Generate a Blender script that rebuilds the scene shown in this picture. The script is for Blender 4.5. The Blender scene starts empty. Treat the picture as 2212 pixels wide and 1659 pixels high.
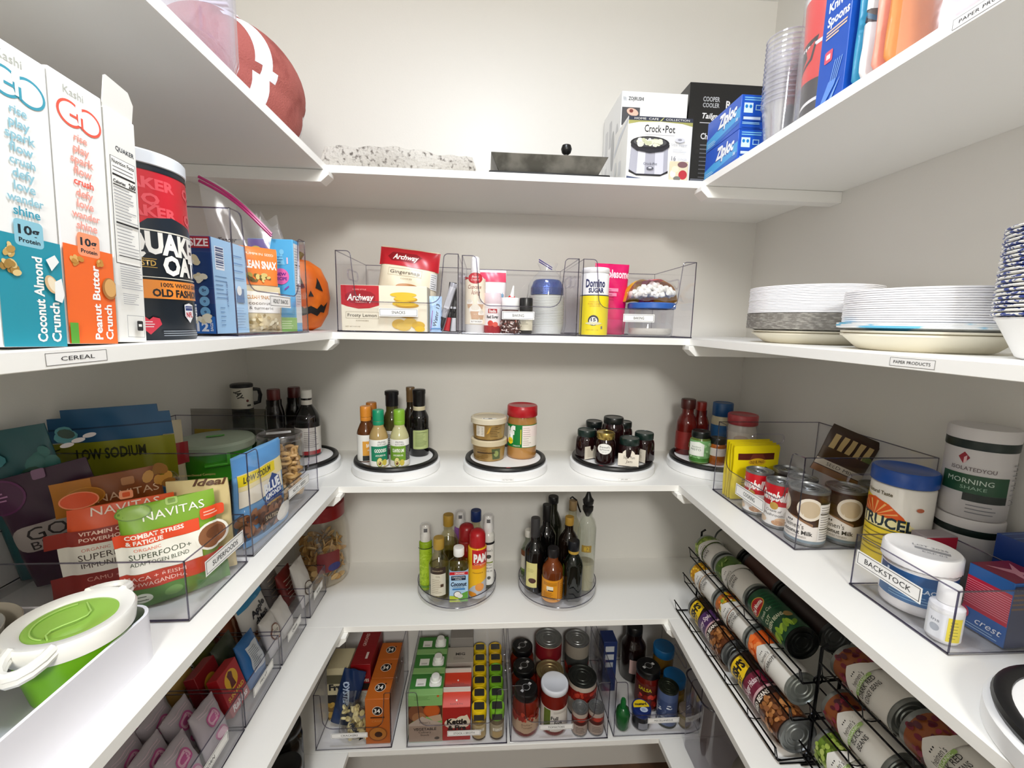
import bpy, bmesh, math, random
from mathutils import Vector, Matrix
random.seed(7)
SC = bpy.context.scene
COL = SC.collection
PI = math.pi

# ------------------------------------------------------------------ camera
cam_d = bpy.data.cameras.new('camera')
cam_d.sensor_fit = 'HORIZONTAL'
cam_d.sensor_width = 36.0
cam_d.lens = 926.92 / 2212 * 36.0
cam_d.clip_start = 0.02
cam = bpy.data.objects.new('camera', cam_d)
COL.objects.link(cam)
yaw, pitch, roll = 0.0661, 0.1408, 0.0207
fw = Vector((math.sin(yaw) * math.cos(pitch), math.cos(yaw) * math.cos(pitch), -math.sin(pitch)))
r0 = Vector((math.cos(yaw), -math.sin(yaw), 0))
u0 = r0.cross(fw)
rt = math.cos(roll) * r0 + math.sin(roll) * u0
up = -math.sin(roll) * r0 + math.cos(roll) * u0
CAM = Vector((-0.0338, -1.1961, 1.714))
m4 = Matrix((rt, up, -fw)).transposed().to_4x4()
m4.translation = CAM
cam.matrix_world = m4
SC.camera = cam

# ------------------------------------------------------------------ world, lights, exposure
SC.view_settings.view_transform = 'Standard'
SC.view_settings.look = 'None'
SC.view_settings.gamma = 1.0
SC.view_settings.use_curve_mapping = False
SC.view_settings.exposure = 0.0
SC.cycles.max_bounces = 10
SC.cycles.diffuse_bounces = 7
SC.cycles.glossy_bounces = 3
SC.cycles.transmission_bounces = 4
SC.cycles.transparent_max_bounces = 24
SC.cycles.caustics_reflective = False
SC.cycles.caustics_refractive = False
SC.cycles.use_denoising = True
wd = bpy.data.worlds.new('world')
SC.world = wd
wd.use_nodes = True
wd.node_tree.nodes['Background'].inputs[0].default_value = (1.0, 0.93, 0.86, 1)
wd.node_tree.nodes['Background'].inputs[1].default_value = 0.02


def area(name, loc, size, power, col, target=None, shape='DISK'):
    d = bpy.data.lights.new(name, 'AREA')
    d.shape = shape
    d.size = size
    d.energy = power
    d.color = col
    o = bpy.data.objects.new(name, d)
    COL.objects.link(o)
    o.location = loc
    if target:
        o.rotation_euler = (Vector(target) - Vector(loc)).to_track_quat('-Z', 'Y').to_euler()
    return o


# the pantry's own ceiling lamp, and the hall lamp behind the camera
area('pantry_ceiling_light', (-0.02, -0.66, 2.74), 0.30, 12.8, (0.85, 0.91, 1.0))
area('hall_ceiling_light', (0.05, -2.6, 2.5), 0.45, 34, (1.0, 0.975, 0.91), target=(0.05, -0.6, 1.0))


# ------------------------------------------------------------------ materials
_m = {}


def lin(h):
    h = h.lstrip('#')
    h = ''.join(x * 2 for x in h) if len(h) == 3 else h
    c = [int(h[i:i + 2], 16) / 255 for i in (0, 2, 4)]
    return tuple(x / 12.92 if x <= 0.04045 else ((x + 0.055) / 1.055) ** 2.4 for x in c) + (1.0,)


def M(h, rough=0.5, metal=0.0, spec=0.5, bump=0.0, bs=60.0, var=None, vs=30.0, lo=.45, hi=.6):
    k = (h, rough, metal, spec, bump, bs, var, vs, lo, hi)
    if k in _m:
        return _m[k]
    m = bpy.data.materials.new('paint_' + h.strip('#'))
    m.use_nodes = True
    nt = m.node_tree
    b = nt.nodes['Principled BSDF']
    b.inputs['Base Color'].default_value = lin(h)
    b.inputs['Roughness'].default_value = rough
    b.inputs['Metallic'].default_value = metal
    b.inputs['Specular IOR Level'].default_value = spec
    if bump or var:
        tc = nt.nodes.new('ShaderNodeTexCoord')
    if var:
        n = nt.nodes.new('ShaderNodeTexNoise')
        n.inputs['Scale'].default_value = vs
        n.inputs['Detail'].default_value = 5
        nt.links.new(tc.outputs['Object'], n.inputs['Vector'])
        cr = nt.nodes.new('ShaderNodeValToRGB')
        cr.color_ramp.elements[0].position = lo
        cr.color_ramp.elements[0].color = lin(var)
        cr.color_ramp.elements[1].position = hi
        cr.color_ramp.elements[1].color = lin(h)
        nt.links.new(n.outputs['Fac'], cr.inputs['Fac'])
        nt.links.new(cr.outputs['Color'], b.inputs['Base Color'])
    if bump:
        n2 = nt.nodes.new('ShaderNodeTexNoise')
        n2.inputs['Scale'].default_value = bs
        n2.inputs['Detail'].default_value = 4
        nt.links.new(tc.outputs['Object'], n2.inputs['Vector'])
        bp = nt.nodes.new('ShaderNodeBump')
        bp.inputs['Strength'].default_value = bump
        bp.inputs['Distance'].default_value = 0.004
        nt.links.new(n2.outputs['Fac'], bp.inputs['Height'])
        nt.links.new(bp.outputs['Normal'], b.inputs['Normal'])
    _m[k] = m
    return m


def CLEAR(tint='#fefeff', k=0.45, base=0.025, rough=0.04, milk=0.0):
    """clear plastic or glass: tinted see-through film with fresnel gloss"""
    key = ('clear', tint, k, base, rough, milk)
    if key in _m:
        return _m[key]
    m = bpy.data.materials.new('clear_plastic')
    m.use_nodes = True
    nt = m.node_tree
    nt.nodes.remove(nt.nodes['Principled BSDF'])
    t = nt.nodes.new('ShaderNodeBsdfTransparent')
    t.inputs[0].default_value = lin(tint)
    g = nt.nodes.new('ShaderNodeBsdfGlossy')
    g.inputs['Roughness'].default_value = rough
    g.inputs[0].default_value = (0.95, 0.95, 0.97, 1)
    lw = nt.nodes.new('ShaderNodeLayerWeight')
    lw.inputs['Blend'].default_value = 0.5
    fr = nt.nodes.new('ShaderNodeMath')
    fr.operation = 'POWER'
    fr.inputs[1].default_value = 4.0
    nt.links.new(lw.outputs['Facing'], fr.inputs[0])
    ma = nt.nodes.new('ShaderNodeMath')
    ma.operation = 'MULTIPLY_ADD'
    ma.inputs[1].default_value = k
    ma.inputs[2].default_value = base
    nt.links.new(fr.outputs[0], ma.inputs[0])
    mx = nt.nodes.new('ShaderNodeMixShader')
    nt.links.new(ma.outputs[0], mx.inputs[0])
    nt.links.new(t.outputs[0], mx.inputs[1])
    nt.links.new(g.outputs[0], mx.inputs[2])
    if milk:
        df = nt.nodes.new('ShaderNodeBsdfDiffuse')
        df.inputs[0].default_value = (0.9, 0.9, 0.94, 1)
        m2 = nt.nodes.new('ShaderNodeMixShader')
        m2.inputs[0].default_value = milk
        nt.links.new(mx.outputs[0], m2.inputs[1])
        nt.links.new(df.outputs[0], m2.inputs[2])
        mx = m2
    nt.links.new(mx.outputs[0], nt.nodes['Material Output'].inputs[0])
    _m[key] = m
    return m


ACR = CLEAR('#fefeff', .4, .02)
EDGE = CLEAR('#8f8aa2', .5, .08, .1)
RIM = CLEAR('#bcb9c8', .6, .12, .1)
FILM = CLEAR('#fefeff', .6, .05, .16, .07)
GLS = CLEAR('#f9faf7', .6, .04, .02)
WHITE = M('#f1f0ec', .35)
PAPER = M('#f3f2ee', .6)
BLACK = M('#0c0c0e', .35)
INK = '#17171b'
STEEL = M('#8d8f8f', .28, 1.0)
CHROME = M('#3a3b3e', .22, 1.0)


# ------------------------------------------------------------------ geometry
class G:
    def __init__(s):
        s.V, s.F, s.K, s.m = [], [], [], []

    def mi(s, m):
        if m not in s.m:
            s.m.append(m)
        return s.m.index(m)

    def add(s, vs, fs, m, X=None):
        o = len(s.V)
        k = s.mi(m)
        s.V += [tuple(X @ Vector(v)) if X else tuple(v) for v in vs]
        s.F += [tuple(i + o for i in f) for f in fs]
        s.K += [k] * len(fs)
        return s

    def box(s, x0, x1, y0, y1, z0, z1, m, X=None):
        v = [(x, y, z) for z in (z0, z1) for y in (y0, y1) for x in (x0, x1)]
        f = [(0, 2, 3, 1), (4, 5, 7, 6), (0, 1, 5, 4), (2, 6, 7, 3), (0, 4, 6, 2), (1, 3, 7, 5)]
        return s.add(v, f, m, X)

    def prism(s, pts, a, b, m, ax='y', X=None):
        """pts = outline; ax 'y': pts are (x,z) swept in y from a to b; ax 'z': (x,y) swept in z; ax 'x': (y,z)"""
        q = {'y': lambda p, t: (p[0], t, p[1]), 'z': lambda p, t: (p[0], p[1], t), 'x': lambda p, t: (t, p[0], p[1])}[ax]
        n = len(pts)
        v = [q(p, a) for p in pts] + [q(p, b) for p in pts]
        f = [tuple(range(n)), tuple(range(2 * n - 1, n - 1, -1))]
        f += [(i, (i + 1) % n, n + (i + 1) % n, n + i) for i in range(n)]
        return s.add(v, f, m, X)

    def lathe(s, prof, m, n=28, X=None, c=(0, 0), sx=1.0, sy=1.0, mod=None):
        rings, v, f = [], [], []
        for r, z in prof:
            if r < 1e-6:
                rings.append([len(v)])
                v.append((c[0], c[1], z))
            else:
                st = len(v)
                for i in range(n):
                    a = 2 * PI * i / n
                    q = r * (mod(a, z) if mod else 1)
                    v.append((c[0] + q * math.cos(a) * sx, c[1] + q * math.sin(a) * sy, z))
                rings.append(list(range(st, st + n)))
        for A, B in zip(rings, rings[1:]):
            if len(A) == 1 and len(B) == 1:
                continue
            for i in range(n):
                j = (i + 1) % n
                if len(A) == 1:
                    f.append((A[0], B[j], B[i]))
                elif len(B) == 1:
                    f.append((A[i], A[j], B[0]))
                else:
                    f.append((A[i], A[j], B[j], B[i]))
        return s.add(v, f, m, X)

    def tube(s, path, r, m, n=6, cyc=False, X=None):
        P = [Vector(p) for p in path]
        L = len(P)
        v, f = [], []
        prev = None
        for i, p in enumerate(P):
            if cyc:
                t = P[(i + 1) % L] - P[i - 1]
            else:
                t = P[min(i + 1, L - 1)] - P[max(i - 1, 0)]
            t.normalize()
            if prev is None:
                a = Vector((0, 0, 1)) if abs(t.z) < .9 else Vector((1, 0, 0))
                nx = t.cross(a).normalized()
            else:
                nx = (prev - t * prev.dot(t)).normalized()
            prev = nx
            b = t.cross(nx)
            for k in range(n):
                q = 2 * PI * k / n
                v.append(p + r * (math.cos(q) * nx + math.sin(q) * b))
        for i in range(L if cyc else L - 1):
            j = (i + 1) % L
            for k in range(n):
                l = (k + 1) % n
                f.append((i * n + k, i * n + l, j * n + l, j * n + k))
        if not cyc:
            f.append(tuple(range(n))[::-1])
            f.append(tuple(range((L - 1) * n, L * n)))
        return s.add(v, f, m, X)

    def grid(s, fn, nu, nv, m, X=None):
        v = [fn(i / nu, j / nv) for j in range(nv + 1) for i in range(nu + 1)]
        f = [(j * (nu + 1) + i, j * (nu + 1) + i + 1, (j + 1) * (nu + 1) + i + 1, (j + 1) * (nu + 1) + i)
             for j in range(nv) for i in range(nu)]
        return s.add(v, f, m, X)

    def ob(s, name, parent=None, bev=0.0, ang=38, loc=None, seg=2, sub=0, recalc=True):
        me = bpy.data.meshes.new(name)
        me.from_pydata([tuple(v) for v in s.V], [], s.F)
        for m in s.m:
            me.materials.append(m)
        me.polygons.foreach_set('material_index', s.K)
        if recalc:
            bm = bmesh.new()
            bm.from_mesh(me)
            bmesh.ops.recalc_face_normals(bm, faces=bm.faces)
            bm.to_mesh(me)
            bm.free()
        me.polygons.foreach_set('use_smooth', [True] * len(me.polygons))
        me.set_sharp_from_angle(angle=math.radians(ang))
        o = bpy.data.objects.new(name, me)
        COL.objects.link(o)
        if parent:
            o.parent = parent
        if loc:
            o.location = loc
        if bev:
            b = o.modifiers.new('bevel', 'BEVEL')
            b.width = bev
            b.segments = seg
            b.limit_method = 'ANGLE'
            b.angle_limit = math.radians(40)
            b.harden_normals = False
        if sub:
            o.modifiers.new('sub', 'SUBSURF').levels = sub
            o.modifiers['sub'].render_levels = sub
        return o


def tag(o, label, cat, group=None):
    o['label'] = label
    o['category'] = cat
    if group:
        o['group'] = group
    return o


def thing(name, label, cat, loc=(0, 0, 0), rz=0.0, group=None, rx=0.0, ry=0.0):
    o = bpy.data.objects.new(name, None)
    o.empty_display_size = .02
    COL.objects.link(o)
    o.location = loc
    o.rotation_euler = (rx, ry, rz)
    return tag(o, label, cat, group)


def dup(root, loc, rz=None, label=None, group=None, rx=None, ry=None):
    r = root.copy()
    COL.objects.link(r)
    r.location = loc
    e = list(r.rotation_euler)
    if rx is not None:
        e[0] = rx
    if ry is not None:
        e[1] = ry
    if rz is not None:
        e[2] = rz
    r.rotation_euler = e
    if label:
        r['label'] = label
    if group:
        r['group'] = group
    for ch in list(root.children):
        c = ch.copy()
        COL.objects.link(c)
        c.parent = r
        for g in list(ch.children):
            d = g.copy()
            COL.objects.link(d)
            d.parent = c
    return r


def struct(o):
    o['kind'] = 'structure'
    return o


def face_cam(x, y, off=0.0):
    return math.atan2(CAM.x - x, -(CAM.y - y)) + off


# ------------------------------------------------------------------ printed artwork
_t = {}


def TXT(s, bold=0.0, shear=0.0):
    k = (s, bold, shear)
    if k in _t:
        return _t[k]
    cu = bpy.data.curves.new('txt', 'FONT')
    cu.body = s
    cu.size = 1
    cu.offset = bold
    cu.shear = shear
    cu.resolution_u = 2
    cu.fill_mode = 'FRONT'
    o = bpy.data.objects.new('txt', cu)
    me = bpy.data.meshes.new_from_object(o)
    vs = [(v.co.x, v.co.y) for v in me.vertices]
    fs = [tuple(p.vertices) for p in me.polygons]
    bpy.data.objects.remove(o)
    bpy.data.curves.remove(cu)
    bpy.data.meshes.remove(me)
    CAP = 0.69
    x0 = min([v[0] for v in vs] or [0])
    x1 = max([v[0] for v in vs] or [1])
    r = ([((x - x0) / CAP, y / CAP) for x, y in vs], fs, (x1 - x0) / CAP)
    _t[k] = r
    return r


class Art:
    """flat print built of coloured shapes, in millimetres, u right and v up"""

    def __init__(s, rough=.45):
        s.it = []
        s.rough = rough

    def mat(s, c):
        return M(c, s.rough) if isinstance(c, str) else c

    def raw(s, vs, fs, c):
        s.it.append((vs, fs, s.mat(c)))
        return s

    def P(s, pts, c):
        return s.raw(pts, [tuple(range(len(pts)))], c)

    def R(s, x0, y0, x1, y1, c):
        return s.P([(x0, y0), (x1, y0), (x1, y1), (x0, y1)], c)

    def RR(s, x0, y0, x1, y1, r, c):
        pts = []
        for cx, cy, a in ((x1 - r, y1 - r, 0), (x0 + r, y1 - r, 90), (x0 + r, y0 + r, 180), (x1 - r, y0 + r, 270)):
            for k in range(5):
                t = math.radians(a + 22.5 * k)
                pts.append((cx + r * math.cos(t), cy + r * math.sin(t)))
        return s.P(pts, c)

    def E(s, cx, cy, rx, ry, c, n=22, rot=0):
        ca, sa = math.cos(math.radians(rot)), math.sin(math.radians(rot))
        pts = []
        for k in range(n):
            x, y = rx * math.cos(2 * PI * k / n), ry * math.sin(2 * PI * k / n)
            pts.append((cx + x * ca - y * sa, cy + x * sa + y * ca))
        return s.P(pts, c)

    def O(s, x0, y0, x1, y1, t, c):
        s.R(x0, y0, x1, y0 + t, c).R(x0, y1 - t, x1, y1, c)
        return s.R(x0, y0, x0 + t, y1, c).R(x1 - t, y0, x1, y1, c)

    def T(s, txt, x, y, h, c, w=None, b=0.0, sh=0.0, rot=0, al='C'):
        vs, fs, tw = TXT(txt, b, sh)
        sx = (w / tw) if w else h
        W = tw * sx
        ox = {'C': -W / 2, 'L': 0, 'R': -W}[al]
        ca, sa = math.cos(math.radians(rot)), math.sin(math.radians(rot))
        out = []
        for a, q in vs:
            p, r = a * sx + ox, q * h - h / 2
            out.append((x + p * ca - r * sa, y + p * sa + r * ca))
        return s.raw(out, fs, c)

    def lines(s, x0, y0, x1, y1, n, c, t=.5, seed=1, full=False):
        rg = random.Random(seed)
        for k in range(n):
            y = y1 - (k + .5) * (y1 - y0) / n
            e = x1 if full else x0 + (x1 - x0) * rg.uniform(.6, 1)
            s.R(x0, y - t / 2, e, y + t / 2, c)
        return s

    def blobs(s, x0, y0, x1, y1, n, r, cols, seed=1, asp=.7):
        rg = random.Random(seed)
        for k in range(n):
            q = r * rg.uniform(.7, 1.25)
            s.E(rg.uniform(x0, x1), rg.uniform(y0, y1), q, q * asp, rg.choice(cols), 10, rg.uniform(0, 180))
        return s

    def build(s, name, parent, fn, cut=None, h0=.0003, dh=.00007, label=None, clip=None):
        bm = bmesh.new()
        mats = []
        kk = .001
        lay = bm.verts.layers.float.new('h')
        for n, (vs, fs, m) in enumerate(s.it):
            if m not in mats:
                mats.append(m)
            mi = mats.index(m)
            bv = []
            for a, q in vs:
                v = bm.verts.new((a * kk, q * kk, 0))
                v[lay] = h0 + n * dh
                bv.append(v)
            for f in fs:
                try:
                    bf = bm.faces.new([bv[i] for i in f])
                    bf.material_index = mi
                except ValueError:
                    pass
        if clip:
            for co, no in (((clip[0], 0, 0), (-1, 0, 0)), ((clip[1], 0, 0), (1, 0, 0)), ((0, clip[2], 0), (0, -1, 0)), ((0, clip[3], 0), (0, 1, 0))):
                bmesh.ops.bisect_plane(bm, geom=bm.verts[:] + bm.edges[:] + bm.faces[:], plane_co=co, plane_no=no, dist=1e-7, clear_outer=True)
        if cut:
            for ax in (0, 1):
                st = cut[ax]
                if not st:
                    continue
                cs = [v.co[ax] for v in bm.verts]
                a, b = min(cs), max(cs)
                no = (1, 0, 0) if ax == 0 else (0, 1, 0)
                k = math.floor(a / st) + 1
                while k * st < b:
                    co = (k * st, 0, 0) if ax == 0 else (0, k * st, 0)
                    bmesh.ops.bisect_plane(bm, geom=bm.verts[:] + bm.edges[:] + bm.faces[:], plane_co=co, plane_no=no, dist=1e-7)
                    k += 1
        for v in bm.verts:
            v.co = Vector(fn(v.co.x, v.co.y, v[lay]))
        bm.verts.layers.float.remove(lay)
        me = bpy.data.meshes.new(name)
        bm.to_mesh(me)
        bm.free()
        for m in mats:
            me.materials.append(m)
        if cut:
            me.polygons.foreach_set('use_smooth', [True] * len(me.polygons))
        o = bpy.data.objects.new(name, me)
        COL.objects.link(o)
        if parent:
            o.parent = parent
        if label:
            o['label'] = label
        return o


def on_cyl(r, z0=0.0, a0=0.0, taper=0.0):
    """wrap round a cylinder of radius r (+taper per metre of height), front at local -Y"""
    def fn(u, v, h):
        rr = r + taper * v
        a = a0 + u / rr
        return ((rr + h) * math.sin(a), -(rr + h) * math.cos(a), z0 + v)
    return fn


def on_face(side, w, d, h=0.0, off=(0, 0)):
    ox, oz = off
    return {'F': lambda u, v, q: (u + ox, -d / 2 - q, v + oz),
            'L': lambda u, v, q: (-w / 2 - q, -u - ox, v + oz),
            'R': lambda u, v, q: (w / 2 + q, u + ox, v + oz),
            'T': lambda u, v, q: (u + ox, v + oz, h + q)}[side]
# ------------------------------------------------------------------ product builders
def carton(name, label, cat, loc, rz, w, d, h, col, arts=None, group=None, rough=.42, bev=.0012, rx=0, ry=0, body='carton'):
    t = thing(name, label, cat, loc, rz, group, rx, ry)
    g = G()
    g.box(-w / 2, w / 2, -d / 2, d / 2, 0, h, M(col, rough) if isinstance(col, str) else col)
    g.ob(body, t, bev=bev)
    for side, a in (arts or {}).items():
        nm = {'F': 'printed_front', 'L': 'printed_side', 'R': 'printed_side', 'T': 'printed_top'}[side]
        hw = (d if side in 'LR' else w) / 2 - .0005
        lo, hi = (-d / 2 + .0005, d / 2 - .0005) if side == 'T' else (.0005, h - .0005)
        a.build(nm, t, on_face(side, w, d, h), clip=(-hw, hw, lo, hi))
    return t


def pouch(name, label, cat, loc, rz, w, h, t, m, art=None, seal=None, group=None, rx=0, ry=0, wob=.0035, seed=0, gus=.6, pw=2.2, top=None, taper=0.0, nu=22, nv=28, cutv=.0055, dip=0.0):
    """stand-up bag: fat at the foot, flat at the top seal"""
    loc = (loc[0], loc[1], loc[2] + abs(math.sin(ry)) * w / 2 + abs(math.sin(rx)) * t * .3)
    T_ = thing(name, label, cat, loc, rz, group, rx, ry)
    m = M(m, .35) if isinstance(m, str) else m
    ph = seed * 1.7

    def half(u, v):
        s_ = max(-1, min(1, 2 * u / w))
        q = v / h
        e = max(0, 1 - abs(s_) ** 3) ** .6
        tv = t / 2 * min(1, gus + 4 * q) * max(0, 1 - q ** pw)
        wb = wob * math.sin(5 * s_ + 5 * q + ph) * math.sin(3.6 * q * PI + 2 * s_ + ph) * e * min(1, q * 6) * (1.2 - q * .5)
        return .0014 + tv * e + wb * .7

    def xs(u, v):
        q = v / h
        return u * (1 - taper * q + .02 * math.sin(7 * q + ph)), v + dip * math.cos(PI * u / w) * q

    def front(u, v, hh=0.0):
        x, z = xs(u, v)
        return (x, -half(u, v) - hh, z)

    g = G()
    g.grid(lambda a, b: front((a - .5) * w, b * h), nu, nv, m)

    def back(a, b):
        u, v = (a - .5) * w, b * h
        x, z = xs(u, v)
        return (x, half(u, v), z)
    g.grid(back, nu, nv, m)
    n = (nu + 1)
    N = n * (nv + 1)
    edge = list(range(n)) + [j * n + nu for j in range(1, nv + 1)] + [nv * n + i for i in range(nu - 1, -1, -1)] + [j * n for j in range(nv - 1, 0, -1)]
    k = g.mi(m)
    for i in range(len(edge)):
        a, b = edge[i], edge[(i + 1) % len(edge)]
        g.F.append((a, b, b + N, a + N))
        g.K.append(k)
    g.ob('pouch_body', T_, ang=60)
    if art:
        art.build('printed_front', T_, lambda u, v, q: front(u, v, q + .0009), cut=(.0045, cutv), dh=.00014)
    if seal:
        s2 = G()
        sm = M(seal, .4)
        for dz in (0.0, .006):
            s2.tube([front((i / 8 - .5) * w * .96, h * .93 - dz, .0004) for i in range(9)], .0011, sm, 5)
        s2.ob('zip_seal', T_)
    return T_


def can(name, label, cat, loc, rz, r, h, art=None, col='#e9e7e2', group=None, rx=0, ry=0, lid=None, tab=False, end='#8d8f8f', cuts=.008):
    t = thing(name, label, cat, loc, rz, group, rx, ry)
    g = G()
    met = M(end, .36, .75)
    g.lathe([(0, .003), (r * .88, .003), (r * .92, 0), (r * .99, .0), (r * 1.0, .004), (r * .975, .007), (r * .975, h - .007)], met, 36)
    g.ob('can_body', t)
    g = G()
    g.lathe([(r * .975, h - .007), (r, h - .004), (r * .99, h), (r * .92, h), (r * .88, h - .004), (r * .72, h - .004), (r * .69, h - .0022), (r * .62, h - .0022), (r * .58, h - .0042), (r * .45, h - .0042), (r * .42, h - .0024), (r * .36, h - .0024), (r * .33, h - .004), (0, h - .004)], met, 36)
    lidp = g.ob('lid', t)
    g = G()
    g.lathe([(r * .978, .008), (r * .985, .009), (r * .985, h - .009), (r * .978, h - .008)], M(col, .4), 36)
    pl = g.ob('paper_label', t)
    if art:
        art.build('printed_front', pl, on_cyl(r * .985, 0), cut=(cuts, 0))
    if tab:
        g = G()
        P = [(.009 * math.cos(a) * 1.0, -.002 + .013 * math.sin(a), h - .0015) for a in [2 * PI * i / 14 for i in range(14)]]
        g.tube(P, .0016, met, 5, True)
        g.tube([(-.007, -.008, h - .0016), (.007, -.008, h - .0016)], .002, met, 5)
        g.ob('pull_tab', lidp)
    return t


def bottle(name, label, loc, rz, r, h, glass, capc, capr, caph, sh=.62, nr=None, art=None, lab=None, labc='#ecebe4', group=None, cat='bottle', foot=.004, capm=None, sq=False, liquid=None, lh=.6, neckband=None, round_=.5, prof=None, capsh='plain', rx=0, ry=0):
    """round bottle: body, cap, paper label, printed front"""
    t = thing(name, label, cat, loc, rz, group, rx, ry)
    nr = nr or capr * .8
    m = glass if not isinstance(glass, str) else M(glass, .08, 0, .6)
    H = h - caph
    zs = h * sh
    pr = prof or [(0, 0), (r * .9, 0), (r, foot), (r, zs)]
    if not prof:
        for k in range(1, 8):
            q = k / 8
            e = .5 - .5 * math.cos(PI * q)
            pr.append((r + (nr - r) * (e * round_ + (1 - math.sqrt(max(0, 1 - q * q))) * (1 - round_)), zs + (H - zs) * .62 * q))
        pr += [(nr, zs + (H - zs) * .66), (nr, H + .001), (0, H + .001)]
    mod = None
    if sq:
        mod = lambda a, z: min(1.16, 1 / max(abs(math.cos(a)), abs(math.sin(a)))) * .93 if z < zs + .002 else 1
    g = G()
    g.lathe(pr, m, 40 if sq else 28, mod=mod)
    g.ob('bottle_body', t, ang=50)
    if liquid:
        g = G()
        q = .94
        g.lathe([(0, .003), (r * .85, .003), (r * q, .007), (r * q, min(zs, h * lh)), (0, min(zs, h * lh))], liquid, 28, mod=mod)
        g.ob('contents', t, ang=50)
    cm = capm or M(capc, .32)
    g = G()
    if capsh == 'plain':
        g.lathe([(capr * .97, H - .002), (capr, H), (capr, h - .003), (capr * .93, h), (0, h)], cm, 28)
    elif capsh == 'dome':
        g.lathe([(capr, H - .002), (capr, h - capr * .7), (capr * .85, h - capr * .28), (capr * .5, h - capr * .05), (0, h)], cm, 28)
    elif capsh == 'wrap':
        g.lathe([(nr * 1.06, H - caph * .0), (nr * 1.08, h - caph * .3), (capr, h - caph * .26), (capr, h - .002), (capr * .9, h), (0, h)], cm, 28)
    elif capsh == 'spray':
        g.lathe([(capr * 1.05, H - .002), (capr * 1.05, H + caph * .35), (capr * .9, H + caph * .4), (capr * .8, h - .012), (capr * .74, h - .006), (0, h - .001)], cm, 24)
        g.box(-.006, .006, -capr * .86, -capr * .5, h - .024, h - .012, M('#3d3d42', .4))
    g.ob('cap', t, ang=45)
    if capsh == 'spray':
        g = G()
        g.lathe([(capr * 1.12, H), (capr * 1.12, h - .006), (capr * .9, h), (0, h + .001)], CLEAR('#fefeff', .7, .05, .04, .05), 24)
        g.ob('clear_overcap', t)
    if neckband:
        g = G()
        z0, z1, c = neckband
        g.lathe([(nr * 1.03, z0), (nr * 1.05, z0 + .001), (nr * 1.05, z1 - .001), (nr * 1.03, z1)], M(c, .4), 24)
        g.ob('neck_band', t)
    pl = t
    if lab:
        z0, z1 = lab
        g = G()
        rr = r * 1.008
        g.lathe([(r * .99, z0), (rr, z0), (rr, z1), (r * .99, z1)], M(labc, .5), 40 if sq else 28, mod=mod)
        pl = g.ob('paper_label', t)
    if art:
        if sq:
            art.build('printed_front', pl, lambda u, v, q: (u, -r * .945 - q, v))
        else:
            art.build('printed_front', pl, on_cyl(r * 1.012), cut=(.006, 0))
    return t


def jar(name, label, loc, rz, r, h, glass, lidc, lidr, lidh, art=None, lab=None, labc='#efece2', group=None, cat='jar', lidm=None, sq=False, shoulder=.14, knurl=0, contents=None, ch=.8, body='jar_body', arc=None, rx=0, ry=0):
    t = thing(name, label, cat, loc, rz, group, rx, ry)
    m = glass if not isinstance(glass, str) else M(glass, .08, 0, .6)
    H = h - lidh
    mod = (lambda a, z: min(1.15, 1 / max(abs(math.cos(a)), abs(math.sin(a)))) * .94 if z < H * (1 - shoulder) else 1) if sq else None
    g = G()
    g.lathe([(0, 0), (r * .88, 0), (r * .97, .003), (r, .009), (r, H * (1 - shoulder)), (r * .96, H * (1 - shoulder * .5)), (min(r, lidr) * .92, H * .99), (min(r, lidr) * .9, H + .002), (0, H + .002)], m, 40, mod=mod)
    g.ob(body, t, ang=50)
    if contents:
        g = G()
        g.lathe([(0, .003), (r * .86, .003), (r * .94, .008), (r * .94, H * ch), (0, H * ch)], contents, 32, mod=mod)
        g.ob('contents', t, ang=50)
    g = G()
    kn = (lambda a, z: 1 + (.012 * (1 if int(a / (2 * PI) * 72 + .5) % 2 else -1) if z < h - .004 else 0)) if knurl else None
    g.lathe([(lidr * .96, H - .001), (lidr, H + .001), (lidr, h - .003), (lidr * .95, h), (lidr * .85, h), (lidr * .82, h - .0012), (0, h - .0012)], lidm or M(lidc, .3), 72 if knurl else 36, mod=kn)
    g.ob('lid', t, ang=45)
    pl = t
    if lab:
        z0, z1 = lab
        g = G()
        rr = r * 1.006
        g.lathe([(r * .99, z0), (rr, z0), (rr, z1), (r * .99, z1)], M(labc, .5), 40, mod=mod)
        pl = g.ob('paper_label', t)
    if art:
        if sq:
            art.build('printed_front', pl, lambda u, v, q: (u, -r * .955 - q, v))
        else:
            art.build('printed_front', pl, on_cyl(r * 1.01), cut=(.007, 0))
    return t


def card_art(txt, w, h, th=None, tw=None):
    a = Art(.55)
    a.R(-w / 2, -h / 2, w / 2, h / 2, '#f4f3f1')
    i = h * .1
    a.O(-w / 2 + i, -h / 2 + i, w / 2 - i, h / 2 - i, h * .035, '#2a2a30')
    a.T(txt, 0, 0, th or h * .34, '#202026', w=tw)
    return a


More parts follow.
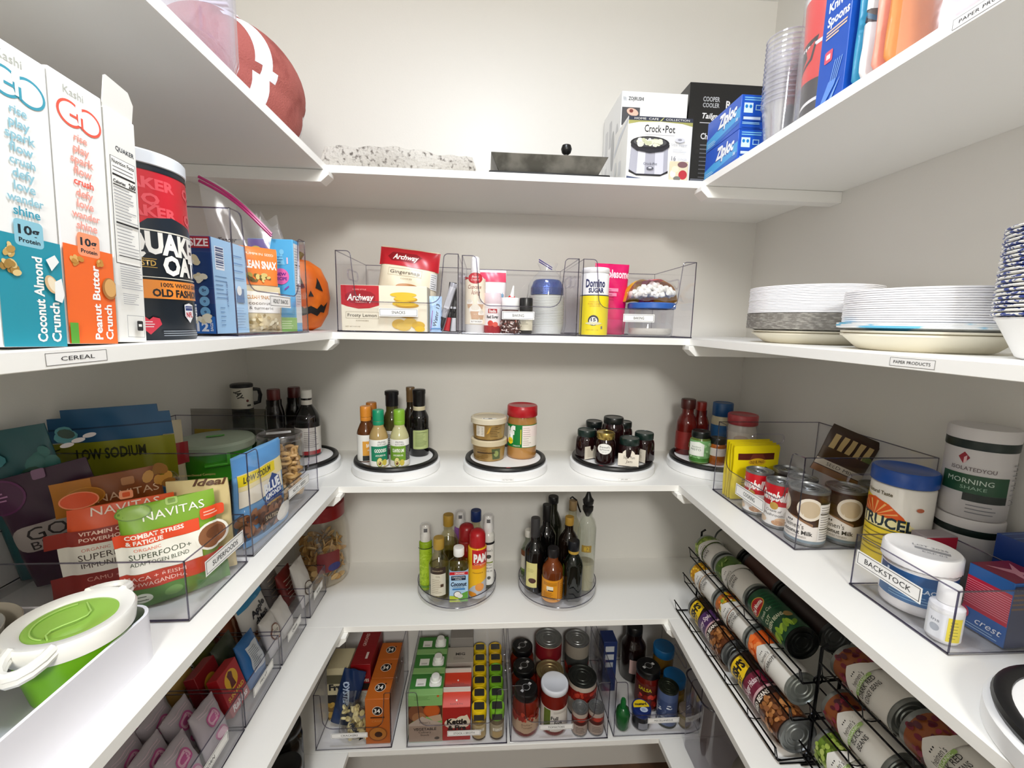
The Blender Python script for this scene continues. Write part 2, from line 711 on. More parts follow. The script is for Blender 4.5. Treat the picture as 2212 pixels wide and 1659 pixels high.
def bin_(name, label, loc, rz, w, d, h, fh=None, card=None, cpos=(0, .05), csz=(96, 22), cut=.14, handles=True, group=None, ctw=None, tint=None):
    """clear acrylic pantry bin, front at local -Y, base centre-front at the origin"""
    t = thing(name, label, 'storage bin', loc, rz, group)
    q = .0026
    B = tint or ACR
    g = G()
    g.box(-w / 2, w / 2, 0, d, 0, q, B)
    g.box(-w / 2, -w / 2 + q, q, d, q, h, B)
    g.box(w / 2 - q, w / 2, q, d, q, h, B)
    g.box(-w / 2 + q, w / 2 - q, d - q, d, q, h, B)
    if fh:
        c = w * cut
        R_ = .03
        L = [(-w / 2, h)]
        L += [(-w / 2 + c * .62 + c * .25 * math.sin(a), h - c * .25 * (1 - math.cos(a))) for a in [PI / 2 * i / 5 for i in range(6)]]
        L += [(-w / 2 + c * 1.05 + R_ * (1 - math.cos(a)), fh + R_ * (1 - math.sin(a))) for a in [PI / 2 * i / 5 for i in range(6)]]
        top = L + [(-x, z) for x, z in reversed(L)]
    else:
        top = [(-w / 2, h), (w / 2, h)]
    g.prism([(-w / 2, q), (w / 2, q)] + [p for p in reversed(top)], 0, q, B)
    g.ob('bin_body', t, ang=30)
    e = G()
    r = .0013
    e.tube([(x, q / 2, z) for x, z in top], r, RIM, 5)
    e.tube([(-w / 2 + q / 2, 0, h), (-w / 2 + q / 2, d - q / 2, h), (w / 2 - q / 2, d - q / 2, h), (w / 2 - q / 2, 0, h)], r, RIM, 5)
    e.tube([(-w / 2, 0, .003), (w / 2, 0, .003), (w / 2, d, .003), (-w / 2, d, .003)], .0018, EDGE, 5, True)
    for sx in (-1, 1):
        e.tube([(sx * (w / 2 - .001), .001, .002), (sx * (w / 2 - .001), .001, h)], .0013, EDGE, 5)
        e.tube([(sx * (w / 2 - .001), d - .001, .002), (sx * (w / 2 - .001), d - .001, h)], .0009, RIM, 5)
    e.ob('rim', t)
    if handles:
        for sx in (-1, 1):
            hh = G()
            x = sx * (w / 2 - q / 2)
            P = []
            for cy, a0 in ((d * .5 + .035, -90), (d * .5 - .035, 90)):
                for k in range(7):
                    a = math.radians(a0 + 30 * k)
                    P.append((x, cy + .014 * math.cos(a), h - .05 + .014 * math.sin(a)))
            hh.tube(P, .0026, CLEAR('#f4f3f8', .7, .10), 6, True)
            hh.ob('handle', t)
    if card:
        a = card_art(card, csz[0], csz[1], tw=ctw)
        a.build('name_card', t, lambda u, v, k: (u + cpos[0], -.0005 - k, v + cpos[1]), label='white name card with thin black border')
    return t


def turntable(label, loc, r=.132, card=None, rz=0, mark=None, group='white lazy Susan turntables with black rims'):
    t = thing('turntable', label, 'turntable', loc, rz, group)
    g = G()
    g.lathe([(0, 0), (r * 1.02, 0), (r * 1.04, .002), (r * 1.04, .024), (r * 1.01, .027), (r * .8, .0285), (0, .0285)], M('#efefef', .35), 64)
    g.ob('base', t)
    g = G()
    g.lathe([(0, .028), (r * .9, .028), (r * .9, .036), (0, .036)], M('#f4f3f2', .4), 64)
    g.ob('platform', t)
    g = G()
    g.lathe([(r * .865, .034), (r * .87, .0385), (r * .9, .041), (r * .95, .0418), (r * .985, .0395), (r, .034), (r * .985, .028), (r * .9, .0275)], M('#0f0f11', .4), 64)
    g.ob('rim', t)
    if card:
        a = Art(.5).R(-19, 4, 19, 12, '#f4f3f1').O(-18, 4.6, 18, 11.4, .3, '#9a9aa0').T(card, 0, 8, 3.0, '#55555c', w=min(30, 3.1 * len(card)))
        a.build('name_card', t, on_cyl(r * 1.042), cut=(.01, 0), label='small white name strip')
    if mark:
        a = Art(.35).E(0, 0, 8, 2.6, '#c23a44').E(0, 0, 6.5, 1.7, '#e06a70')
        a.build('round_logo', t, lambda u, v, k: ((r * .955) * math.sin(mark + u / r), -(r * .955 + v * .8) * math.cos(mark + u / r), .0418 + k * .3), label='small red oval maker mark')
    return t


def acrylic_turntable(label, loc, r=.134):
    t = thing('turntable', label, 'turntable', loc, 0, 'clear acrylic turntables')
    m = CLEAR('#fefeff', .6, .03, .04, .03)
    g = G()
    g.lathe([(0, 0), (r * .82, 0), (r * .82, .010), (0, .010)], m, 56)
    g.ob('base', t)
    g = G()
    g.lathe([(0, .011), (r * .97, .011), (r, .014), (r, .042), (r * .975, .042), (r * .975, .0165), (0, .0165)], m, 56)
    g.ob('tray', t)
    g = G()
    for z, q in ((.042, .0014), (.013, .0012)):
        g.tube([(r * .99 * math.cos(a), r * .99 * math.sin(a), z) for a in [2 * PI * i / 64 for i in range(64)]], q, EDGE, 5, True)
    g.ob('rim', t)
    return t
# ------------------------------------------------------------------ the setting
XL, XR, YB = -0.8607, 0.9373, 0.352
EL, ER = -0.4435, 0.552
Z1, Z2, Z3, Z4, Z5 = 2.1068, 1.6805, 1.2432, 0.8047, 0.3742
TH = 0.019
WALL = M('#e2e0db', .42, bump=.05, bs=220)
SHELF = M('#f3f2ee', .38)


def slab(name, x0, x1, y0, y1, z0, z1, m):
    return struct(G().box(x0, x1, y0, y1, z0, z1, m).ob(name))


slab('floor', XL - .1, XR + .1, -3.3, YB + .1, -.22, -.12, M('#6b4a33', .4, var='#4a3222', vs=9))
slab('ceiling', XL - .1, XR + .1, -3.3, YB + .1, 2.8, 2.9, M('#f6f6f4', .7))
slab('wall_back', XL - .1, XR + .1, YB, YB + .1, -.12, 2.8, WALL)
slab('wall_left', XL - .1, XL, -3.3, YB, -.12, 2.8, WALL)
slab('wall_right', XR, XR + .1, -3.3, YB, -.12, 2.8, WALL)
slab('wall_front', XL - .1, XR + .1, -3.4, -3.3, -.12, 2.8, WALL)
slab('baseboard_back', XL, XR, YB - .014, YB, -.12, -.03, M('#e9e7e2', .4))
lev = [('topmost', Z1), ('second', Z2), ('third', Z3), ('fourth', Z4), ('lowest', Z5)]
for i, (nm, z) in enumerate(lev):
    def board(pts, side):
        g = G().prism(pts, z - TH, z, SHELF, 'z')
        o = g.ob('shelf_board', bev=.0008, seg=1)
        tag(o, 'white shelf board on the %s wall, %s level from the top' % (side, nm) if nm != 'topmost' and nm != 'lowest' else 'white shelf board on the %s wall, %s of the five' % (side, nm), 'shelf', 'white U-shaped pantry shelving')
        return o
    fl = {3: -.475, 4: -.452}.get(i, EL)
    fr = {3: .527, 4: .565}.get(i, ER)
    board([(XL, 0.0006), (XR, 0.0006), (XR, YB), (XL, YB)], 'back')
    L = board([(XL, -1.4), (EL + (fl - EL) * 2.6, -1.4), (EL, 0), (XL, 0)], 'left')
    R = board([(ER + (fr - ER) * 2.6, -1.4), (XR, -1.4), (XR, 0), (ER, 0)], 'right')
    if i < 4:
        for sx, x0, x1, sd in ((-1, XL, EL + .012, 'left'), (1, XR, ER - .012, 'right')):
            a, b = (x0, x1) if x0 < x1 else (x1, x0)
            e = .02
            pts = [(a, z - TH - .0005), (b, z - TH - .0005), (b if sx > 0 else b, z - TH - (.03 if sx > 0 else .012)), (b - (0 if sx > 0 else e), z - TH - .03), (a + (e if sx > 0 else 0), z - TH - .03), (a, z - TH - (.012 if sx > 0 else .03))]
            o = G().prism(pts, -.022, .018, SHELF, 'y').ob('shelf_support', bev=.001)
            tag(o, 'white support strip under the %s corner joint of the %s shelf' % (sd, nm if nm == 'topmost' else nm + ' highest'), 'shelf bracket', 'white strips under the shelf corners')
    for (lv, par, sd, y0, y1, txt) in ((1, L, 'L', -.769, -.703, 'CEREAL'), (1, R, 'R', -.676, -.613, 'PAPER PRODUCTS'), (0, R, 'R', -.715, -.632, 'PAPER PRODUCTS')):
        if lv == i:
            w = (y1 - y0) * 1000
            a = Art(.5).R(-w / 2, -6, w / 2, 6, '#f2f1ee').O(-w / 2, -6, w / 2, 6, .45, '#5c5c60').T(txt, 0, 0, 4.1, '#26262a', w=w * (.55 if len(txt) < 8 else .82))
            yc = (y0 + y1) / 2
            if sd == 'L':
                a.build('name_strip', par, lambda u, v, q: (EL + q, yc + u, z - .0095 + v), label='white name strip on the shelf edge')
            else:
                a.build('name_strip', par, lambda u, v, q: (ER - q, yc - u, z - .0095 + v), label='white name strip on the shelf edge')
# ------------------------------------------------------------------ topmost level
# football-shaped plush
FB, FBS = M('#a55850', .85, bump=.5, bs=300, var='#7c3029', vs=14, lo=.3, hi=.5), M('#e6e4e6', .7)
t = thing('football', 'large reddish brown plush football with white stripe, lying on left top shelf', 'football', (-.635, -.045, Z1))
g, gs = G(), G()
NU, NV = 72, 60


def foot(a, s, off=0.0):
    """s -1..1 along the length"""
    y = .22 * s
    lobe = 1 + .10 * (abs(math.sin(2.5 * a + .5)) ** .55 - .6)
    r = .142 * max(0, 1 - abs(s) ** 2.15) ** .78 * lobe + off
    return (r * math.cos(a) * 1.02, y, .1445 + r * math.sin(a) * .96)


idx = [[0] * (NU) for _ in range(NV + 1)]
vs = []
for j in range(NV + 1):
    s = -1 + 2 * j / NV
    for i in range(NU):
        vs.append(foot(2 * PI * i / NU, max(-.999, min(.999, s))))
fb, fw_ = [], []
for j in range(NV):
    sm = -1 + 2 * (j + .5) / NV
    for i in range(NU):
        k = (i + 1) % NU
        q = (j * NU + i, j * NU + k, (j + 1) * NU + k, (j + 1) * NU + i)
        lob = int(((2.5 * (2 * PI * i / NU) + .5) / PI)) % 2
        o_ = .035 * (1 if lob else -1)
        st = .36 + o_ < sm < .53 + o_ or -.53 + o_ < sm < -.36 + o_
        (fw_ if st else fb).append(q)
g.add(vs, fb, FB)
g.ob('football_body', t, ang=80)
gs.add([tuple(Vector(v) * 1.0 + Vector((0, 0, .0004))) for v in vs], fw_, FBS)
gs.ob('white_stripe', t, ang=80)
g = G()
for k in range(-3, 4):
    g.box(-.03, .03, k * .02 - .005, k * .02 + .005, .286, .292, FBS)
g.ob('laces', t, bev=.002)

# clear round canister at the front of the left top shelf
t = thing('canister', 'large clear plastic canister with rounded foot, beside the plush football', 'canister', (-.563, -.40, Z1))
cl = CLEAR('#fbfaff', .7, .05, .05, .05)
g = G()
g.lathe([(0, .002), (.07, .002), (.098, .012), (.11, .04), (.112, .30), (.108, .30), (.106, .042), (.095, .017), (.07, .007), (0, .007)], cl, 56)
g.ob('canister_body', t, ang=60)
g = G()
g.tube([(.111 * math.cos(a), .111 * math.sin(a), .30) for a in [2 * PI * i / 48 for i in range(48)]], .003, EDGE, 6, True)
g.ob('rim', t)

# granite slab
GR = M('#b9b5ae', .7, bump=.8, bs=120, var='#5d5650', vs=95, lo=.30, hi=.46)
rg = random.Random(3)
tops = [(-.459, .022), (-.455, .03), (-.45, .044), (-.40, .048), (-.36, .05), (-.30, .052), (-.25, .047), (-.22, .047), (-.18, .043), (-.146, .038), (-.11, .037), (-.09, .038), (-.072, .031), (-.063, .028), (-.062, .006)]
NX, NY = 44, 12
g = G()


def sz(x):
    for (a, za), (b, zb) in zip(tops, tops[1:]):
        if a <= x <= b:
            return za + (zb - za) * (x - a) / (b - a + 1e-9)
    return .01


def slabtop(u, v):
    x = -.459 + .397 * u
    y = .02 + .27 * v
    return (x, y + (.006 * math.sin(31 * x) if v < .1 else 0), Z1 + .006 + (sz(x) + .0025 * math.sin(90 * x + 40 * y)) * (1 - .12 * v))


g.grid(slabtop, NX, NY, GR)
g.grid(lambda u, v: (slabtop(u, 0)[0], slabtop(u, 0)[1] - .004 * math.sin(PI * v) + .012 * (1 - v) * abs(math.sin(5 * u)), Z1 + .001 + .005 * math.sin(PI * u) + (slabtop(u, 0)[2] - Z1 - .001 - .005 * math.sin(PI * u)) * v), NX, 6, GR)
g.grid(lambda u, v: (slabtop(u, 1)[0], slabtop(u, 1)[1], Z1 + .001 + (slabtop(u, 1)[2] - Z1 - .001) * v), NX, 3, GR)
g.grid(lambda u, v: (-.459, .02 + .27 * u, Z1 + .001 + (slabtop(0, u)[2] - Z1 - .001) * v), NY, 3, GR)
g.grid(lambda u, v: (-.062, .02 + .27 * u, Z1 + .001 + (slabtop(1, u)[2] - Z1 - .001) * v), NY, 3, GR)
g.box(-.44, -.08, .035, .28, Z1, Z1 + .004, M('#3a3836', .8))
tag(g.ob('stone_slab', ang=30), 'rough-edged speckled granite serving slab lying on back top shelf', 'serving board')

# dark metal pan on a black board
t = thing('roasting_pan', 'dark metal pan with flared sides and lid knob on a black board', 'pan', (.138, .155, Z1))
PM = M('#85827a', .42, .6, var='#5c5a53', vs=16, lo=.4, hi=.6)
g = G()


def frus(x0, y0, z0, x1, y1, z1, th, m):
    a = [(-x0, -y0, z0), (x0, -y0, z0), (x0, y0, z0), (-x0, y0, z0), (-x1, -y1, z1), (x1, -y1, z1), (x1, y1, z1), (-x1, y1, z1)]
    b = [(-x0 + th, -y0 + th, z0 + th), (x0 - th, -y0 + th, z0 + th), (x0 - th, y0 - th, z0 + th), (-x0 + th, y0 - th, z0 + th), (-x1 + th, -y1 + th, z1), (x1 - th, -y1 + th, z1), (x1 - th, y1 - th, z1), (-x1 + th, y1 - th, z1)]
    f = [(0, 3, 2, 1), (8, 9, 10, 11)]
    for i in range(4):
        j = (i + 1) % 4
        f += [(i, j, 4 + j, 4 + i), (8 + j, 8 + i, 12 + i, 12 + j), (4 + i, 4 + j, 12 + j, 12 + i)]
    g.add(a + b, f, m)


frus(.136, .105, .013, .160, .128, .060, .004, PM)
g.ob('pan_body', t, bev=.0015)
g = G().box(-.165, .165, -.135, .135, 0, .0115, M('#141414', .6, bump=.4, bs=90))
g.ob('base_board', t, bev=.003)
g = G()
g.box(-.15, .15, -.118, .118, .054, .058, PM)
g.lathe([(.006, .057), (.006, .085), (.0125, .09), (.0155, .1), (.0125, .11), (0, .115)], M('#2e2e2e', .3, .8), 20, c=(.055, -.06))
g.ob('lid', t)

# appliance boxes
a = Art().P([(-97, 276), (-87, 273), (-84, 263), (-95, 263)], '#c8cbd0').E(-91, 270, 5, 4, '#b9bdc2').T('ZOJIRUSHI', -80, 270, 9.5, '#22242c', w=46, b=.02, al='L')
a.R(-98, 196, -44, 246, '#47474b').E(-66, 233, 18, 10, '#e0b7a4', rot=-15).E(-70, 236, 6, 5, '#7c3a33')
s = Art().RR(-70, 150, -40, 235, 6, '#d2d3d6').RR(-25, 170, 0, 250, 5, '#c7c8cb').E(20, 150, 16, 60, '#b4b5b6').E(60, 165, 14, 50, '#c9cacc').R(-60, 40, -42, 120, '#d9dadc')
carton('appliance_box', 'tall white bread machine box with grey pictures behind the slow cooker box', 'box', (.462, .245, Z1), 0, .2, .19, .29, '#eceded', {'F': a, 'L': s})
a = Art(.3)
for i, (tx, y, h, c, w) in enumerate((('COOPER', 290, 13, '#b9bcc2', 52), ('COOLER', 273, 12, '#b9bcc2', 52), ('Tailgater', 243, 15, '#f0f0f2', 78), ('Chill On', 185, 17, '#e6e6ea', 66))):
    a.T(tx, -82, y, h, c, w=w, b=.02, sh=.25 if 'Tail' in tx else 0, al='L')
a.T('Rapid', -10, 277, 20, '#f2f2f4', b=.02, w=62, al='L').R(-88, 222, 30, 224, '#d8d8dc').lines(-82, 60, 20, 165, 9, '#77787e', 3, 4)
a.R(-88, 20, -56, 46, '#8b8c91').R(-86, 24, -60, 30, '#3b3c40').T('Demand', 40, 185, 17, '#e6e6ea', al='C')
s = Art(.3).R(-50, 0, -30, 320, '#38383c')
carton('appliance_box', 'large black drink chiller box with white lettering, tallest box on top shelf', 'box', (.70, .255, Z1), 0, .25, .17, .335, '#121214', {'F': a, 'L': s}, rough=.28)
a = Art(.35).R(-89, 153, 89, 164, '#2b3042').P([(-89, 153), (-89, 143), (-60, 149), (0, 152), (60, 149), (89, 143), (89, 153)], '#a2a05c')
a.T('HOME  CAFE', -40, 158, 5, '#e9e9e4', w=66).T('COLLECTION', 46, 158, 5, '#e9e9e4', w=66).P([(-4, 153), (4, 160), (10, 164), (2, 154)], '#b7bd74')
a.T('Crock', -21, 134, 18, '#25262c', w=46, b=.01).T('Pot', 27, 134, 18, '#25262c', w=27, b=.01).R(6, 131, 10, 135, '#25262c').R(-44, 118, 40, 118.8, '#a9aab0')
a.P([(-82, 25), (-78, 98), (24, 98), (26, 25), (10, 17), (-64, 17)], '#a9a9b4').E(-27, 27, 53, 14, '#a9a9b4').P([(-60, 17), (-58, 96), (-38, 96), (-38, 16)], '#d9d9e2').P([(-10, 16), (-12, 96), (12, 96), (14, 18)], '#cfcfd8').P([(-82, 28), (-82, 22), (-60, 13), (6, 13), (27, 22), (27, 28), (8, 18), (-62, 18)], '#1c1c20')
a.E(-27, 97, 54, 17, '#1b1b1f').E(-27, 99, 46, 12, '#4a4a4c').blobs(-58, 92, 2, 104, 34, 7, ['#efeee0', '#dcdcc4', '#c3c6a4'], 5)
a.P([(-80, 94), (-60, 83), (-27, 79), (6, 83), (27, 94), (26, 87), (8, 76), (-27, 71), (-62, 76), (-80, 87)], '#24242a')
a.T('Crock-Pot', -24, 44, 6, '#3f3f49', w=38).E(-24, 32, 10, 4, '#55565f').E(-24, 33, 5, 2, '#d0d0d8')
a.E(54, 106, 14, 6, '#cfcfd4').E(54, 107, 6, 2.5, '#8d8d94').T('Little Dipper', 54, 95, 6, '#9b9ba4', w=44).lines(36, 74, 76, 84, 2, '#b7b7bf', 1.2).T('16', 40, 60, 11, '#6c6c76').T('OUNCES', 64, 58, 5, '#b4b4bc', w=26)
a.R(30, 4, 82, 52, '#d9cfae').E(66, 44, 14, 8, '#7d5a5a').E(68, 18, 12, 12, '#b8343a').E(40, 20, 8, 10, '#e4e4d8').E(46, 32, 10, 8, '#efe7c2').E(52, 8, 10, 6, '#77766c')
a.P([(-89, 0), (-89, 10), (-40, 4), (30, 2), (89, 2), (89, 0)], '#3b4766')
s = Art(.35).P([(-60, 110), (-20, 140), (30, 152), (62, 160), (62, 152), (30, 142), (-10, 125), (-60, 95)], '#c8ccd2').RR(-10, 30, 10, 70, 5, '#d3d4d6').E(-40, 60, 10, 20, '#cfd1d2')
carton('appliance_box', 'small slow cooker box with photo of a steel pot on its front', 'box', (.434, .082, Z1), .0, .178, .125, .164, '#ecebe6', {'F': a, 'L': s})
carton('folded_leaflet', 'small grey printed card lying beside the slow cooker box', 'leaflet', (.547, .05, Z1), 0, .04, .06, .012, '#5d5d61')

# two zipper-bag boxes, one on the other
for k, (z, lb) in enumerate(((Z1, 'lower of two blue zipper bag boxes stacked on right top shelf'), (Z1 + .0765, 'upper of two blue zipper bag boxes stacked on right top shelf'))):
    a = Art(.3).P([(-77, 28), (-77, 7), (77, 26), (77, 50), (20, 44)], '#4aa3dd').P([(-77, 7), (-77, 0), (77, 14), (77, 26)], '#2c6fc4')
    a.T('Ziploc', 18, 50, 27, '#16399b', w=86, b=.05, sh=.25).T('Ziploc', 20, 52, 27, '#f2f4f6', w=84, b=.045, sh=.25).T('38', 64, 26, 7, '#dbe8f4', b=.02).lines(-70, 6, -20, 20, 3, '#bcd8ee', 1.5, 3)
    s = Art(.3).lines(-24, 62, 26, 72, 2, '#7fc0ea', 2.4, 2).R(-24, 36, -2, 58, '#cfe4f2').E(-18, 50, 3.4, 4, '#1f7fc8').E(-8, 50, 3.4, 4, '#1f7fc8').O(4, 42, 20, 54, 2, '#a6d2ee').R(-26, 18, 22, 30, '#244fae').R(-24, 21, 18, 27, '#cfdcf0').lines(-26, 10, 20, 16, 2, '#9bcdee', 1.6, 6).R(-26, 3, 18, 6, '#244fae')
    # the long printed face looks to -X: rotate so that local front faces -X
    carton('zipper_bag_box', lb, 'box', (.597, -.058, z), -PI / 2, .155, .063, .076, '#1f55c0', {'F': a, 'R': s}, 'zipper bag boxes on the right top shelf', rough=.3)

# nested clear cups: each one its own thing
cc = CLEAR('#ffffff', .6, .04, .06, .06)
t0 = thing('plastic_cup', 'clear plastic cup in the nested stack beside the zipper bag boxes', 'cup', (.625, -.198, Z1), 0, 'nested clear plastic cups')
g = G()
g.lathe([(0, .002), (.026, .002), (.027, .0), (.040, .10), (.0425, .101), (.0425, .104), (.0395, .103), (.0262, .004), (0, .004)], cc, 36)
g.ob('cup_body', t0)
g = G().tube([(.0418 * math.cos(a), .0418 * math.sin(a), .1025) for a in [2 * PI * i / 32 for i in range(32)]], .0013, CLEAR('#f2f1fa', .9, .10, .05, .2), 5, True)
g.ob('rim', t0)
for k in range(1, 14):
    dup(t0, (.625, -.198, Z1 + .0102 * k))

# printed souvenir cups in a clear sleeve
t = thing('cup_sleeve', 'tall red and black striped paper cups in a clear sleeve on top shelf', 'paper cups', (.645, -.308, Z1), math.radians(-58))
g = G()
g.lathe([(0, 0), (.043, 0), (.052, .25), (.049, .25), (.041, .003), (0, .003)], M('#f1eeee', .4), 40)
g.ob('cup_body', t)
a = Art(.3)
W = 140
a.R(-W, 2, W, 92, '#3b3430').R(-W, 92, W, 240, '#e8392f')
for y in (14, 40):
    a.P([(x, y + 14 * math.sin((x + 60) / 60)) for x in range(-W, W + 1, 10)] + [(x, y + 6 + 14 * math.sin((x + 60) / 60)) for x in range(W, -W - 1, -10)], '#f2efed')
a.P([(x, 92 + 26 * math.sin(x / 48)) for x in range(-W, W + 1, 10)] + [(W, 60), (-W, 60)], '#3b3430')
a.P([(x, 165 - 16 * math.cos((x + 30) / 40)) for x in range(-W, W + 1, 8)] + [(x, 172 - 16 * math.cos((x + 30) / 40)) for x in range(W, -W - 1, -8)], '#f4f0ee')
a.P([(-52, 110), (-18, 128), (-8, 168), (-50, 160)], '#2b2624').P([(-46, 118), (-22, 132), (-14, 160), (-34, 150), (-30, 136)], '#d83a30').T('M', 22, 190, 16, '#7f2a22', b=.03)
a.build('printed_wrap', t, on_cyl(.0432, 0, 0, .036), cut=(.008, 0))
g = G()
g.lathe([(.0535, 0), (.0545, .12), (.0555, .25), (.045, .33), (.03, .36)], FILM, 30, mod=lambda a, z: 1 + .04 * math.sin(9 * a + 60 * z))
g.ob('clear_sleeve', t, ang=80)

a = Art(.3)
for k, tx in enumerate(('Forks', 'Knives', 'Spoons')):
    a.T(tx, 4, 200 - 24 * k, 15, '#eef0f6', w=48, b=.03)
a.lines(-20, 122, 26, 138, 3, '#d6b9a4', 3, 2).RR(-18, 82, 0, 102, 3, '#d4566a').R(-14, 88, -5, 96, '#f0d8dc')
for k in range(4):
    a.P([(8 + 5 * k, 78), (10 + 5 * k, 78), (2 + 4.4 * k, 44), (0 + 4.4 * k, 44)], '#7aa3e2')
a.P([(-2, 46), (16, 46), (12, 36), (-14, 4), (-22, 4)], '#5f8cd6').P([(20, 40), (24, 44), (4, 4), (-4, 4)], '#7aa3e2')
carton('cutlery_box', 'blue plastic cutlery box with white lettering, beside the striped paper cups', 'box', (.635, -.397, Z1), -PI / 2, .062, .115, .26, '#1b4fae', {'F': a}, rough=.3)
pouch('napkin_pack', 'slim teal napkin pack pressed against the blue cutlery box', 'napkins', (.64, -.4395, Z1), -PI / 2, .020, .25, .11, M('#3a93b8', .35, bump=.3, bs=40), wob=.002, pw=9, nu=8)
pouch('napkin_pack', 'clear crinkled bag with black dash between teal and pink napkin packs', 'napkins', (.64, -.4615, Z1), -PI / 2, .021, .25, .12, FILM, art=Art().R(-13, 104, 2, 112, '#4a4047').R(-12, 0, 12, 100, '#dcdad8').R(-12, 120, 12, 230, '#d3d6d3'), wob=.003, seed=2, pw=9, nu=8)
pouch('napkin_pack', 'salmon pink paper napkin stack in clear wrap on right top shelf', 'napkins', (.64, -.4835, Z1), -PI / 2, .020, .26, .12, M('#e69a86', .5, bump=.3, bs=40), wob=.002, pw=9, seed=3, nu=8)
pouch('napkin_pack', 'orange paper napkin stack beside the salmon pink one', 'napkins', (.64, -.5045, Z1), -PI / 2, .020, .26, .12, M('#d98446', .5, bump=.3, bs=40), wob=.002, pw=9, seed=4, nu=8)
t = pouch('napkin_bag', 'big clear bag of pale paper napkins lying at the right top shelf edge', 'napkins', (.69, -.623, Z1), -PI / 2, .20, .24, .2, M('#dcd3d8', .5, bump=.3, bs=30), wob=.006, seed=5, pw=8)
g = G()
g.grid(lambda u, v: (-.102 + .204 * u, -.108 - .012 * math.sin(9 * u + 4 * v) * math.sin(PI * u), .002 + .2 * v), 24, 14, FILM)
g.ob('clear_wrap', t, ang=80)
# ------------------------------------------------------------------ second level, left shelf
Zs = Z2
for (yc, c1, c2, tx, lb, food) in ((-.758, '#2391a6', '#8cc4d6', 'Coconut Almond', 'white and teal cereal box, nearest the camera on the left shelf', 0),
                                   (-.697, '#ef6a2a', '#f49a72', 'Peanut Butter', 'white and orange cereal box between teal one and nutrition panel box', 1)):
    a = Art(.35)
    main = '#3f9db5' if not food else '#ee5a46'
    pale = '#93c3d2' if not food else '#f2a193'
    a.T('Kashi', -4, 257, 7.5, '#b9bcb4', w=22).E(-9, 235, 14.5, 13, main, 30).E(-9, 235, 12, 10.5, '#f1f1f0', 30).E(12, 235, 14.5, 13, main, 30).E(12, 235, 12, 10.5, '#f1f1f0', 30)
    a.R(-3, 238, 4, 246, '#f1f1f0').R(-10, 232.5, 4, 235, main).R(-1, 227, 4, 240, '#f1f1f0').R(2.0, 225, 4.4, 236, main)
    for k, w_ in enumerate(('rise', 'play', 'spark', 'flow', 'crush', 'defy', 'love', 'wander', 'shine')):
        c = pale if w_ not in (('shine',) if not food else ('crush',)) else main
        a.T(w_, 0, 214 - 11.2 * k, 7.2 if w_ in ('crush', 'wander', 'rise') else 8, c, b=.018)
    a.R(-30.4, .4, 30.4, 102, c1).RR(-13, 93, 13, 117, 4, c2).T('10g', 0, 108, 7.6, '#1d2a33', b=.03, w=19).T('Protein', 0, 98.5, 4, '#1d2a33', b=.02, w=19)
    a.T(tx, 5, 5, 8.8, '#f5f5f3', b=.03, rot=90, al='L', w=80).T('Crunch', 18.5, 5, 8.8, '#f5f5f3', b=.03, rot=90, al='L', w=39)
    if not food:
        a.blobs(-24, 84, -17, 93, 6, 3.5, ['#c9a55f', '#e0c488', '#b78f4b'], 2).blobs(-27, 66, -14, 76, 11, 4, ['#c9a55f', '#e0c488', '#a37f40'], 3)
        a.P([(12, 84), (21, 90), (25, 84), (17, 74)], '#eef0ef').E(16, 61, 6, 9, '#d9b78a', rot=25).E(17, 61, 4, 7.5, '#efe0c4', rot=25).P([(19, 64), (26, 68), (28, 52), (25, 44), (18, 46)], '#f0f1f0')
    else:
        a.blobs(-20, 82, -11, 90, 8, 3.4, ['#c48a3e', '#e0ae66', '#a5722d'], 4).blobs(8, 86, 14, 92, 6, 2.6, ['#c48a3e', '#e0ae66', '#a5722d'], 5)
        a.E(21, 62, 9.5, 12, '#a9713a').E(22, 63, 7.5, 10, '#d9a765').R(-30.4, .4, -20, 22, '#5aa43c')
    carton('cereal_box', lb, 'cereal box', (-.555, yc, Zs + .0016), PI / 2, .059, .19, .27, '#efefed', {'F': a}, 'cereal boxes on the left shelf', ry=.05)
a = Art(.4)
a.T('QUAKER', 4, 223, 5, '#2e3440', w=26, b=.01).R(-17.5, 92, 17.5, 212, '#33343a').R(-17, 92.5, 17, 211.5, '#f0efea').T('Nutrition Facts', 0, 207, 4.2, INK, w=31, b=.02)
a.lines(-15, 195, 14, 203, 2, '#77777c', .9, 2).R(-16, 191, 16, 193, INK).T('Calories', -7, 185, 3.6, INK, w=17, b=.02).T('260', 11, 185.5, 5.6, INK, w=10, b=.02).R(-16, 180.5, 16, 181.6, INK)
a.lines(-16, 140, 16, 180, 11, '#84848a', .8, 3).R(-16, 137, 16, 139, INK).lines(-16, 102, 16, 136, 9, '#8c8c92', .8, 4).R(-16, 100, 16, 101, INK).lines(-16, 62, 16, 92, 11, '#9a9aa0', .8, 5).lines(-15, 44, 10, 58, 6, '#9a9aa0', .7, 6).O(-12, 6, 13, 32, .5, '#8c8c92').RR(2, 14, 11, 26, 1.5, '#222226').R(4, 19, 9, 22, '#f0efea')
t = carton('oat_snack_box', 'white cereal box showing nutrition panel, top flap open', 'cereal box', (-.545, -.6435, Zs + .0012), PI / 2, .042, .17, .262, '#e9e8e3', {'F': a}, ry=.05)
g = G().prism([(-.0205, 0), (.0205, 0), (.0205, .022), (.012, .033), (-.018, .036), (-.0205, .034)], -.0006, .0006, M('#ecebe6', .5), 'y')
o = g.ob('open_flap', t, loc=(0, -.082, .261))
o.rotation_euler = (.12, 0, 0)

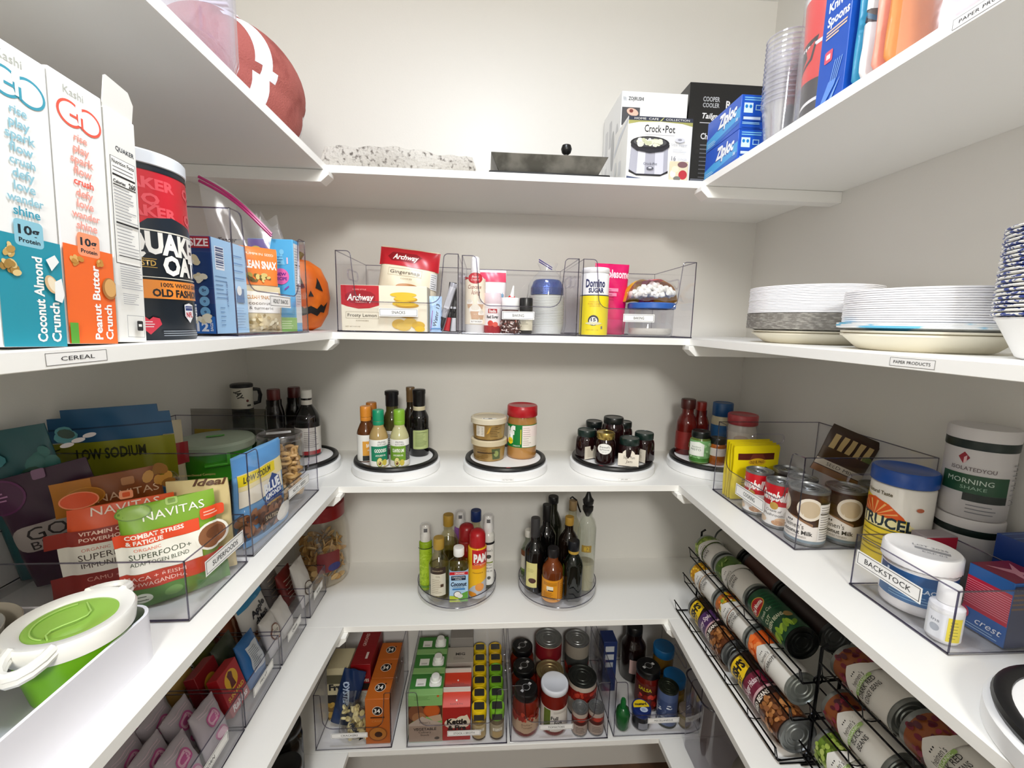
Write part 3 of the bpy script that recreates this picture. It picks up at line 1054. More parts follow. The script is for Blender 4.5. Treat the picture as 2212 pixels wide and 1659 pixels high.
# oat canister
t = thing('oat_canister', 'round red and black oats canister with white lid on left shelf', 'canister', (-.535, -.529, Zs), math.radians(78))
g = G()
g.lathe([(0, 0), (.0635, 0), (.065, .002), (.065, .235), (0, .235)], M('#16202b', .35), 56)
g.ob('canister_body', t)
g = G()
g.lathe([(.0655, .232), (.0668, .233), (.0668, .248), (.065, .25), (.06, .25), (.059, .247), (0, .247)], M('#dfe4ea', .35), 56)
g.ob('lid', t)
a = Art(.3)
W = 150
a.R(-W, 148, W, 224, '#c9202f')
for k, (x, y, tx) in enumerate(((-38, 208, 'QUAKER'), (-60, 188, 'OATS Q'), (-38, 172, 'QUAKER'), (-60, 155, 'OATS Q'), (70, 208, 'QUAKER'), (70, 172, 'QUAKER'))):
    a.T(tx, x, y, 13, '#e0525c', b=.04, w=92)
a.R(-W, 224, W, 226, '#0f1822').R(-W, 116, W, 148, '#131c27')
a.P([(-46, 148), (-30, 162), (0, 168), (34, 160), (48, 148)], '#16222f').R(-W, 146.5, W, 148.2, '#e9e4d4')
a.T('QUAKER', 0, 131, 26, '#f3f1ea', w=118, b=.05).T('OATS', 20, 103, 24, '#f3f1ea', w=74, b=.05).T('ESTD', -35, 104, 7, '#c9a24e', w=20, b=.02).R(-46, 109, -24, 109.8, '#c9a24e').R(-46, 98, -24, 98.8, '#c9a24e')
a.R(-W, 85, W, 86, '#e9e4d4').R(-55, 57, W, 82, '#e58a34').T('100% WHOLE GRAIN', 14, 76, 5.5, '#1c1c20', w=72, b=.02).T('OLD FASHIONED', 14, 65, 9.5, '#1c1c20', w=92, b=.04)
a.P([(8, 50), (17, 52.5), (26, 50), (26, 34), (17, 24), (8, 34)], '#e8e8ec').P([(9.5, 48.5), (24.5, 48.5), (24.5, 42), (9.5, 42)], '#233a78').T('NFL', 17, 36, 7, '#c22033', w=13, b=.03)
for k in range(5):
    a.E(11.5 + 2.8 * k, 46, .8, .8, '#e8e8ec', 8)
a.P([(-38, 8), (-50, 22), (-48, 30), (-42, 32), (-38, 28), (-34, 32), (-27, 30), (-25, 22)], '#d8334a').lines(-46, 17, -30, 27, 3, '#f2d9dc', 1.2, 3).lines(-24, 5, 40, 14, 3, '#9aa2ac', 1, 5).T('HERE', 37, 40, 8, '#dcdcda', w=24, b=.04, rot=-90)
a.build('printed_wrap', t, on_cyl(.065, 0), cut=(.008, 0))

# adult snacks bin and what stands in it
bin_('storage_bin', 'clear tall bin with ADULT SNACKS card on the left shelf', (-.458, -.272, Zs), PI / 2, .302, .30, .213, .083, 'ADULT SNACKS', (.012, .068), (92, 24), ctw=66)
zb = Zs + .004
a = Art(.4).R(-98, 146, 98, 165, '#a82230').T('SIZE', 80, 155.5, 12, '#f2ece8', w=32, b=.03).T('FAMILY', 30, 155.5, 12, '#f2ece8', w=52, b=.03)
for k, (x, y) in enumerate(((70, 125), (80, 95))):
    a.blobs(x - 6, y - 5, x + 6, y + 5, 8, 6, ['#efe8cf', '#e2d6ae', '#f6f1e0'], k + 3)
for k, y in enumerate((74, 56, 38)):
    a.E(84, y, 8.5, 8.5, '#79b4dd').T('0g' if not k else 'o', 84, y + 1, 5, '#1b3468', b=.03)
a.E(88, 10, 26, 22, '#2d6fc0').T('12', 78, 12, 14, '#f4f6fa', w=20, b=.04).T('BAGS', 93, 12, 4.5, '#f4f6fa', w=14, rot=90, b=.02).blobs(52, 22, 92, 30, 10, 7, ['#efe8cf', '#e2d6ae'], 9)
s = Art(.4).R(-52.5, 0, 52.5, 166, '#a4cdee')
s.R(-44, 112, -18, 152, '#e9eff6')
for k in range(9):
    s.R(-42, 116 + 4 * k, -20, 117.2 + 4 * k + (k % 3) * .7, '#39507a')
s.lines(-48, 60, -14, 104, 6, '#5d86ae', 1.2, 2).T('HEY LIGHTEN UP', -16, 70, 4.5, '#2b5390', w=44, rot=-90).lines(-40, 12, -20, 50, 5, '#5d86ae', 1.2, 4).lines(10, 96, 42, 150, 4, '#4c7fb4', 1.4, 5).R(14, 58, 38, 84, '#4f7fb2').E(22, 80, 8, 9, '#e8edf0').lines(8, 8, 44, 50, 8, '#6c98c2', 1, 7)
carton('popcorn_box', 'dark blue popcorn box with pale blue side inside ADULT SNACKS bin', 'snack box', (-.603, -.352, zb), 0, .2, .105, .166, '#1e3f78', {'F': a, 'R': s}, rough=.4)
a = Art(.4).R(-49, 118, -2, 205, '#57289a').R(-49, 70, -8, 118, '#57289a').E(-32, 172, 17, 18, '#e7c62d').E(-33, 172, 14, 15, '#57289a').P([(8, 150), (24, 176), (30, 150)], '#7fc4ea').lines(12, 152, 26, 170, 3, '#2a6fa8', 1.4, 2).E(24, 178, 5, 6, '#7fc4ea').R(34, 152, 37, 166, '#f2c8dc')
a.E(20, 124, 18, 18, '#ef6fb4', 20).T('NEW', 20, 129, 6.5, '#5a2b8c', w=24, b=.03).T('RECIPE', 20, 119, 6.5, '#5a2b8c', w=27, b=.03).P([(26, 96), (36, 104), (37, 101), (27, 93)], '#8a4fae')
s = Art(.4).R(-15, 20, 15, 198, '#e6eaec').lines(-12, 60, 12, 190, 22, '#8c9298', 1.1, 3).R(-12, 150, 12, 152, INK).R(-12, 104, 12, 106, INK)
carton('cracker_box', 'sky blue and purple snack cracker box inside ADULT SNACKS bin', 'snack box', (-.517, -.147, zb), 0, .098, .033, .206, '#56aee2', {'F': a, 'R': s}, rough=.4)
a = Art(.35).R(-38, 40, 38, 118, '#ee7f33').T('PUMPKIN SEED', 4, 104, 5, '#f8ecdc', w=54).T('CLEAN SNAX', 2, 82, 15, '#f6f2ea', w=68, b=.04).blobs(-26, 48, 26, 62, 16, 5, ['#b6a24a', '#8c7a30', '#d4bf72', '#6d5c28'], 3)
pouch('snack_pouch', 'orange topped snack pouch inside the ADULT SNACKS bin', 'snack bag', (-.515, -.232, zb + .058), math.radians(42), .078, .115, .03, '#cbb79a', a, seed=1)
a = Art(.35).R(-38, 40, 38, 84, '#e9e4dc').T('CLEAN SNAX', 0, 72, 7, '#c0884e', w=46, b=.03).T('coconut', 0, 60, 7, '#4a3a30', w=40).T('& turmeric', 2, 50, 6, '#4a3a30', w=44).blobs(-34, 4, 34, 36, 40, 4, ['#b9a274', '#dccca0', '#8f7a4e', '#e9dfc0'], 6)
pouch('snack_pouch', 'clear coconut snack pouch low at the front of ADULT SNACKS bin', 'snack bag', (-.506, -.252, zb), math.radians(40), .085, .095, .03, '#cdbd98', a, seed=2)
a = Art(.4).lines(-26, 6, 26, 26, 4, '#cfe6b4', 1.6, 4)
carton('snack_card', 'flat green printed snack packet behind the ADULT SNACKS card', 'snack bag', (-.476, -.195, zb), math.radians(80), .06, .012, .032, '#83ba58', {'F': a})
# gallon zipper bag standing up out of the bin
t = thing('zipper_bag', 'big clear zipper bag with magenta seal sticking out of ADULT SNACKS bin', 'zipper bag', (-.568, -.214, zb + .12))
g = G()
P0, P1, Q0, Q1 = Vector((-.062, .0, .205)), Vector((.07, .02, .095)), Vector((-.05, .01, -.02)), Vector((.05, .03, -.03))


def zb_(u, v, o=0):
    a = Q0.lerp(Q1, u)
    b = P0.lerp(P1, u) + Vector((0, 0, .014 * math.sin(PI * u)))
    p = a.lerp(b, v)
    return p + Vector((0, o * (1 - v) * math.sin(PI * u) + .007 * math.sin(8 * u + 5 * v) * math.sin(PI * v), 0))


g.grid(lambda u, v: zb_(u, v, -.016), 14, 14, FILM)
g.grid(lambda u, v: zb_(u, v, .016), 14, 14, FILM)
g.ob('bag_film', t, ang=80)
g = G()
for dv in (.93, .965):
    g.tube([zb_(i / 12, dv) for i in range(13)], .0032, M('#b0316f', .35), 6)
g.ob('zip_seal', t)
Art().T('Tender', 0, 0, 9, '#2b2b2e', w=38, sh=.3, b=.02).build('handwriting', t, lambda u, v, q: (u - .005, -.014 - q, v + .07))
t = thing('cellophane_bag', 'crumpled clear cellophane bag behind cracker box in ADULT SNACKS bin', 'plastic bag', (-.548, -.085, zb + .14))
g = G()
for k in range(3):
    g.grid(lambda u, v: ((u - .5) * .085 * (1 - .3 * v) + .012 * k - .01, .02 * math.sin(7 * u + 3 * v + k), .13 * v * (1 - .25 * k * u) + .01 * math.sin(11 * u + k)), 12, 10, FILM)
g.ob('bag_film', t, ang=60)

# jack-o'-lantern
t = thing('jack_o_lantern', 'small orange jack-o-lantern with black cut face between the two snack bins', 'pumpkin', (-.575, .12, Zs), face_cam(-.575, .12, .35))
PR = [(0, .004), (.03, 0), (.055, .012), (.076, .05), (.083, .095), (.078, .14), (.06, .18), (.03, .2), (.012, .197), (0, .195)]
g = G()
g.lathe(PR, M('#ee7a1e', .5, bump=.25, bs=25, var='#d8640f', vs=12), 60, mod=lambda a, z: 1 + .025 * abs(math.cos(4.5 * a)) - .015)
g.ob('pumpkin_body', t, ang=80)


def pr(v):
    for (a, za), (b, zb__) in zip(PR, PR[1:]):
        if za <= v <= zb__:
            return a + (b - a) * (v - za) / (zb__ - za)
    return .01


a = Art(.6)
a.P([(-38, 112), (-14, 120), (-24, 150)], '#14110f').P([(38, 112), (14, 120), (24, 150)], '#14110f').P([(-7, 96), (7, 96), (0, 112)], '#14110f')
a.P([(-56, 84), (-40, 70), (-30, 76), (-18, 62), (0, 70), (18, 62), (30, 76), (40, 70), (56, 84), (44, 52), (30, 54), (22, 42), (0, 50), (-22, 42), (-30, 54), (-44, 52)], '#14110f')
a.build('carved_face', t, lambda u, v, q: ((pr(v) * 1.008 + .0012 + q) * math.sin(u / .08), -(pr(v) * 1.008 + .0012 + q) * math.cos(u / .08), v), cut=(.006, .006))
g = G().tube([(0, 0, .194), (.004, 0, .21), (.012, 0, .222)], .008, M('#5e6a2e', .7), 8)
g.ob('stem', t)

# ------------------------------------------------------------------ second level, back shelf bins
bin_('storage_bin', 'clear bin with SNACKS card on the back shelf, left of three', (-.269, .006, Zs), 0, .326, .30, .215, .083, 'SNACKS', (0.001, .056), (104, 22), ctw=36)
bin_('storage_bin', 'clear middle bin with BAKING card holding cupcake icing and sprinkles', (.064, .006, Zs), 0, .322, .30, .212, .080, 'BAKING', (-.005, .055), (90, 22), ctw=32)
bin_('storage_bin', 'clear right bin with BAKING card holding yellow sugar tub', (.397, .006, Zs), 0, .322, .30, .212, .080, 'BAKING', (.004, .055), (90, 22), ctw=30)
RED, CRM = '#c01f2b', '#efe6cf'
a = Art(.35).P([(-116, 123), (-14, 123), (-14, 70), (-40, 62), (-70, 60), (-100, 66), (-116, 72)], RED).P([(-104, 98), (-90, 106), (-60, 110), (-36, 106), (-24, 98), (-24, 84), (-40, 76), (-66, 73), (-90, 76), (-104, 84)], '#a01421')
a.T('Archway', -64, 91, 17, '#fbf6ee', w=72, b=.025, sh=.25).T('HOME STYLE', -66, 112, 3, '#f0c9bd', w=36).T('CLASSICS', -62, 78, 3.4, '#f3d9ce', w=30).O(-104, 34, -16, 52, .5, '#8d7c60').T('Frosty Lemon', -60, 43, 8.5, '#3d342b', w=78).T('COOKIES', -60, 28, 3, '#8d7c60', w=34).T('NET WT 9.25 OZ', -86, 12, 2.6, '#8d7c60', w=40)
Y, YD = '#e9c02e', '#c6951d'
for (x, y, rx, ry, c) in ((52, 100, 36, 7, Y), (58, 88, 32, 8, YD), (56, 90, 30, 6, Y), (48, 76, 26, 8, Y), (62, 72, 32, 7, YD), (60, 75, 28, 5, Y), (40, 20, 20, 14, '#d9b04a'), (52, 14, 20, 12, '#e0bd5c'), (70, 26, 18, 12, '#e4bf55'), (92, 18, 18, 11, '#ddb238'), (96, 8, 14, 8, Y), (66, 46, 24, 9, YD)):
    a.E(x, y, rx, ry, c)
carton('cookie_box', 'red and cream cookie box with lemon cookies inside the SNACKS bin', 'cookie box', (-.309, .058, Zs + .004), 0, .232, .075, .124, CRM, {'F': a})
a = Art(.3).P([(-92, 182), (92, 176), (92, 236), (-92, 236)], RED).P([(-52, 222), (20, 222), (40, 212), (20, 192), (-52, 194), (-66, 208)], '#8e101c').T('Archway', -10, 208, 16, '#fbf6ee', w=78, b=.025, sh=.25).O(-56, 150, 44, 172, .6, '#9b8a6c').T('Gingersnap', -6, 161, 10, '#4a4036', w=88).T('COOKIES', 0, 142, 3.5, '#9b8a6c', w=34).E(6, 116, 34, 12, '#c08a5c').E(24, 114, 24, 10, '#a87246').R(70, 120, 88, 170, '#e9e9ea').lines(72, 122, 86, 168, 7, '#6d6d73', 1.4, 2)
pouch('cookie_bag', 'red and cream gingersnap cookie bag leaning in SNACKS bin', 'cookie bag', (-.285, .165, Zs + .004), 0, .175, .24, .075, '#eadfc6', a, rx=-.10, ry=.10, seed=3, wob=.006, pw=5)
a = Art(.35).T('Water 13', 2, 48, 10, '#2b2b33', w=62, rot=80, sh=.2).P([(-13, 4), (-8, 60), (-9.5, 60), (-15, 4)], '#9b3f9c').R(-15, 8, 15, 11, '#5a8ec2')
pouch('drink_packet', 'pale blue hand-labelled packet right of cookie box in SNACKS bin', 'packet', (-.172, .045, Zs + .004), .1, .034, .1, .012, '#aecdee', a, seed=4, nu=8)
for k, (x, ry_, c, b_, lb) in enumerate(((-.162, .30, '#b9b9be', '#1c1c20', 'silver topped snack stick leaning beside the blue packet'), (-.143, .13, '#1b1a1e', '#c0202c', 'black and red snack stick in SNACKS bin corner'), (-.125, .0, '#1b1a1e', '#d9d9dc', 'black and white snack stick against SNACKS bin right wall'))):
    a = Art(.3).R(-8, 70, 8, 128, c).R(-8, 2, 8, 40, b_).R(-8, 66, 8, 72, '#c9c9cf')
    pouch('snack_stick', lb, 'packet', (x, .05 + .015 * k, Zs + .005), 0, .02, .14, .014, M('#202024' if k else '#a5a5ab', .25, .3), a, ry=ry_, seed=k, nu=6, pw=8)

# baking, middle
zb = Zs + .004
a = Art(.3)
a.R(-80, 24, 80, 150, '#efe3cd').E(0, 150, 21, 15, '#b3222d').E(0, 150, 19, 13, '#c4303a').T('Betty', 0, 154, 6, '#f6ece6', w=20, sh=.3).T('Crocker', 0, 146, 5, '#f6ece6', w=24, sh=.3).P([(-21, 152), (-40, 156), (-40, 146), (-21, 148)], '#b3222d').T('Cupcake', -2, 127, 10, '#8c2a24', w=38, sh=.25).T('Icing', 2, 112, 11, '#8c2a24', w=24, sh=.25)
for (x, y, s_) in ((-16, 84, 10), (16, 84, 11), (0, 64, 17), (18, 54, 10)):
    a.E(x, y, s_, s_ * .8, '#f4efe6').E(x, y + s_ * .4, s_ * .7, s_ * .5, '#e4dccd').P([(x - s_ * .8, y - 4), (x + s_ * .8, y - 4), (x + s_ * .55, y - s_ * 1.5), (x - s_ * .55, y - s_ * 1.5)], '#cfa98a')
a.R(-14, 26, 22, 37, '#f5f2ec').T('BUTTERCREAM', 4, 32, 4, '#4a3a33', w=28)
bottle('icing_can', 'white pressurised cupcake icing can with red spoon badge in BAKING bin', (-.061, .045, zb), face_cam(-.061, .045), .0285, .212, '#f0efee', '#efeeec', .012, .04, sh=.68, nr=.013, art=a, cat='icing can', capsh='dome')
a = Art(.3).R(-38, 150, 38, 178, '#e84a6a').T('Cotton Clouds', 2, 112, 12, '#4a9cc8', w=60, sh=.2, b=.03).E(-14, 92, 8, 5, '#e84a6a').blobs(-34, 10, 34, 70, 20, 8, ['#f3e3e8', '#ffffff', '#e6d3dc'], 2)
pouch('candy_pouch', 'white pouch with pink top band behind red sugar jar', 'candy bag', (-.01, .125, zb), 0, .078, .185, .04, '#ebe6e8', a, seed=5, pw=5)


def shaker(lb, x, y, h, r, lidc, bodyc, labc, art, lh=.03, z0=.018, z1=.07):
    return jar('sprinkle_jar', lb, (x, y, zb), face_cam(x, y), r, h, bodyc, lidc, r * .99, lh, art, (z0, z1) if labc else None, labc or '#fff')


a = Art(.4).R(-13, 56, 13, 68, '#b4242e').T('Badia', 0, 62, 8, '#f6e9e4', w=20, b=.03).T('Red Sugar', 0, 46, 8, '#26262a', w=34, b=.03).E(-6, 28, 8, 8, '#cf3a2e').E(8, 25, 8, 7, '#e0584a')
shaker('red sugar jar with white label and pinkish lid in BAKING bin', -.0113, .04, .112, .0242, '#e3cfd6', '#a91f2c', '#f0e9e8', a, .03, .022, .082)
a = Art(.4).blobs(-60, 4, 60, 36, 150, 3.4, ['#f0e6e2', '#8c4a42', '#3a2320', '#d9c2ba', '#5a2f2a'], 4, .35)
shaker('sprinkle jar with white lid and brown-white sprinkles in BAKING bin', .0387, .038, .1, .0253, '#f4f3f2', '#5a3a36', None, a, .032)
a = Art(.4).lines(-12, 26, 8, 46, 5, '#7d7766', 1, 2).R(6, 40, 14, 46, '#d9b93a')
shaker('small extract bottle with black lid and cream label in BAKING bin', .084, .042, .101, .0193, '#18181a', '#1a1614', '#ece6cf', a, .05, .01, .05)
t = thing('frosting_tube', 'red and white gel tube standing upright behind white-lidded sprinkle jar', 'gel tube', (.04, .115, zb + .055), .1, None, 0, .14)
g = G()
g.lathe([(0, 0), (.014, 0), (.012, .05), (.008, .056), (.006, .058), (.0015, .085), (0, .085)], M('#e2322c', .3), 24, sy=.6)
g.ob('tube_body', t)
Art().R(-8, 6, 10, 20, '#f0e6da').R(-6, 26, 6, 40, '#f4f1ee').build('printed_front', t, lambda u, v, q: (u, -.0098 - q, v))
g = G().lathe([(0, .0525), (.0082, .0525), (.006, .06), (.0022, .086), (0, .087)], M('#f3f2f0', .4), 20, sy=.8)
g.ob('nozzle', t)
g = G().box(-.022, .022, -.006, .006, -.004, .003, M('#d8284e', .35))
g.ob('crimp', t)
# zipper bag with cup stacks: each cup liner its own thing
CX, CY = .153, .115
cl0 = thing('baking_cup', 'pale grey foil baking cup in the nested stack inside a clear bag', 'baking cup', (CX, CY, zb), 0, 'pale grey baking cups in the bag')
g = G()
LIN = M('#e2e3e1', .4, .1)
g.lathe([(0, .001), (.044, .001), (.0525, .024), (.0535, .0245), (.0532, .0255), (.0438, .0022), (0, .0022)], LIN, 48, mod=lambda a, z: 1 + .012 * math.sin(24 * a))
g.ob('cup_body', cl0)
for k in range(1, 20):
    dup(cl0, (CX + .0001 * math.sin(k * 2.1), CY + .0001 * math.cos(k * 1.7), zb + .0046 * k))
cl1 = thing('baking_cup', 'dark blue foil baking cup on top of the pale grey stack', 'baking cup', (CX, CY, zb + .116), 0, 'dark blue baking cups in the bag')
g = G()
g.lathe([(0, .0255), (.036, .0255), (.042, .02), (.05, 0), (.049, 0), (.041, .0185), (.0355, .024), (0, .024)], M('#163a86', .25, .4, bump=.4, bs=90), 48, mod=lambda a, z: 1 + .012 * math.sin(24 * a))
g.ob('cup_body', cl1)
for k in range(1, 5):
    dup(cl1, (CX, CY, zb + .116 + .0045 * k))
t = thing('zipper_bag', 'clear zipper bag round the baking cups, purple seal at top', 'zipper bag', (CX, CY, zb))
g = G()
g.lathe([(.056, .001), (.059, .03), (.0585, .11), (.056, .145), (.045, .165), (.028, .182), (.022, .19), (.03, .208)], CLEAR('#feffff', .7, .05, .12, .05), 40, mod=lambda a, z: 1 + .03 * math.sin(7 * a + 50 * z) + .02 * math.sin(13 * a - 70 * z))
g.ob('bag_film', t, ang=80)
g = G()
for k in (0, .006):
    g.tube([(-.03 + .008 * i, -.022, .216 - .0045 * i - k) for i in range(6)], .0016, M('#4a3f86', .35), 5)
g.ob('zip_seal', t)

# baking, right
a = Art(.35)
W = 140
a.R(-W, 1, W, 111, '#f2dc10').R(-W, 111, W, 114, '#262a4c').T('Domino', 0, 146, 21, '#232a5e', w=57, b=.035).T('SUGAR', 3, 126, 12, '#232a5e', w=44, b=.04).T('PREMIUM', -4, 94, 3, '#d0882a', w=24).T('PURE CANE', -2, 88, 4.4, '#d0882a', w=34).T('GRANULATED', 0, 82, 3, '#d0882a', w=30)
a.E(-2, 42, 15, 15, '#2a2a3a').E(-2, 40, 11.5, 11.5, '#f1f0ea').T('15', -2, 44, 9, '#26263a', w=14, b=.04).P([(-26, 34), (-14, 37), (12, 37), (24, 34), (12, 30), (-14, 30)], '#ded9b4').T('NET WT 1 LB', -4, 15, 2.6, '#b08a20', w=34).R(20, 18, 25, 26, '#77707c')
jar('sugar_tub', 'white and yellow sugar tub at left of the right BAKING bin', (.284, .058, zb), face_cam(.284, .058, .05), .0405, .19, '#f2f1f0', '#efeeee', .0405, .014, a, cat='sugar tub', shoulder=.02)
a = Art(.3).T('Wholesome', 2, 184, 24, '#f6d9e4', w=92, b=.03, sh=.15).R(-44, 130, 14, 140, '#e98bb0').R(-44, 116, 10, 126, '#e98bb0').R(-44, 100, -14, 112, '#f2c9d8').lines(-42, 102, 10, 138, 5, '#b30a52', 1.2, 3).blobs(-44, 60, -20, 90, 14, 6, ['#8c5a34', '#a97a4c', '#c79a64'], 3).R(-52, 2, 52, 46, '#cf2f6c')
pouch('sugar_bag', 'hot pink sugar bag leaning right inside the right BAKING bin', 'sugar bag', (.352, .140, zb), .03, .094, .215, .06, M('#d90f63', .25, bump=.3, bs=40), a, ry=.02, seed=6, pw=4, taper=-.16)
t = jar('food_tub', 'round clear tub with blue lid inside the right BAKING bin', (.472, .1, zb), 0, .066, .098, CLEAR('#f6f7f9', .8, .06, .05), '#2f62b4', .0705, .017, contents=M('#ece7da', .8), ch=.28, shoulder=.05, cat='food tub')
g = G()
rg = random.Random(5)
t = thing('marshmallow_bag', 'clear bag of white marshmallows lying on the blue-lidded tub', 'marshmallow bag', (.468, .1, zb + .099))
g = G()
for k in range(120):
    a_ = rg.uniform(0, 2 * PI)
    q = math.sqrt(rg.random())
    x, y = .068 * q * math.cos(a_), .046 * q * math.sin(a_)
    zt = .012 + (.04 + .010 * (x > 0)) * (1 - q * q * .55) * (.35 + .65 * rg.random())
    X = Matrix.Translation((x, y, zt)) @ Matrix.Rotation(rg.uniform(0, 3), 4, 'X') @ Matrix.Rotation(rg.uniform(0, 3), 4, 'Y')
    g.lathe([(0, -.007), (.006, -.007), (.0078, -.004), (.0078, .004), (.006, .007), (0, .007)], M('#f3f0ec', .8), 10, X)
o = g.ob('marshmallows', t)
o['kind'] = 'stuff'
g = G()
cf = CLEAR('#feffff', .6, .05, .12, .05)
cols = [cf, M('#e6b51e', .35), M('#ef5aa8', .35), M('#e4322a', .35), M('#f0a91c', .35)]


def bagtop(u, v):
    x, y = (u - .5) * .16, (v - .5) * .115
    e = max(0, 1 - (2 * u - 1) ** 4) * max(0, 1 - (2 * v - 1) ** 4)
    return (x, y, .004 + .064 * e ** .7 + .0025 * math.sin(17 * u + 9 * v))


NU_, NV_ = 20, 12
for i in range(NU_):
    for j in range(NV_):
        u, v = (i + .5) / NU_, (j + .5) / NV_
        m = cf
        if v > .42:
            m = cols[1] if u < .38 else (cols[2] if u < .5 else (cols[3] if u < .72 else cols[4]))
        elif v > .3 and .42 < u < .66:
            m = cols[2] if u < .5 else cols[3]
        q = [bagtop(i / NU_, j / NV_), bagtop((i + 1) / NU_, j / NV_), bagtop((i + 1) / NU_, (j + 1) / NV_), bagtop(i / NU_, (j + 1) / NV_)]
        g.add(q, [(0, 1, 2, 3)], m)
g.ob('printed_wrapper', t, ang=80)

# ------------------------------------------------------------------ second level, right shelf: paper plates and bowls
def plate(name, label, group, r, m, depth=.016, fluted=True, wall=.0021, foam=False):
    t = thing(name, label, 'paper plate', (0, 0, 0), 0, group)
    g = G()
    if foam:
        pr_ = [(0, 0), (r * .72, 0), (r * .78, .003), (r * .97, depth), (r, depth + .001), (r, depth + .004), (r * .95, depth + .003), (r * .77, .007), (r * .7, .004), (0, .004)]
    else:
        pr_ = [(0, .0), (r * .72, 0), (r * .80, .004), (r * .9, depth * .7), (r, depth * .8), (r * 1.002, depth * .8 + wall * 1.25), (r * .9, depth * .7 + wall), (r * .795, .004 + wall), (r * .715, wall), (0, wall)]
    g.lathe(pr_, m, 64, mod=(lambda a, z: 1 + (.0035 * math.sin(40 * a) if z > .006 else 0)) if fluted else None)
    g.ob('plate_body', t, ang=60)
    return t


def stack(proto, n, x, y, z, dz, jit, seed):
    rg = random.Random(seed)
    for k in range(n):
        loc = (x + rg.uniform(-jit, jit), y + rg.uniform(-jit, jit), z + dz * k)
        if k == 0:
            proto.location = loc
            proto.rotation_euler = (0, 0, 0)
        else:
            dup(proto, loc, rz=2 * PI / 40 * rg.randint(0, 39))


PW, PG_, PC = M('#fbfafc', .6), M('#a39f98', .6, var='#7d7973', vs=60), M('#ebe5d3', .55)
X1, Y1, X2, Y2 = .735, -.215, .722, -.497
stack(plate('paper_plate', 'cream plate under the grey and white plate stack on right shelf', 'cream plates under the far stack', .118, PC, .020, False, foam=True), 2, X1, Y1, Zs, .0055, .0003, 1)
stack(plate('paper_plate', 'grey paper plate low in the far plate stack on right shelf', 'grey paper plates in far stack', .131, PG_, .014), 12, X1, Y1, Zs + .0225, .0029, .0003, 2)
stack(plate('paper_plate', 'white paper plate above the grey ones in the far plate stack', 'white paper plates in far stack', .130, PW, .014), 17, X1, Y1, Zs + .0585, .0035, .0006, 3)
stack(plate('paper_plate', 'cream plate under the near white plate stack on right shelf', 'cream plates under near stack', .115, PC, .024, False, foam=True), 2, X2, Y2, Zs, .0055, .0003, 4)
PB = M('#eef0f2', .5, var='#6cc0e4', vs=7, lo=.42, hi=.46)
stack(plate('paper_plate', 'white and sky blue printed plate low in the near plate stack', 'blue printed plates in near stack', .122, PB, .014), 3, X2, Y2, Zs + .0275, .0029, .0003, 5)
stack(plate('paper_plate', 'white paper plate in the near plate stack on the right shelf', 'white paper plates in near stack', .115, PW, .014), 15, X2, Y2, Zs + .0375, .0036, .0006, 6)
BS = M('#eceae2', .5, var='#2b3f8c', vs=110, lo=.47, hi=.5)
bx, by = .705, -.712
t = thing('paper_bowl', 'plain white bowl at the foot of the blue speckled bowl stack', 'paper bowl', (bx, by, Zs))
g = G().lathe([(0, 0), (.05, 0), (.056, .004), (.078, .05), (.08, .051), (.08, .054), (.076, .052), (.053, .006), (0, .004)], M('#ecebea', .5), 48)
g.ob('bowl_body', t)
t0 = thing('paper_bowl', 'blue and white speckled paper bowl in the stack on right shelf', 'paper bowl', (bx, by, Zs + .017), 0, 'blue speckled paper bowls')
g = G().lathe([(0, 0), (.045, 0), (.05, .003), (.074, .038), (.083, .0395), (.084, .041), (.0825, .0425), (.0735, .0405), (.048, .005), (0, .0015)], BS, 56, mod=lambda a, z: 1 + (.008 * math.sin(36 * a) if z > .02 else 0))
g.ob('bowl_body', t0)
rg = random.Random(8)
for k in range(1, 22):
    dup(t0, (bx, by, Zs + .017 + .0052 * k), rz=2 * PI / 36 * rg.randint(0, 35))
# ------------------------------------------------------------------ third level, back shelf turntables
S3 = Z3
TP = S3 + .0363
DK = M('#0b0a0a', .07, 0, .6)
GOLD = M('#a98b3e', .3, .9)
turntable('leftmost turntable in the back corner, dark vinegar bottles on it', (-.632, .16, S3))
turntable('black rimmed turntable carrying the salad dressing bottles', (-.312, .166, S3), card='DRESSINGS')
turntable('black rimmed turntable carrying nut butter tubs and red-lidded jar', (.04, .166, S3), card='NUT BUTTERS', mark=.02)
turntable('black rimmed turntable crowded with dark jelly jars', (.395, .166, S3), card='JELLIES', mark=-.55)
turntable('rightmost back turntable with pesto and ketchup behind COOKING bin', (.733, .16, S3), card='CONDIMENTS')


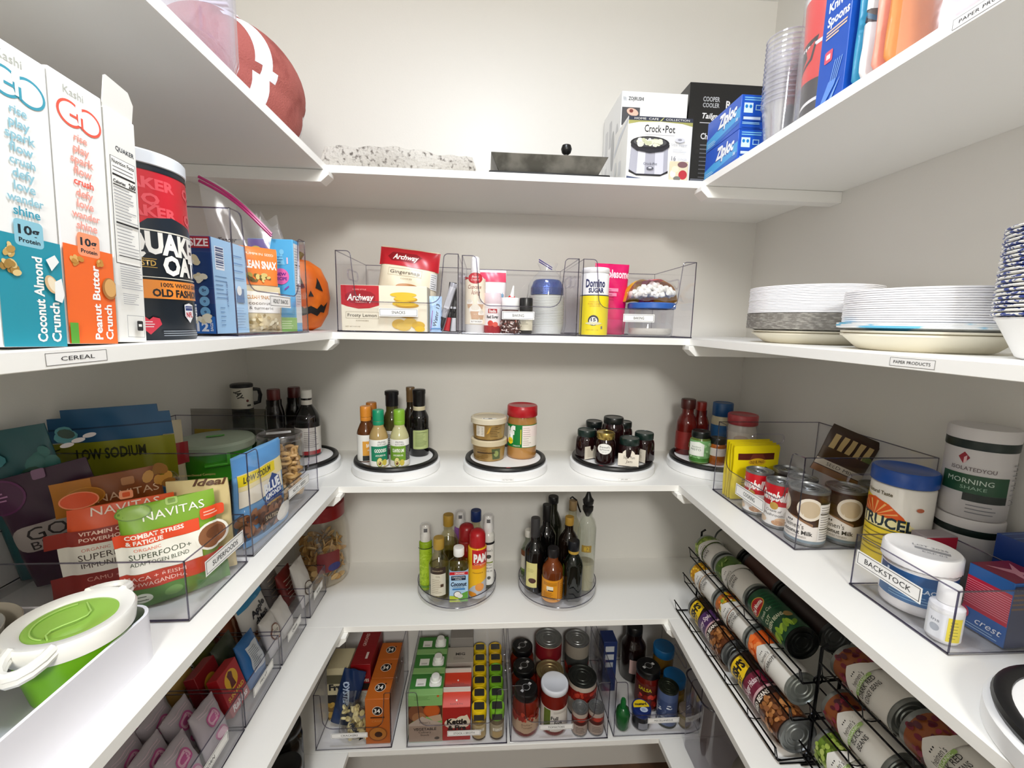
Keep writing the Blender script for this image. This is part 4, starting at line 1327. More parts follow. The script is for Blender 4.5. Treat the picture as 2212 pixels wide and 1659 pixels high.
def dress(lb, x, y, h, capc, liq, labc, title, tc, fruit=True, off=0):
    a = Art(.4)
    a.T('PRIMAL', 0, 63, 4.4, '#5b5b5f', w=24).T('KITCHEN', 0, 57, 4.0, '#5b5b5f', w=26)
    a.R(-34, 16, 18, 53, labc).T(title, -5, 42, 8, '#f2f2ea', w=36, b=.03).T('AVOCADO OIL', -5, 30, 4, '#f2f2ea', w=30, b=.02).R(18, 10, 60, 53, '#3e3f42')
    a.lines(20, 14, 58, 50, 9, '#9b9ba0', .8, 4).R(-34, 3, 60, 16, '#2d2f2c' if not fruit else '#e9e8e0')
    if fruit:
        a.E(-8, 14, 9, 12, '#56722e').E(-8, 14, 7.5, 10.5, '#dcd28a').E(-8, 11, 4, 4.6, '#6b3c22').E(6, 12, 7, 8, '#c9b84a')
    a.it = [([(p, q * 1.22 + 2) for p, q in vs], fs, m) for vs, fs, m in a.it]
    return bottle('dressing_bottle', lb, (x, y, TP), face_cam(x, y, off), .0275, h, M(liq, .12), capc, .0165, .032, .50, .0155, a, (.004, .086), '#efeee8', 'small dressing bottles', capsh='wrap', neckband=(h * .74, h - .033, capc))


dress('dressing bottle with emerald green neck and cap at front of dressings turntable', -.347, .078, .172, '#138a63', '#a98f5c', '#17805e', 'GODDESS', 0, off=.35)
dress('dressing bottle with lime green neck and cap, avocado on its label', -.286, .082, .172, '#7cab2c', '#b8b485', '#6f9a2b', 'CILANTRO LIME', 0)
dress('orange capped dressing bottle at left front of dressings turntable', -.398, .132, .172, '#d98a2e', '#5a3216', '#e0a03c', 'BALSAMIC', 0, False, .8)
dress('orange capped dressing bottle standing behind the other orange one', -.397, .196, .172, '#b9732a', '#4a2a14', '#c98a34', 'CAESAR', 0, False, .8)
bottle('dressing_bottle', 'dark dressing bottle with black cap behind the green-necked bottles', (-.335, .213, TP), face_cam(-.335, .213), .031, .208, M('#4a4620', .1), '#101014', .0225, .05, .52, .019, Art(.4).lines(-20, 20, 20, 70, 8, '#3a3a3e', 2, 3), (.02, .08), '#d6d3c9', capsh='wrap')
bottle('vinegar_bottle', 'slim brown topped bottle at back of the dressings turntable', (-.280, .246, TP), 0, .028, .216, M('#2a2013', .1), '#6d5434', .0145, .05, .5, .013, capsh='wrap')
a = Art(.4).RR(-26, 26, 30, 88, 3, '#aebb7e').lines(-18, 34, 22, 76, 10, '#6d7d4a', 1.2, 4).T('CONDIMENTO', 2, 80, 4, '#4d5a34', w=38)
bottle('vinegar_bottle', 'black balsamic bottle with pale green label, tallest at right of dressings', (-.243, .19, TP), face_cam(-.243, .19, .15), .0305, .217, DK, '#0d0d0f', .021, .05, .56, .0185, a, (.026, .09), '#141416', neckband=(.148, .163, '#d8cfae'), capsh='wrap')

# back-left turntable and neighbours
a = Art(.4).R(-30, 20, 30, 92, '#ddd9d3').lines(-24, 30, 24, 84, 9, '#7a746e', 1.6, 3).R(-30, 8, 30, 20, '#a81f28')
bottle('vinegar_bottle', 'dark bottle with white screw cap and red striped label in left corner', (-.598, .19, TP), face_cam(-.598, .19, .3), .038, .212, DK, '#e6e5e0', .0165, .024, .55, .0155, a, (.008, .095), '#ddd9d3', neckband=(.165, .18, '#d8d4cc'))
for k, (x, y, c, lb) in enumerate(((-.70, .193, '#5a1716', 'dark bottle with maroon cap nearest the left corner wall'), (-.657, .240, '#4a1413', 'dark bottle with maroon cap behind the white-capped one'))):
    bottle('vinegar_bottle', lb, (x, y, TP), 0, .029, .212, M('#120c0b', .1), c, .019, .034, .6, .022, None, (.02, .09), '#2a2320')
t = thing('printed_canister', 'tall narrow white printed canister above the clear nut bags', 'canister', (-.80, .2, S3), face_cam(-.8, .2))
g = G().lathe([(0, 0), (.029, 0), (.03, .004), (.03, .186), (0, .186)], M('#17171a', .4), 32)
g.ob('canister_foot', t)
g = G().lathe([(.0303, .186), (.0306, .187), (.0306, .253), (0, .253)], M('#d8d4c6', .45), 32)
g.ob('canister_body', t)
g = G().lathe([(.0312, .253), (.0316, .254), (.0316, .262), (.029, .264), (0, .264)], M('#1c1c20', .4), 32)
g.ob('lid', t)
Art(.4).T('JAY', -8, 232, 16, '#3a3a34', w=30, rot=-70, b=.04).E(14, 212, 4, 4, '#6d2a26').R(12, 194, 24, 200, '#3a3a34').build('printed_wrap', t, on_cyl(.0308), cut=(.008, 0))
g = G().tube([(.03, 0, .245), (.046, 0, .243), (.05, 0, .225), (.046, 0, .202), (.03, 0, .198)], .006, M('#17171a', .4), 8)
g.ob('handle', t)

# nut butters
def tub(lb, x, y, z, lidc):
    t = thing('nut_butter_tub', lb, 'tub', (x, y, z), face_cam(x, y))
    g = G().lathe([(0, 0), (.046, 0), (.049, .003), (.0535, .056), (0, .056)], M('#a6884f', .3, var='#8f6f3a', vs=18), 44)
    g.ob('tub_body', t)
    g = G().lathe([(.0545, .05), (.058, .051), (.058, .066), (.0555, .0685), (.05, .0685), (.0485, .066), (0, .066)], M(lidc, .4), 48)
    g.ob('lid', t)
    return t


t = tub('lower of two stacked nut butter tubs on the nut butter turntable', -.015, .158, TP, '#cfc0a0')
Art(.35).P([(12, 8), (38, 8), (38, 42), (8, 42)], '#4f5a34').E(24, 26, 8, 10, '#8f9a58').lines(-40, 8, 4, 40, 6, '#6b4f24', 1.4, 3).R(-40, 28, 20, 31, '#3c2a18').build('printed_wrap', t, on_cyl(.0495, 0, 0, .07), cut=(.008, 0))
t = tub('upper of two stacked nut butter tubs, white sticker on lid', -.016, .16, TP + .069, '#d6cbb2')
Art(.35).R(-44, 12, -14, 46, '#ded6c8').lines(-42, 16, -28, 44, 6, '#6b6258', 1, 3).lines(-24, 16, -16, 42, 5, '#6b6258', 1, 5).P([(-8, 20), (0, 24), (10, 46), (2, 42)], '#c99a3a').lines(4, 10, 40, 44, 6, '#4a3420', 1.4, 8).build('printed_wrap', t, on_cyl(.0495, 0, 0, .07), cut=(.008, 0))
Art(.4).R(-22, -10, 24, 4, '#e9e6df').R(-18, -5, -14, 2, INK).R(-2, -6, 10, 1, INK).build('lid_sticker', t, lambda u, v, q: (u, v - .03, .0665 + q))
a = Art(.3)
a.R(-64, 42, 26, 112, '#0f7a34').R(-64, 34, -34, 112, '#173a78').T('Jif', -26, 82, 50, '#f3f3f0', w=58, b=.05).R(-64, 34, -34, 46, '#173a78').E(-38, 56, 9, 8, '#b5432a').E(-16, 60, 11, 11, '#f0d51e').T('TASTE', -16, 60, 4, '#6b5a10', w=14)
a.R(26, 42, 90, 112, '#f0e7dc').R(26, 76, 90, 112, '#f3e2dc').lines(29, 46, 58, 108, 9, '#7b6a60', 1, 3).T('CREAMY', 8, 46, 4, '#f3f3f0', w=24).R(20, 52, 23, 100, '#d8c73a')
jar('peanut_butter_jar', 'tall peanut butter jar with red lid and green label', (.093, .178, TP), face_cam(.093, .178, -.5), .0485, .172, M('#b5854a', .12, var='#a0713a', vs=10), '#b31822', .049, .034, a, (.04, .114), '#0f7a34', knurl=1)

# jelly jars
JM = M('#1d0a0b', .06, 0, .6)


def jelly(lb, x, y, h, r, lid, art=True, sq=False, off=0, txt=None, lab=True, lidm=None, jm=None):
    a = None
    if lab:
        a = Art(.5)
        if txt:
            a.P([(-24, 42)] + [(24 * -math.cos(k * PI / 8) * .78, 42 + 14 * math.sin(k * PI / 8)) for k in range(9)] + [(24, 42)], '#ece4d4').R(-31, 4, 31, 43, '#ece4d4')
            a.T(txt[0], 2, 32, 9, '#5a4a44', w=34, sh=.2).T(txt[1], 2, 19, 9, '#5a4a44', w=20, sh=.2).T('STONEWALL', 0, 49, 2.6, '#7a6c60', w=20)
        else:
            a.R(-31, 4, 31, 46, '#e6ddcb').lines(-20, 9, 24, 40, 7, '#a89c88', .9, 3)
    return jar('jelly_jar', lb, (x, y, TP), face_cam(x, y, off), r, h, jm or JM, lid, r * .9, .02, a, group='dark jelly jars', sq=sq, lidm=lidm, shoulder=.2)


LG = '#10241f'
jelly('square jelly jar with handwritten Sugar Plum label at the front', .425, .088, .087, .034, LG, sq=True, txt=('Sugar Plum', 'Jam'))
jelly('square jelly jar with cream label at far left of jelly turntable', .306, .163, .094, .033, LG, sq=True, off=.7)
jelly('square jelly jar with cream label at far right of jelly turntable', .487, .128, .094, .033, LG, sq=True, off=-.6)
t = jelly('round preserve jar with gold lid and oval white label', .352, .100, .102, .0315, LG, lab=False, lidm=M('#b9a15a', .25, .9))
Art(.45).E(-2, 54, 23, 17, '#e9e8e2').E(-2, 54, 21, 15.5, '#f2f1ec').T("Braswell's", -2, 60, 6, '#26262a', w=32, sh=.3).T('Fig Preserves', -2, 52, 5, '#55555a', w=30, sh=.2).T('NET WT', -2, 44, 2.4, '#77777c', w=14).build('printed_front', t, on_cyl(.032), cut=(.007, 0))
jelly('tallest black lidded jelly jar in the middle of the jelly turntable', .398, .175, .134, .036, '#0e1413', lab=False)
jelly('dark lidded jelly jar at back left, behind the gold-lidded jar', .347, .228, .108, .031, '#111a1a', lab=False)
jelly('dark lidded jelly jar at back right, behind the tallest jar', .452, .232, .106, .031, '#121c1a', lab=False)

# condiments
a = Art(.4).R(-60, 8, 60, 20, '#3f7a2a').R(-60, 20, 60, 72, '#7fb573').blobs(-60, 22, 60, 70, 60, 5, ['#8cc07e', '#5f9a58', '#a6d096'], 4).P([(-26, 28), (16, 28), (16, 66), (2, 74), (-26, 70)], '#e8ebe2').T('PESTO', -6, 48, 6, '#3f4a3c', w=28).T('basilico', -5, 57, 5, '#6a7466', w=24)
jar('pesto_jar', 'green labelled pesto jar with black lid at front of condiments turntable', (.668, .112, TP), face_cam(.668, .112, -.15), .0305, .104, M('#5a6b2a', .2), '#0f1413', .0285, .02, a, (.006, .076), '#7fb573')
for x, y, h, lb in ((.667, .21, .19, 'tall dark red ketchup bottle at left of condiments turntable'), (.722, .225, .178, 'shorter red sauce bottle behind the pesto jar')):
    bottle('sauce_bottle', lb, (x, y, TP), 0, .034 if h > .18 else .029, h, M('#5a120e', .15), '#43100c' if h > .18 else '#8c2018', .024 if h > .18 else .017, .03, .55, .019, None, (.02, .08), '#7b1a15' if h > .18 else '#8a4038')
jar('spread_jar', 'clear mayonnaise jar with blue dome lid behind COOKING bin', (.80, .225, TP), 0, .034, .176, M('#d9cfae', .2), '#23568f', .033, .045, None, (.02, .1), '#2d6aa6')
t = jar('seasoning_tub', 'white tub with red lid seen through the COOKING bin', (.815, .13, TP), face_cam(.815, .13), .043, .156, '#d8d2ca', '#bb4a50', .0455, .032, Art(.4).R(-34, 10, 34, 70, '#d9cfc6').E(0, 80, 22, 12, '#cbb9ae').lines(-24, 16, 24, 60, 6, '#8a7a70', 1.4, 2), (.008, .1), '#e4ddd4')
jar('relish_jar', 'amber relish jar with dark lid right of the pesto jar', (.717, .095, TP), 0, .0255, .086, M('#a4561c', .12), '#141414', .024, .018, None, (.03, .055), '#e3d6cf')

# ------------------------------------------------------------------ third level, left shelf
bin_('storage_bin', 'clear tall bin with NUTS + SEEDS card on the third left shelf', (-.487, -.2, S3), PI / 2, .338, .36, .212, .083, 'NUTS + SEEDS', (.05, .062), (118, 24), ctw=70)
bin_('storage_bin', 'clear low bin with SUPERFOODS card on the third left shelf', (-.487, -.474, S3), PI / 2, .165, .37, .1, None, 'SUPERFOODS', (.018, .060), (112, 27), handles=False, ctw=74)
zb = S3 + .0035
# blue almond pouch facing out
a = Art(.3)
a.R(-84, 150, 84, 186, '#5a96d0').R(-78, 118, 70, 152, '#ead9a0').R(-78, 128, 36, 150, '#e7cf1e').T('LOW SODIUM', -24, 139, 12, '#3b3a1e', w=90, sh=.25, b=.03).R(-78, 84, 60, 118, '#ece3cf')
a.P([(-16, 66), (8, 116), (22, 126), (48, 112), (52, 62), (20, 50)], '#1d3f86').T('BLUE', 18, 100, 20, '#eef0f4', w=56, b=.05, rot=6).T('ALMONDS', 18, 80, 11, '#eef0f4', w=58, b=.04, rot=6).R(-8, 58, 44, 64, '#c9a24e').blobs(-80, 16, 76, 62, 70, 11, ['#6b3c24', '#8c5636', '#4f2a1a', '#a06a44'], 5, .6).RR(-30, 30, 14, 48, 3, '#3a241a').T('SALTED', -8, 39, 8, '#d9c9a4', w=36)
a.R(-84, 0, 84, 14, '#7fb0de').E(40, 30, 34, 20, '#e6e2da').T('1', -78, 80, 4, '#fff')
pouch('almond_bag', 'light blue almond bag with yellow stripe at front of NUTS bin', 'nut bag', (-.524, -.262, zb), PI / 2 - .10, .163, .19, .035, '#6ea6d8', a, rx=.0, seed=7, wob=.004, pw=6)
t = jar('cashew_jar', 'clear screw-top jar of cashews in the NUTS bin', (-.553, -.094, zb), face_cam(-.553, -.094), .054, .178, CLEAR('#fafafa', .7, .05, .05), '#cfc9cc', .053, .016, lidm=CLEAR('#e9e5e8', .9, .15, .15), shoulder=.1)
g = G()
rg = random.Random(11)
CS = M('#d3ad72', .5, var='#bd9357', vs=40)
for k in range(150):
    a_ = rg.uniform(0, 2 * PI)
    q = .038 * (rg.random() ** .25)
    X = Matrix.Translation((q * math.cos(a_), q * math.sin(a_), rg.uniform(.012, .128))) @ Matrix.Rotation(rg.uniform(0, 6), 4, 'X') @ Matrix.Rotation(rg.uniform(0, 6), 4, 'Z')
    g.tube([(.011 * math.cos(b), .011 * math.sin(b), 0) for b in [-1.5 + .5 * i for i in range(7)]], .0048, CS, 6, X=X)
o = g.ob('cashew_nuts', t)
o['kind'] = 'stuff'
Art(.4).R(-30, -8, 26, 14, '#eceaea').lines(-24, -4, 20, 10, 2, '#77777c', 2, 2).build('lid_sticker', t, lambda u, v, q: (u, v, .178 + q))
# green lidded pot on a dark tin
carton('snack_tin', 'dark brown tin under the green lidded pot inside the NUTS bin', 'tin', (-.70, -.108, zb), 0, .13, .13, .070, '#2a1f1a')
t = thing('lidded_pot', 'bright green pot with frosted clear lid inside the NUTS bin', 'food container', (-.702, -.108, zb + .0705), face_cam(-.702, -.108))
t.scale = (.86, .86, 1)
g = G().lathe([(0, 0), (.075, 0), (.082, .006), (.09, .07), (.094, .075), (.094, .082), (0, .082)], M('#3fae1e', .35), 56)
g.ob('pot_body', t)
g = G()
g.box(-.03, .03, -.108, -.086, .05, .056, M('#48b826', .35))
g.box(.022, .03, -.108, -.088, .05, .078, M('#48b826', .35))
g.ob('handle', t, bev=.0015)
g = G().lathe([(.097, .076), (.099, .078), (.099, .092), (.094, .098), (.06, .104), (0, .106)], M('#a9b8a4', .3), 56)
g.ob('lid', t)
Art(.4).RR(-22, -8, 22, 10, 4, '#46b53a').lines(-16, -4, 16, 6, 2, '#9fd896', 2, 2).build('lid_badge', t, lambda u, v, q: (u, v - .02, .1065 + q))
a = Art(.35).R(-58, 142, 58, 190, '#9c1f22').T('Irresistible', 8, 112, 9, '#a5632f', w=50, b=.02).T('nuts', 8, 100, 6, '#a5632f', w=22).P([(-14, 40), (10, 84), (34, 92), (58, 86), (58, 40)], '#1c2c66').T('BLUE', 34, 72, 16, '#c9ccd6', w=42, b=.04)
pouch('nut_bag', 'cream nut bag with dark red top behind the green pot', 'nut bag', (-.735, -.252, zb), .58, .100, .240, .04, '#cbbd9a', a, seed=8, ry=-.03)
a = Art(.35).R(-98, 130, 98, 220, '#8f8f1e').T('LOW SODIUM', -4, 196, 20, '#33331a', w=110, b=.03).R(-98, 222, 98, 270, '#2d5f8a').R(-98, 246, 98, 249, '#1b3c5c')
pouch('almond_bag', 'blue topped almond bag with mustard LOW stripe at the back wall side', 'nut bag', (-.752, -.318, zb), .24, .155, .285, .03, '#2d5f8a', a, seed=9, ry=-.05)
a = Art(.35).R(-90, 100, -20, 170, '#b59a24').E(-50, 128, 14, 12, '#6d5a1e')
pouch('nut_bag', 'clear zipper bag with mustard label standing behind the green pot', 'nut bag', (-.725, -.006, S3), 0, .20, .225, .016, CLEAR('#d8d6d2', .8, .10, .15), a, seed=10)
# superfoods
a = Art(.35)
a.T('NAVITAS', 6, 146, 13, '#f0efe6', w=80).RR(-4, 156, 12, 168, 3, '#9dbb62').RR(-1, 158.5, 9, 165.5, 2, '#6f8f32').E(-44, 156, 22, 12, '#5d7f26').E(-44, 156, 20, 10.5, '#7fa336')
a.R(-72, 104, 36, 124, '#df4a24').T('COMBAT STRESS', -22, 118.5, 6.4, '#f5ece2', w=74, b=.03).T('& FATIGUE', -36, 109, 6.4, '#f5ece2', w=46, b=.03).RR(38, 118, 74, 138, 5, '#df4a24').lines(43, 123, 68, 133, 2, '#f0b8a4', 2, 3)
a.R(-72, 58, 36, 104, '#eceade').T('ORGANIC', -34, 97, 5, '#df6a4a', w=34).T('SUPERFOOD+', -18, 86, 9, '#46503c', w=80).T('ADAPTOGEN BLEND', -20, 74, 6.5, '#46503c', w=76).E(54, 88, 26, 24, '#eceade').E(54, 88, 22, 20, '#8a5a3a').E(58, 92, 14, 10, '#6d4228')
a.R(-72, 32, 72, 58, '#b83a24').T('MACA + REISHI', -28, 50, 6.4, '#ecc9bc', w=78).T('ASHWAGANDHA', -28, 40, 6.4, '#ecc9bc', w=78).R(-72, 0, 72, 32, '#4f7a34').E(-46, 16, 12, 8, '#d6dccb').lines(-56, 10, -36, 22, 2, '#4f5a44', 1.4, 3).E(-8, 18, 12, 8, '#6d9450')
pouch('superfood_pouch', 'green pouch with red and white bands at the front of SUPERFOODS bin', 'superfood pouch', (-.550, -.484, zb), .70, .124, .165, .040, '#7ba52c', a, ry=-.02, rx=-.04, seed=1, wob=.005, pw=4)
a = Art(.35)
a.T('NAVITAS', 4, 150, 13, '#f0dccd', w=88).RR(-4, 162, 14, 176, 3, '#f09a72').RR(0, 165, 10, 173, 2, '#dd5526').E(-52, 172, 24, 14, '#e9855c').E(-52, 172, 22, 12.5, '#d84c20')
a.R(-94, 100, 94, 124, '#8f2c20').T('VITAMIN C', -30, 118, 6, '#ecc9b8', w=50, b=.02).T('POWERHOUSE', -22, 108, 6, '#ecc9b8', w=66, b=.02).R(-80, 52, 94, 100, '#ddd8cb').T('ORGANIC', -36, 92, 5, '#c06a5a', w=34).T('SUPERFOOD+', -12, 80, 10, '#4a4038', w=92).T('IMMUNITY BLEND', -8, 66, 8, '#4a4038', w=96)
a.R(-94, 8, 94, 52, '#7d2018').T('CAMU + ORANGE', -6, 42, 7, '#c99284', w=92).T('ACEROLA CHERRY', -6, 28, 7, '#c99284', w=92)
pouch('superfood_pouch', 'orange pouch with white band behind the green superfood pouch', 'superfood pouch', (-.634, -.474, zb), .60, .136, .158, .030, '#e2541f', a, ry=.0, rx=-.03, seed=2, wob=.004, pw=4)
a = Art(.35)
a.R(-80, 130, -30, 190, '#b8741a').T('NAVITAS', 16, 152, 13, '#d9b896', w=84).RR(8, 166, 26, 180, 3, '#b98256').E(-40, 160, 26, 16, '#c98a2c').E(-40, 160, 24, 14.5, '#b0701c').blobs(40, 150, 74, 186, 8, 11, ['#b07a2c', '#8f5f22', '#c08a3a'], 3)
pouch('superfood_pouch', 'brown and amber pouch leaning behind the orange pouch', 'superfood pouch', (-.670, -.425, zb), .60, .125, .19, .018, '#86481c', a, ry=-.06, seed=3, pw=5)
a = Art(.35)
a.E(-54, 168, 34, 30, '#5b1b50').E(-54, 168, 31, 27, '#46133e').lines(-74, 160, -34, 178, 3, '#b07aa4', 2.4, 3).E(48, 226, 9, 4, '#c9c2c4').E(64, 230, 9, 4, '#c9c2c4').E(80, 234, 9, 4, '#c9c2c4').RR(-60, 66, 90, 112, 18, '#a39a96').T('GOJI', -6, 96, 22, '#2d2628', w=70).T('BERRIES', 2, 76, 14, '#2d2628', w=84).RR(-6, 184, 10, 200, 3, '#7d5a76')
pouch('superfood_pouch', 'dark purple berry pouch, largest in the SUPERFOODS bin', 'superfood pouch', (-.744, -.434, zb), .46, .125, .198, .026, '#33112c', a, ry=-.22, seed=4, pw=5)
a = Art(.35).T('Ideal', 22, 168, 12, '#5a3a26', w=56, sh=.3, b=.03).T('An Employee-Owned Company', -2, 182, 4, '#8a7448', w=70)
pouch('superfood_pouch', 'cream paper pouch with brown script behind the green pouch', 'superfood pouch', (-.548, -.412, zb), .12, .100, .172, .022, '#d3bf8a', a, ry=-.03, seed=5, pw=5)
a = Art(.35).blobs(-70, 150, 80, 270, 26, 14, ['#1f4a3a', '#2f6a66', '#3b8088', '#18382c'], 4).T('and co!', -20, 150, 14, '#101c18', w=60, sh=.2)
pouch('superfood_pouch', 'large dark teal leafy bag against the left wall', 'superfood pouch', (-.800, -.424, zb), .36, .10, .268, .022, '#24545a', a, ry=-.15, seed=6, pw=5)

# white tray with soup mugs and bowls
t = thing('white_tray', 'white open tray holding soup mugs at the left shelf front', 'tray', (-.487, -.80, S3), PI / 2)
g = G()
w2, d2, hh, rr = .19, .33, .068, .03


def rrect(x0, x1, y0, y1, r, n=6):
    P = []
    for cx, cy, a in ((x1 - r, y1 - r, 0), (x0 + r, y1 - r, 90), (x0 + r, y0 + r, 180), (x1 - r, y0 + r, 270)):
        P += [(cx + r * math.cos(math.radians(a + 90 * k / n)), cy + r * math.sin(math.radians(a + 90 * k / n))) for k in range(n + 1)]
    return P


A, B = rrect(-w2, w2, 0, d2, rr), rrect(-w2 + .004, w2 - .004, .004, d2 - .004, rr - .004)
n = len(A)
WT = M('#e9e8f0', .3)
vs = [(x, y, 0) for x, y in A] + [(x, y, hh) for x, y in A] + [(x, y, hh) for x, y in B] + [(x, y, .004) for x, y in B]
fs = [(i + k * n, (i + 1) % n + k * n, (i + 1) % n + (k + 1) * n, i + (k + 1) * n) for k in range(3) for i in range(n)] + [tuple(range(n)), tuple(range(3 * n, 4 * n))]
g.add(vs, fs, WT)
g.ob('tray_body', t, ang=35)


def soup_mug(lb, x, y, z, col, dark, rz, steam=True):
    t = thing('soup_mug', lb, 'mug', (x, y, z), rz)
    t.scale = (.88, .88, 1.0)
    g = G().lathe([(0, 0), (.045, 0), (.05, .004), (.06, .05), (.0635, .078), (.0605, .078), (.057, .05), (.047, .008), (0, .006)], M(col, .3), 56)
    g.ob('mug_body', t)
    WL = M('#f0efea', .3)
    g = G().lathe([(.064, .068), (.0675, .069), (.0705, .088), (.068, .0925), (.054, .0915), (.05, .088), (.0505, .0865), (.0668, .0865)], WL, 64)
    g.ob('lid_ring', t)
    g = G().lathe([(.051, .0872), (.046, .088), (.03, .0835), (0, .082)], M(dark, .12), 56)
    g.tube([(.041 * math.cos(a) , .041 * math.sin(a), .0878) for a in [PI * .15 + PI * .8 * i / 16 for i in range(17)]], .0011, M('#a9cf6c', .3), 5)
    g.tube([(-.04 + .01 * i, .012 * math.sin(i * .9), .0872 - .0012 * math.sin(PI * i / 8)) for i in range(9)], .0011, M('#a9cf6c', .3), 5)
    g.ob('lid_window', t)
    for s in (-1, 1):
        g = G()
        P = [(s * (.062 + .034 * math.sin(PI * k / 8)), -.024 * math.cos(PI * k / 8), .084 - .009 * math.sin(PI * k / 8)) for k in range(9)]
        for dz in (0, .006):
            g.tube([(a, b, c + dz) for a, b, c in P], .0062, WL, 8)
        g.ob('handle', t)
    return t


zt = S3 + .0045
soup_mug('bright green soup mug with white vented lid in the white tray', -.545, -.672, zt, '#6fae10', '#93bd52', PI / 2 + .1)
soup_mug('blue soup mug with white lid at the near end of white tray', -.583, -.838, zt - .0, '#1f6fb4', '#5a92bd', PI / 2 + .2)
for k, (x, y, r, z, c, lb) in enumerate(((-.688, -.690, .073, .080, '#b9b0a0', 'outermost beige bowl of the nest behind the green mug'), (-.690, -.692, .060, .066, '#c4c3be', 'middle pale grey bowl of the nest behind the green mug'), (-.693, -.695, .047, .054, '#b4b4b2', 'innermost grey bowl of the nest behind the green mug'))):
    t = thing('nesting_bowl', lb, 'bowl', (x, y, zt + .001 + .0115 * k), 0)
    g = G().lathe([(0, 0), (r * .5, 0), (r * .7, .01), (r * .93, z * .6), (r, z * .93), (r * .985, z * .95), (r * .9, z * .6), (r * .66, .014), (0, .006)], M(c, .4), 56)
    g.ob('bowl_body', t)

# ------------------------------------------------------------------ third level, right shelf
bin_('storage_bin', 'clear tall bin with COOKING card on the third right shelf', (.636, -.207, S3), -PI / 2, .334, .30, .205, .085, 'COOKING', (.0, .050), (116, 30), ctw=46)
bin_('storage_bin', 'clear low bin with BACKSTOCK card at front of right shelf', (.651, -.584, S3), -PI / 2, .172, .17, .101, None, 'BACKSTOCK', (-.02, .062), (118, 27), handles=False, ctw=84)
zb = S3 + .0035
a = Art(.35).RR(-68, 2, 68, 150, 6, '#ecd813').R(-56, 112, 52, 130, '#5a2418').P([(-24, 112), (-14, 128), (16, 128), (26, 112)], '#7b3a26').E(0, 106, 27, 10, '#e3b52a').T('OLD EL PASO', 0, 106, 7, '#5a2a1c', w=44, b=.02).T('TACO', 6, 82, 17, '#1d1a14', w=62, b=.06).lines(-40, 30, 40, 60, 4, '#9a8a1c', 3, 3)
for k in range(4):
    pouch('taco_packet', ('front yellow taco seasoning packet in the COOKING bin' if k == 0 else 'yellow taco seasoning packet layered behind the front one in COOKING bin'), 'seasoning packet', (.712 - .001 * k, -.105 + .0115 * k, zb), .06, .130, .152 + .002 * k, .008, '#d9c510', a if k == 0 else None, group='yellow taco packets behind the front one' if k else None, seed=k, pw=9, wob=.002)


def soup(lb, x, y, off=0):
    a = Art(.35)
    W = 110
    a.R(-W, 54, W, 104, '#c4121f').R(-W, 6, W, 54, '#efece6').T("Campbell's", 0, 78, 22, '#f6f1ea', w=72, b=.04, sh=.3).E(0, 54, 9, 9, '#c9a24e').T('Cream of', 0, 42, 6, '#3a3434', w=34, sh=.2).T('Mushroom', 0, 32, 7, '#3a3434', w=44).E(18, 18, 14, 9, '#d9b38a').E(10, 14, 12, 6, '#c9966a').E(32, 36, 12, 10, '#d8d4cd').E(-26, 16, 12, 7, '#e0c3a0')
    return can('soup_can', lb, 'can', (x, y, zb), face_cam(x, y, off), .032, .11, a, tab=True)


soup('red and white soup can, farther of two in the COOKING bin', .672, -.185, -.45)
soup('red and white soup can, nearer of two in the COOKING bin', .677, -.258, -.3)


def coco(lb, x, y, off=0, nut=False):
    a = Art(.35)
    W = 125
    a.R(-W, 6, W, 116, '#ece6de').P([(-W, 116), (-W, 62), (-60, 62), (-36, 66), (0, 56), (30, 44), (60, 48), (W, 60), (W, 116)], '#3d2416').E(22, 82, 25, 25, '#e9dfcc').E(22, 82, 19, 19, '#cbb797').E(-38, 84, 20, 22, '#d9c9ac').E(-38, 84, 15, 17, '#efe6d6').P([(-W, 62), (-60, 62), (-36, 66), (0, 56), (30, 44), (30, 50), (0, 60), (-60, 68), (-W, 68)], '#8f6a4a')
    for k in range(3):
        a.E(-20 + 5 * k, 50, 1.6, 2.2, INK, 8)
    a.T("heinen's", -6, 41, 11, '#4a4642', w=40).T('Coconut Milk', -2, 28, 9, '#26221f', w=66, b=.02).T('UNSWEETENED', -2, 18, 4, '#8a8078', w=44).R(-W, 6, W, 12, '#7f8f98')
    if nut:
        a.R(40, 12, 92, 98, '#efece8').R(40, 96, 92, 100, INK).R(42, 74, 90, 76, INK).R(42, 40, 90, 41.5, INK).lines(43, 16, 88, 92, 14, '#6d6a68', 1.2, 3)
    return can('coconut_milk_can', lb, 'can', (x, y, zb), face_cam(x, y, off), .039, .122, a, tab=True, group=None)


coco('front coconut milk can showing nutrition panel in COOKING bin', .690, -.330, -.42, True)
coco('second coconut milk can right of the front one in COOKING bin', .776, -.330, -.22)
coco('third coconut milk can next to the yellow fibre tub', .860, -.325, 0)
can('dark_can', 'dark topped can behind the red soup cans in COOKING bin', 'can', (.748, -.236, zb), 0, .032, .11, None, col='#4a1c18', tab=True)
can('dark_can', 'plain topped can behind front coconut milk can', 'can', (.765, -.165, zb), 0, .036, .105, None, col='#2a2624', tab=True)
a = Art(.35).R(-56, 66, 56, 112, '#3a2418')
for k in range(5):
    a.P([(-46 + 19 * k, 66), (-34 + 19 * k, 66), (-30 + 19 * k, 104), (-42 + 19 * k, 104)], '#cdb27a')
a.E(44, 70, 12, 10, '#6d7a3a').R(-56, 34, 56, 66, '#4a3216').R(-56, 18, 56, 34, '#e0d6c4').T('SEED MIX', 0, 26, 8, '#4a3a2a', w=64).R(-56, 0, 56, 16, '#a0704a')
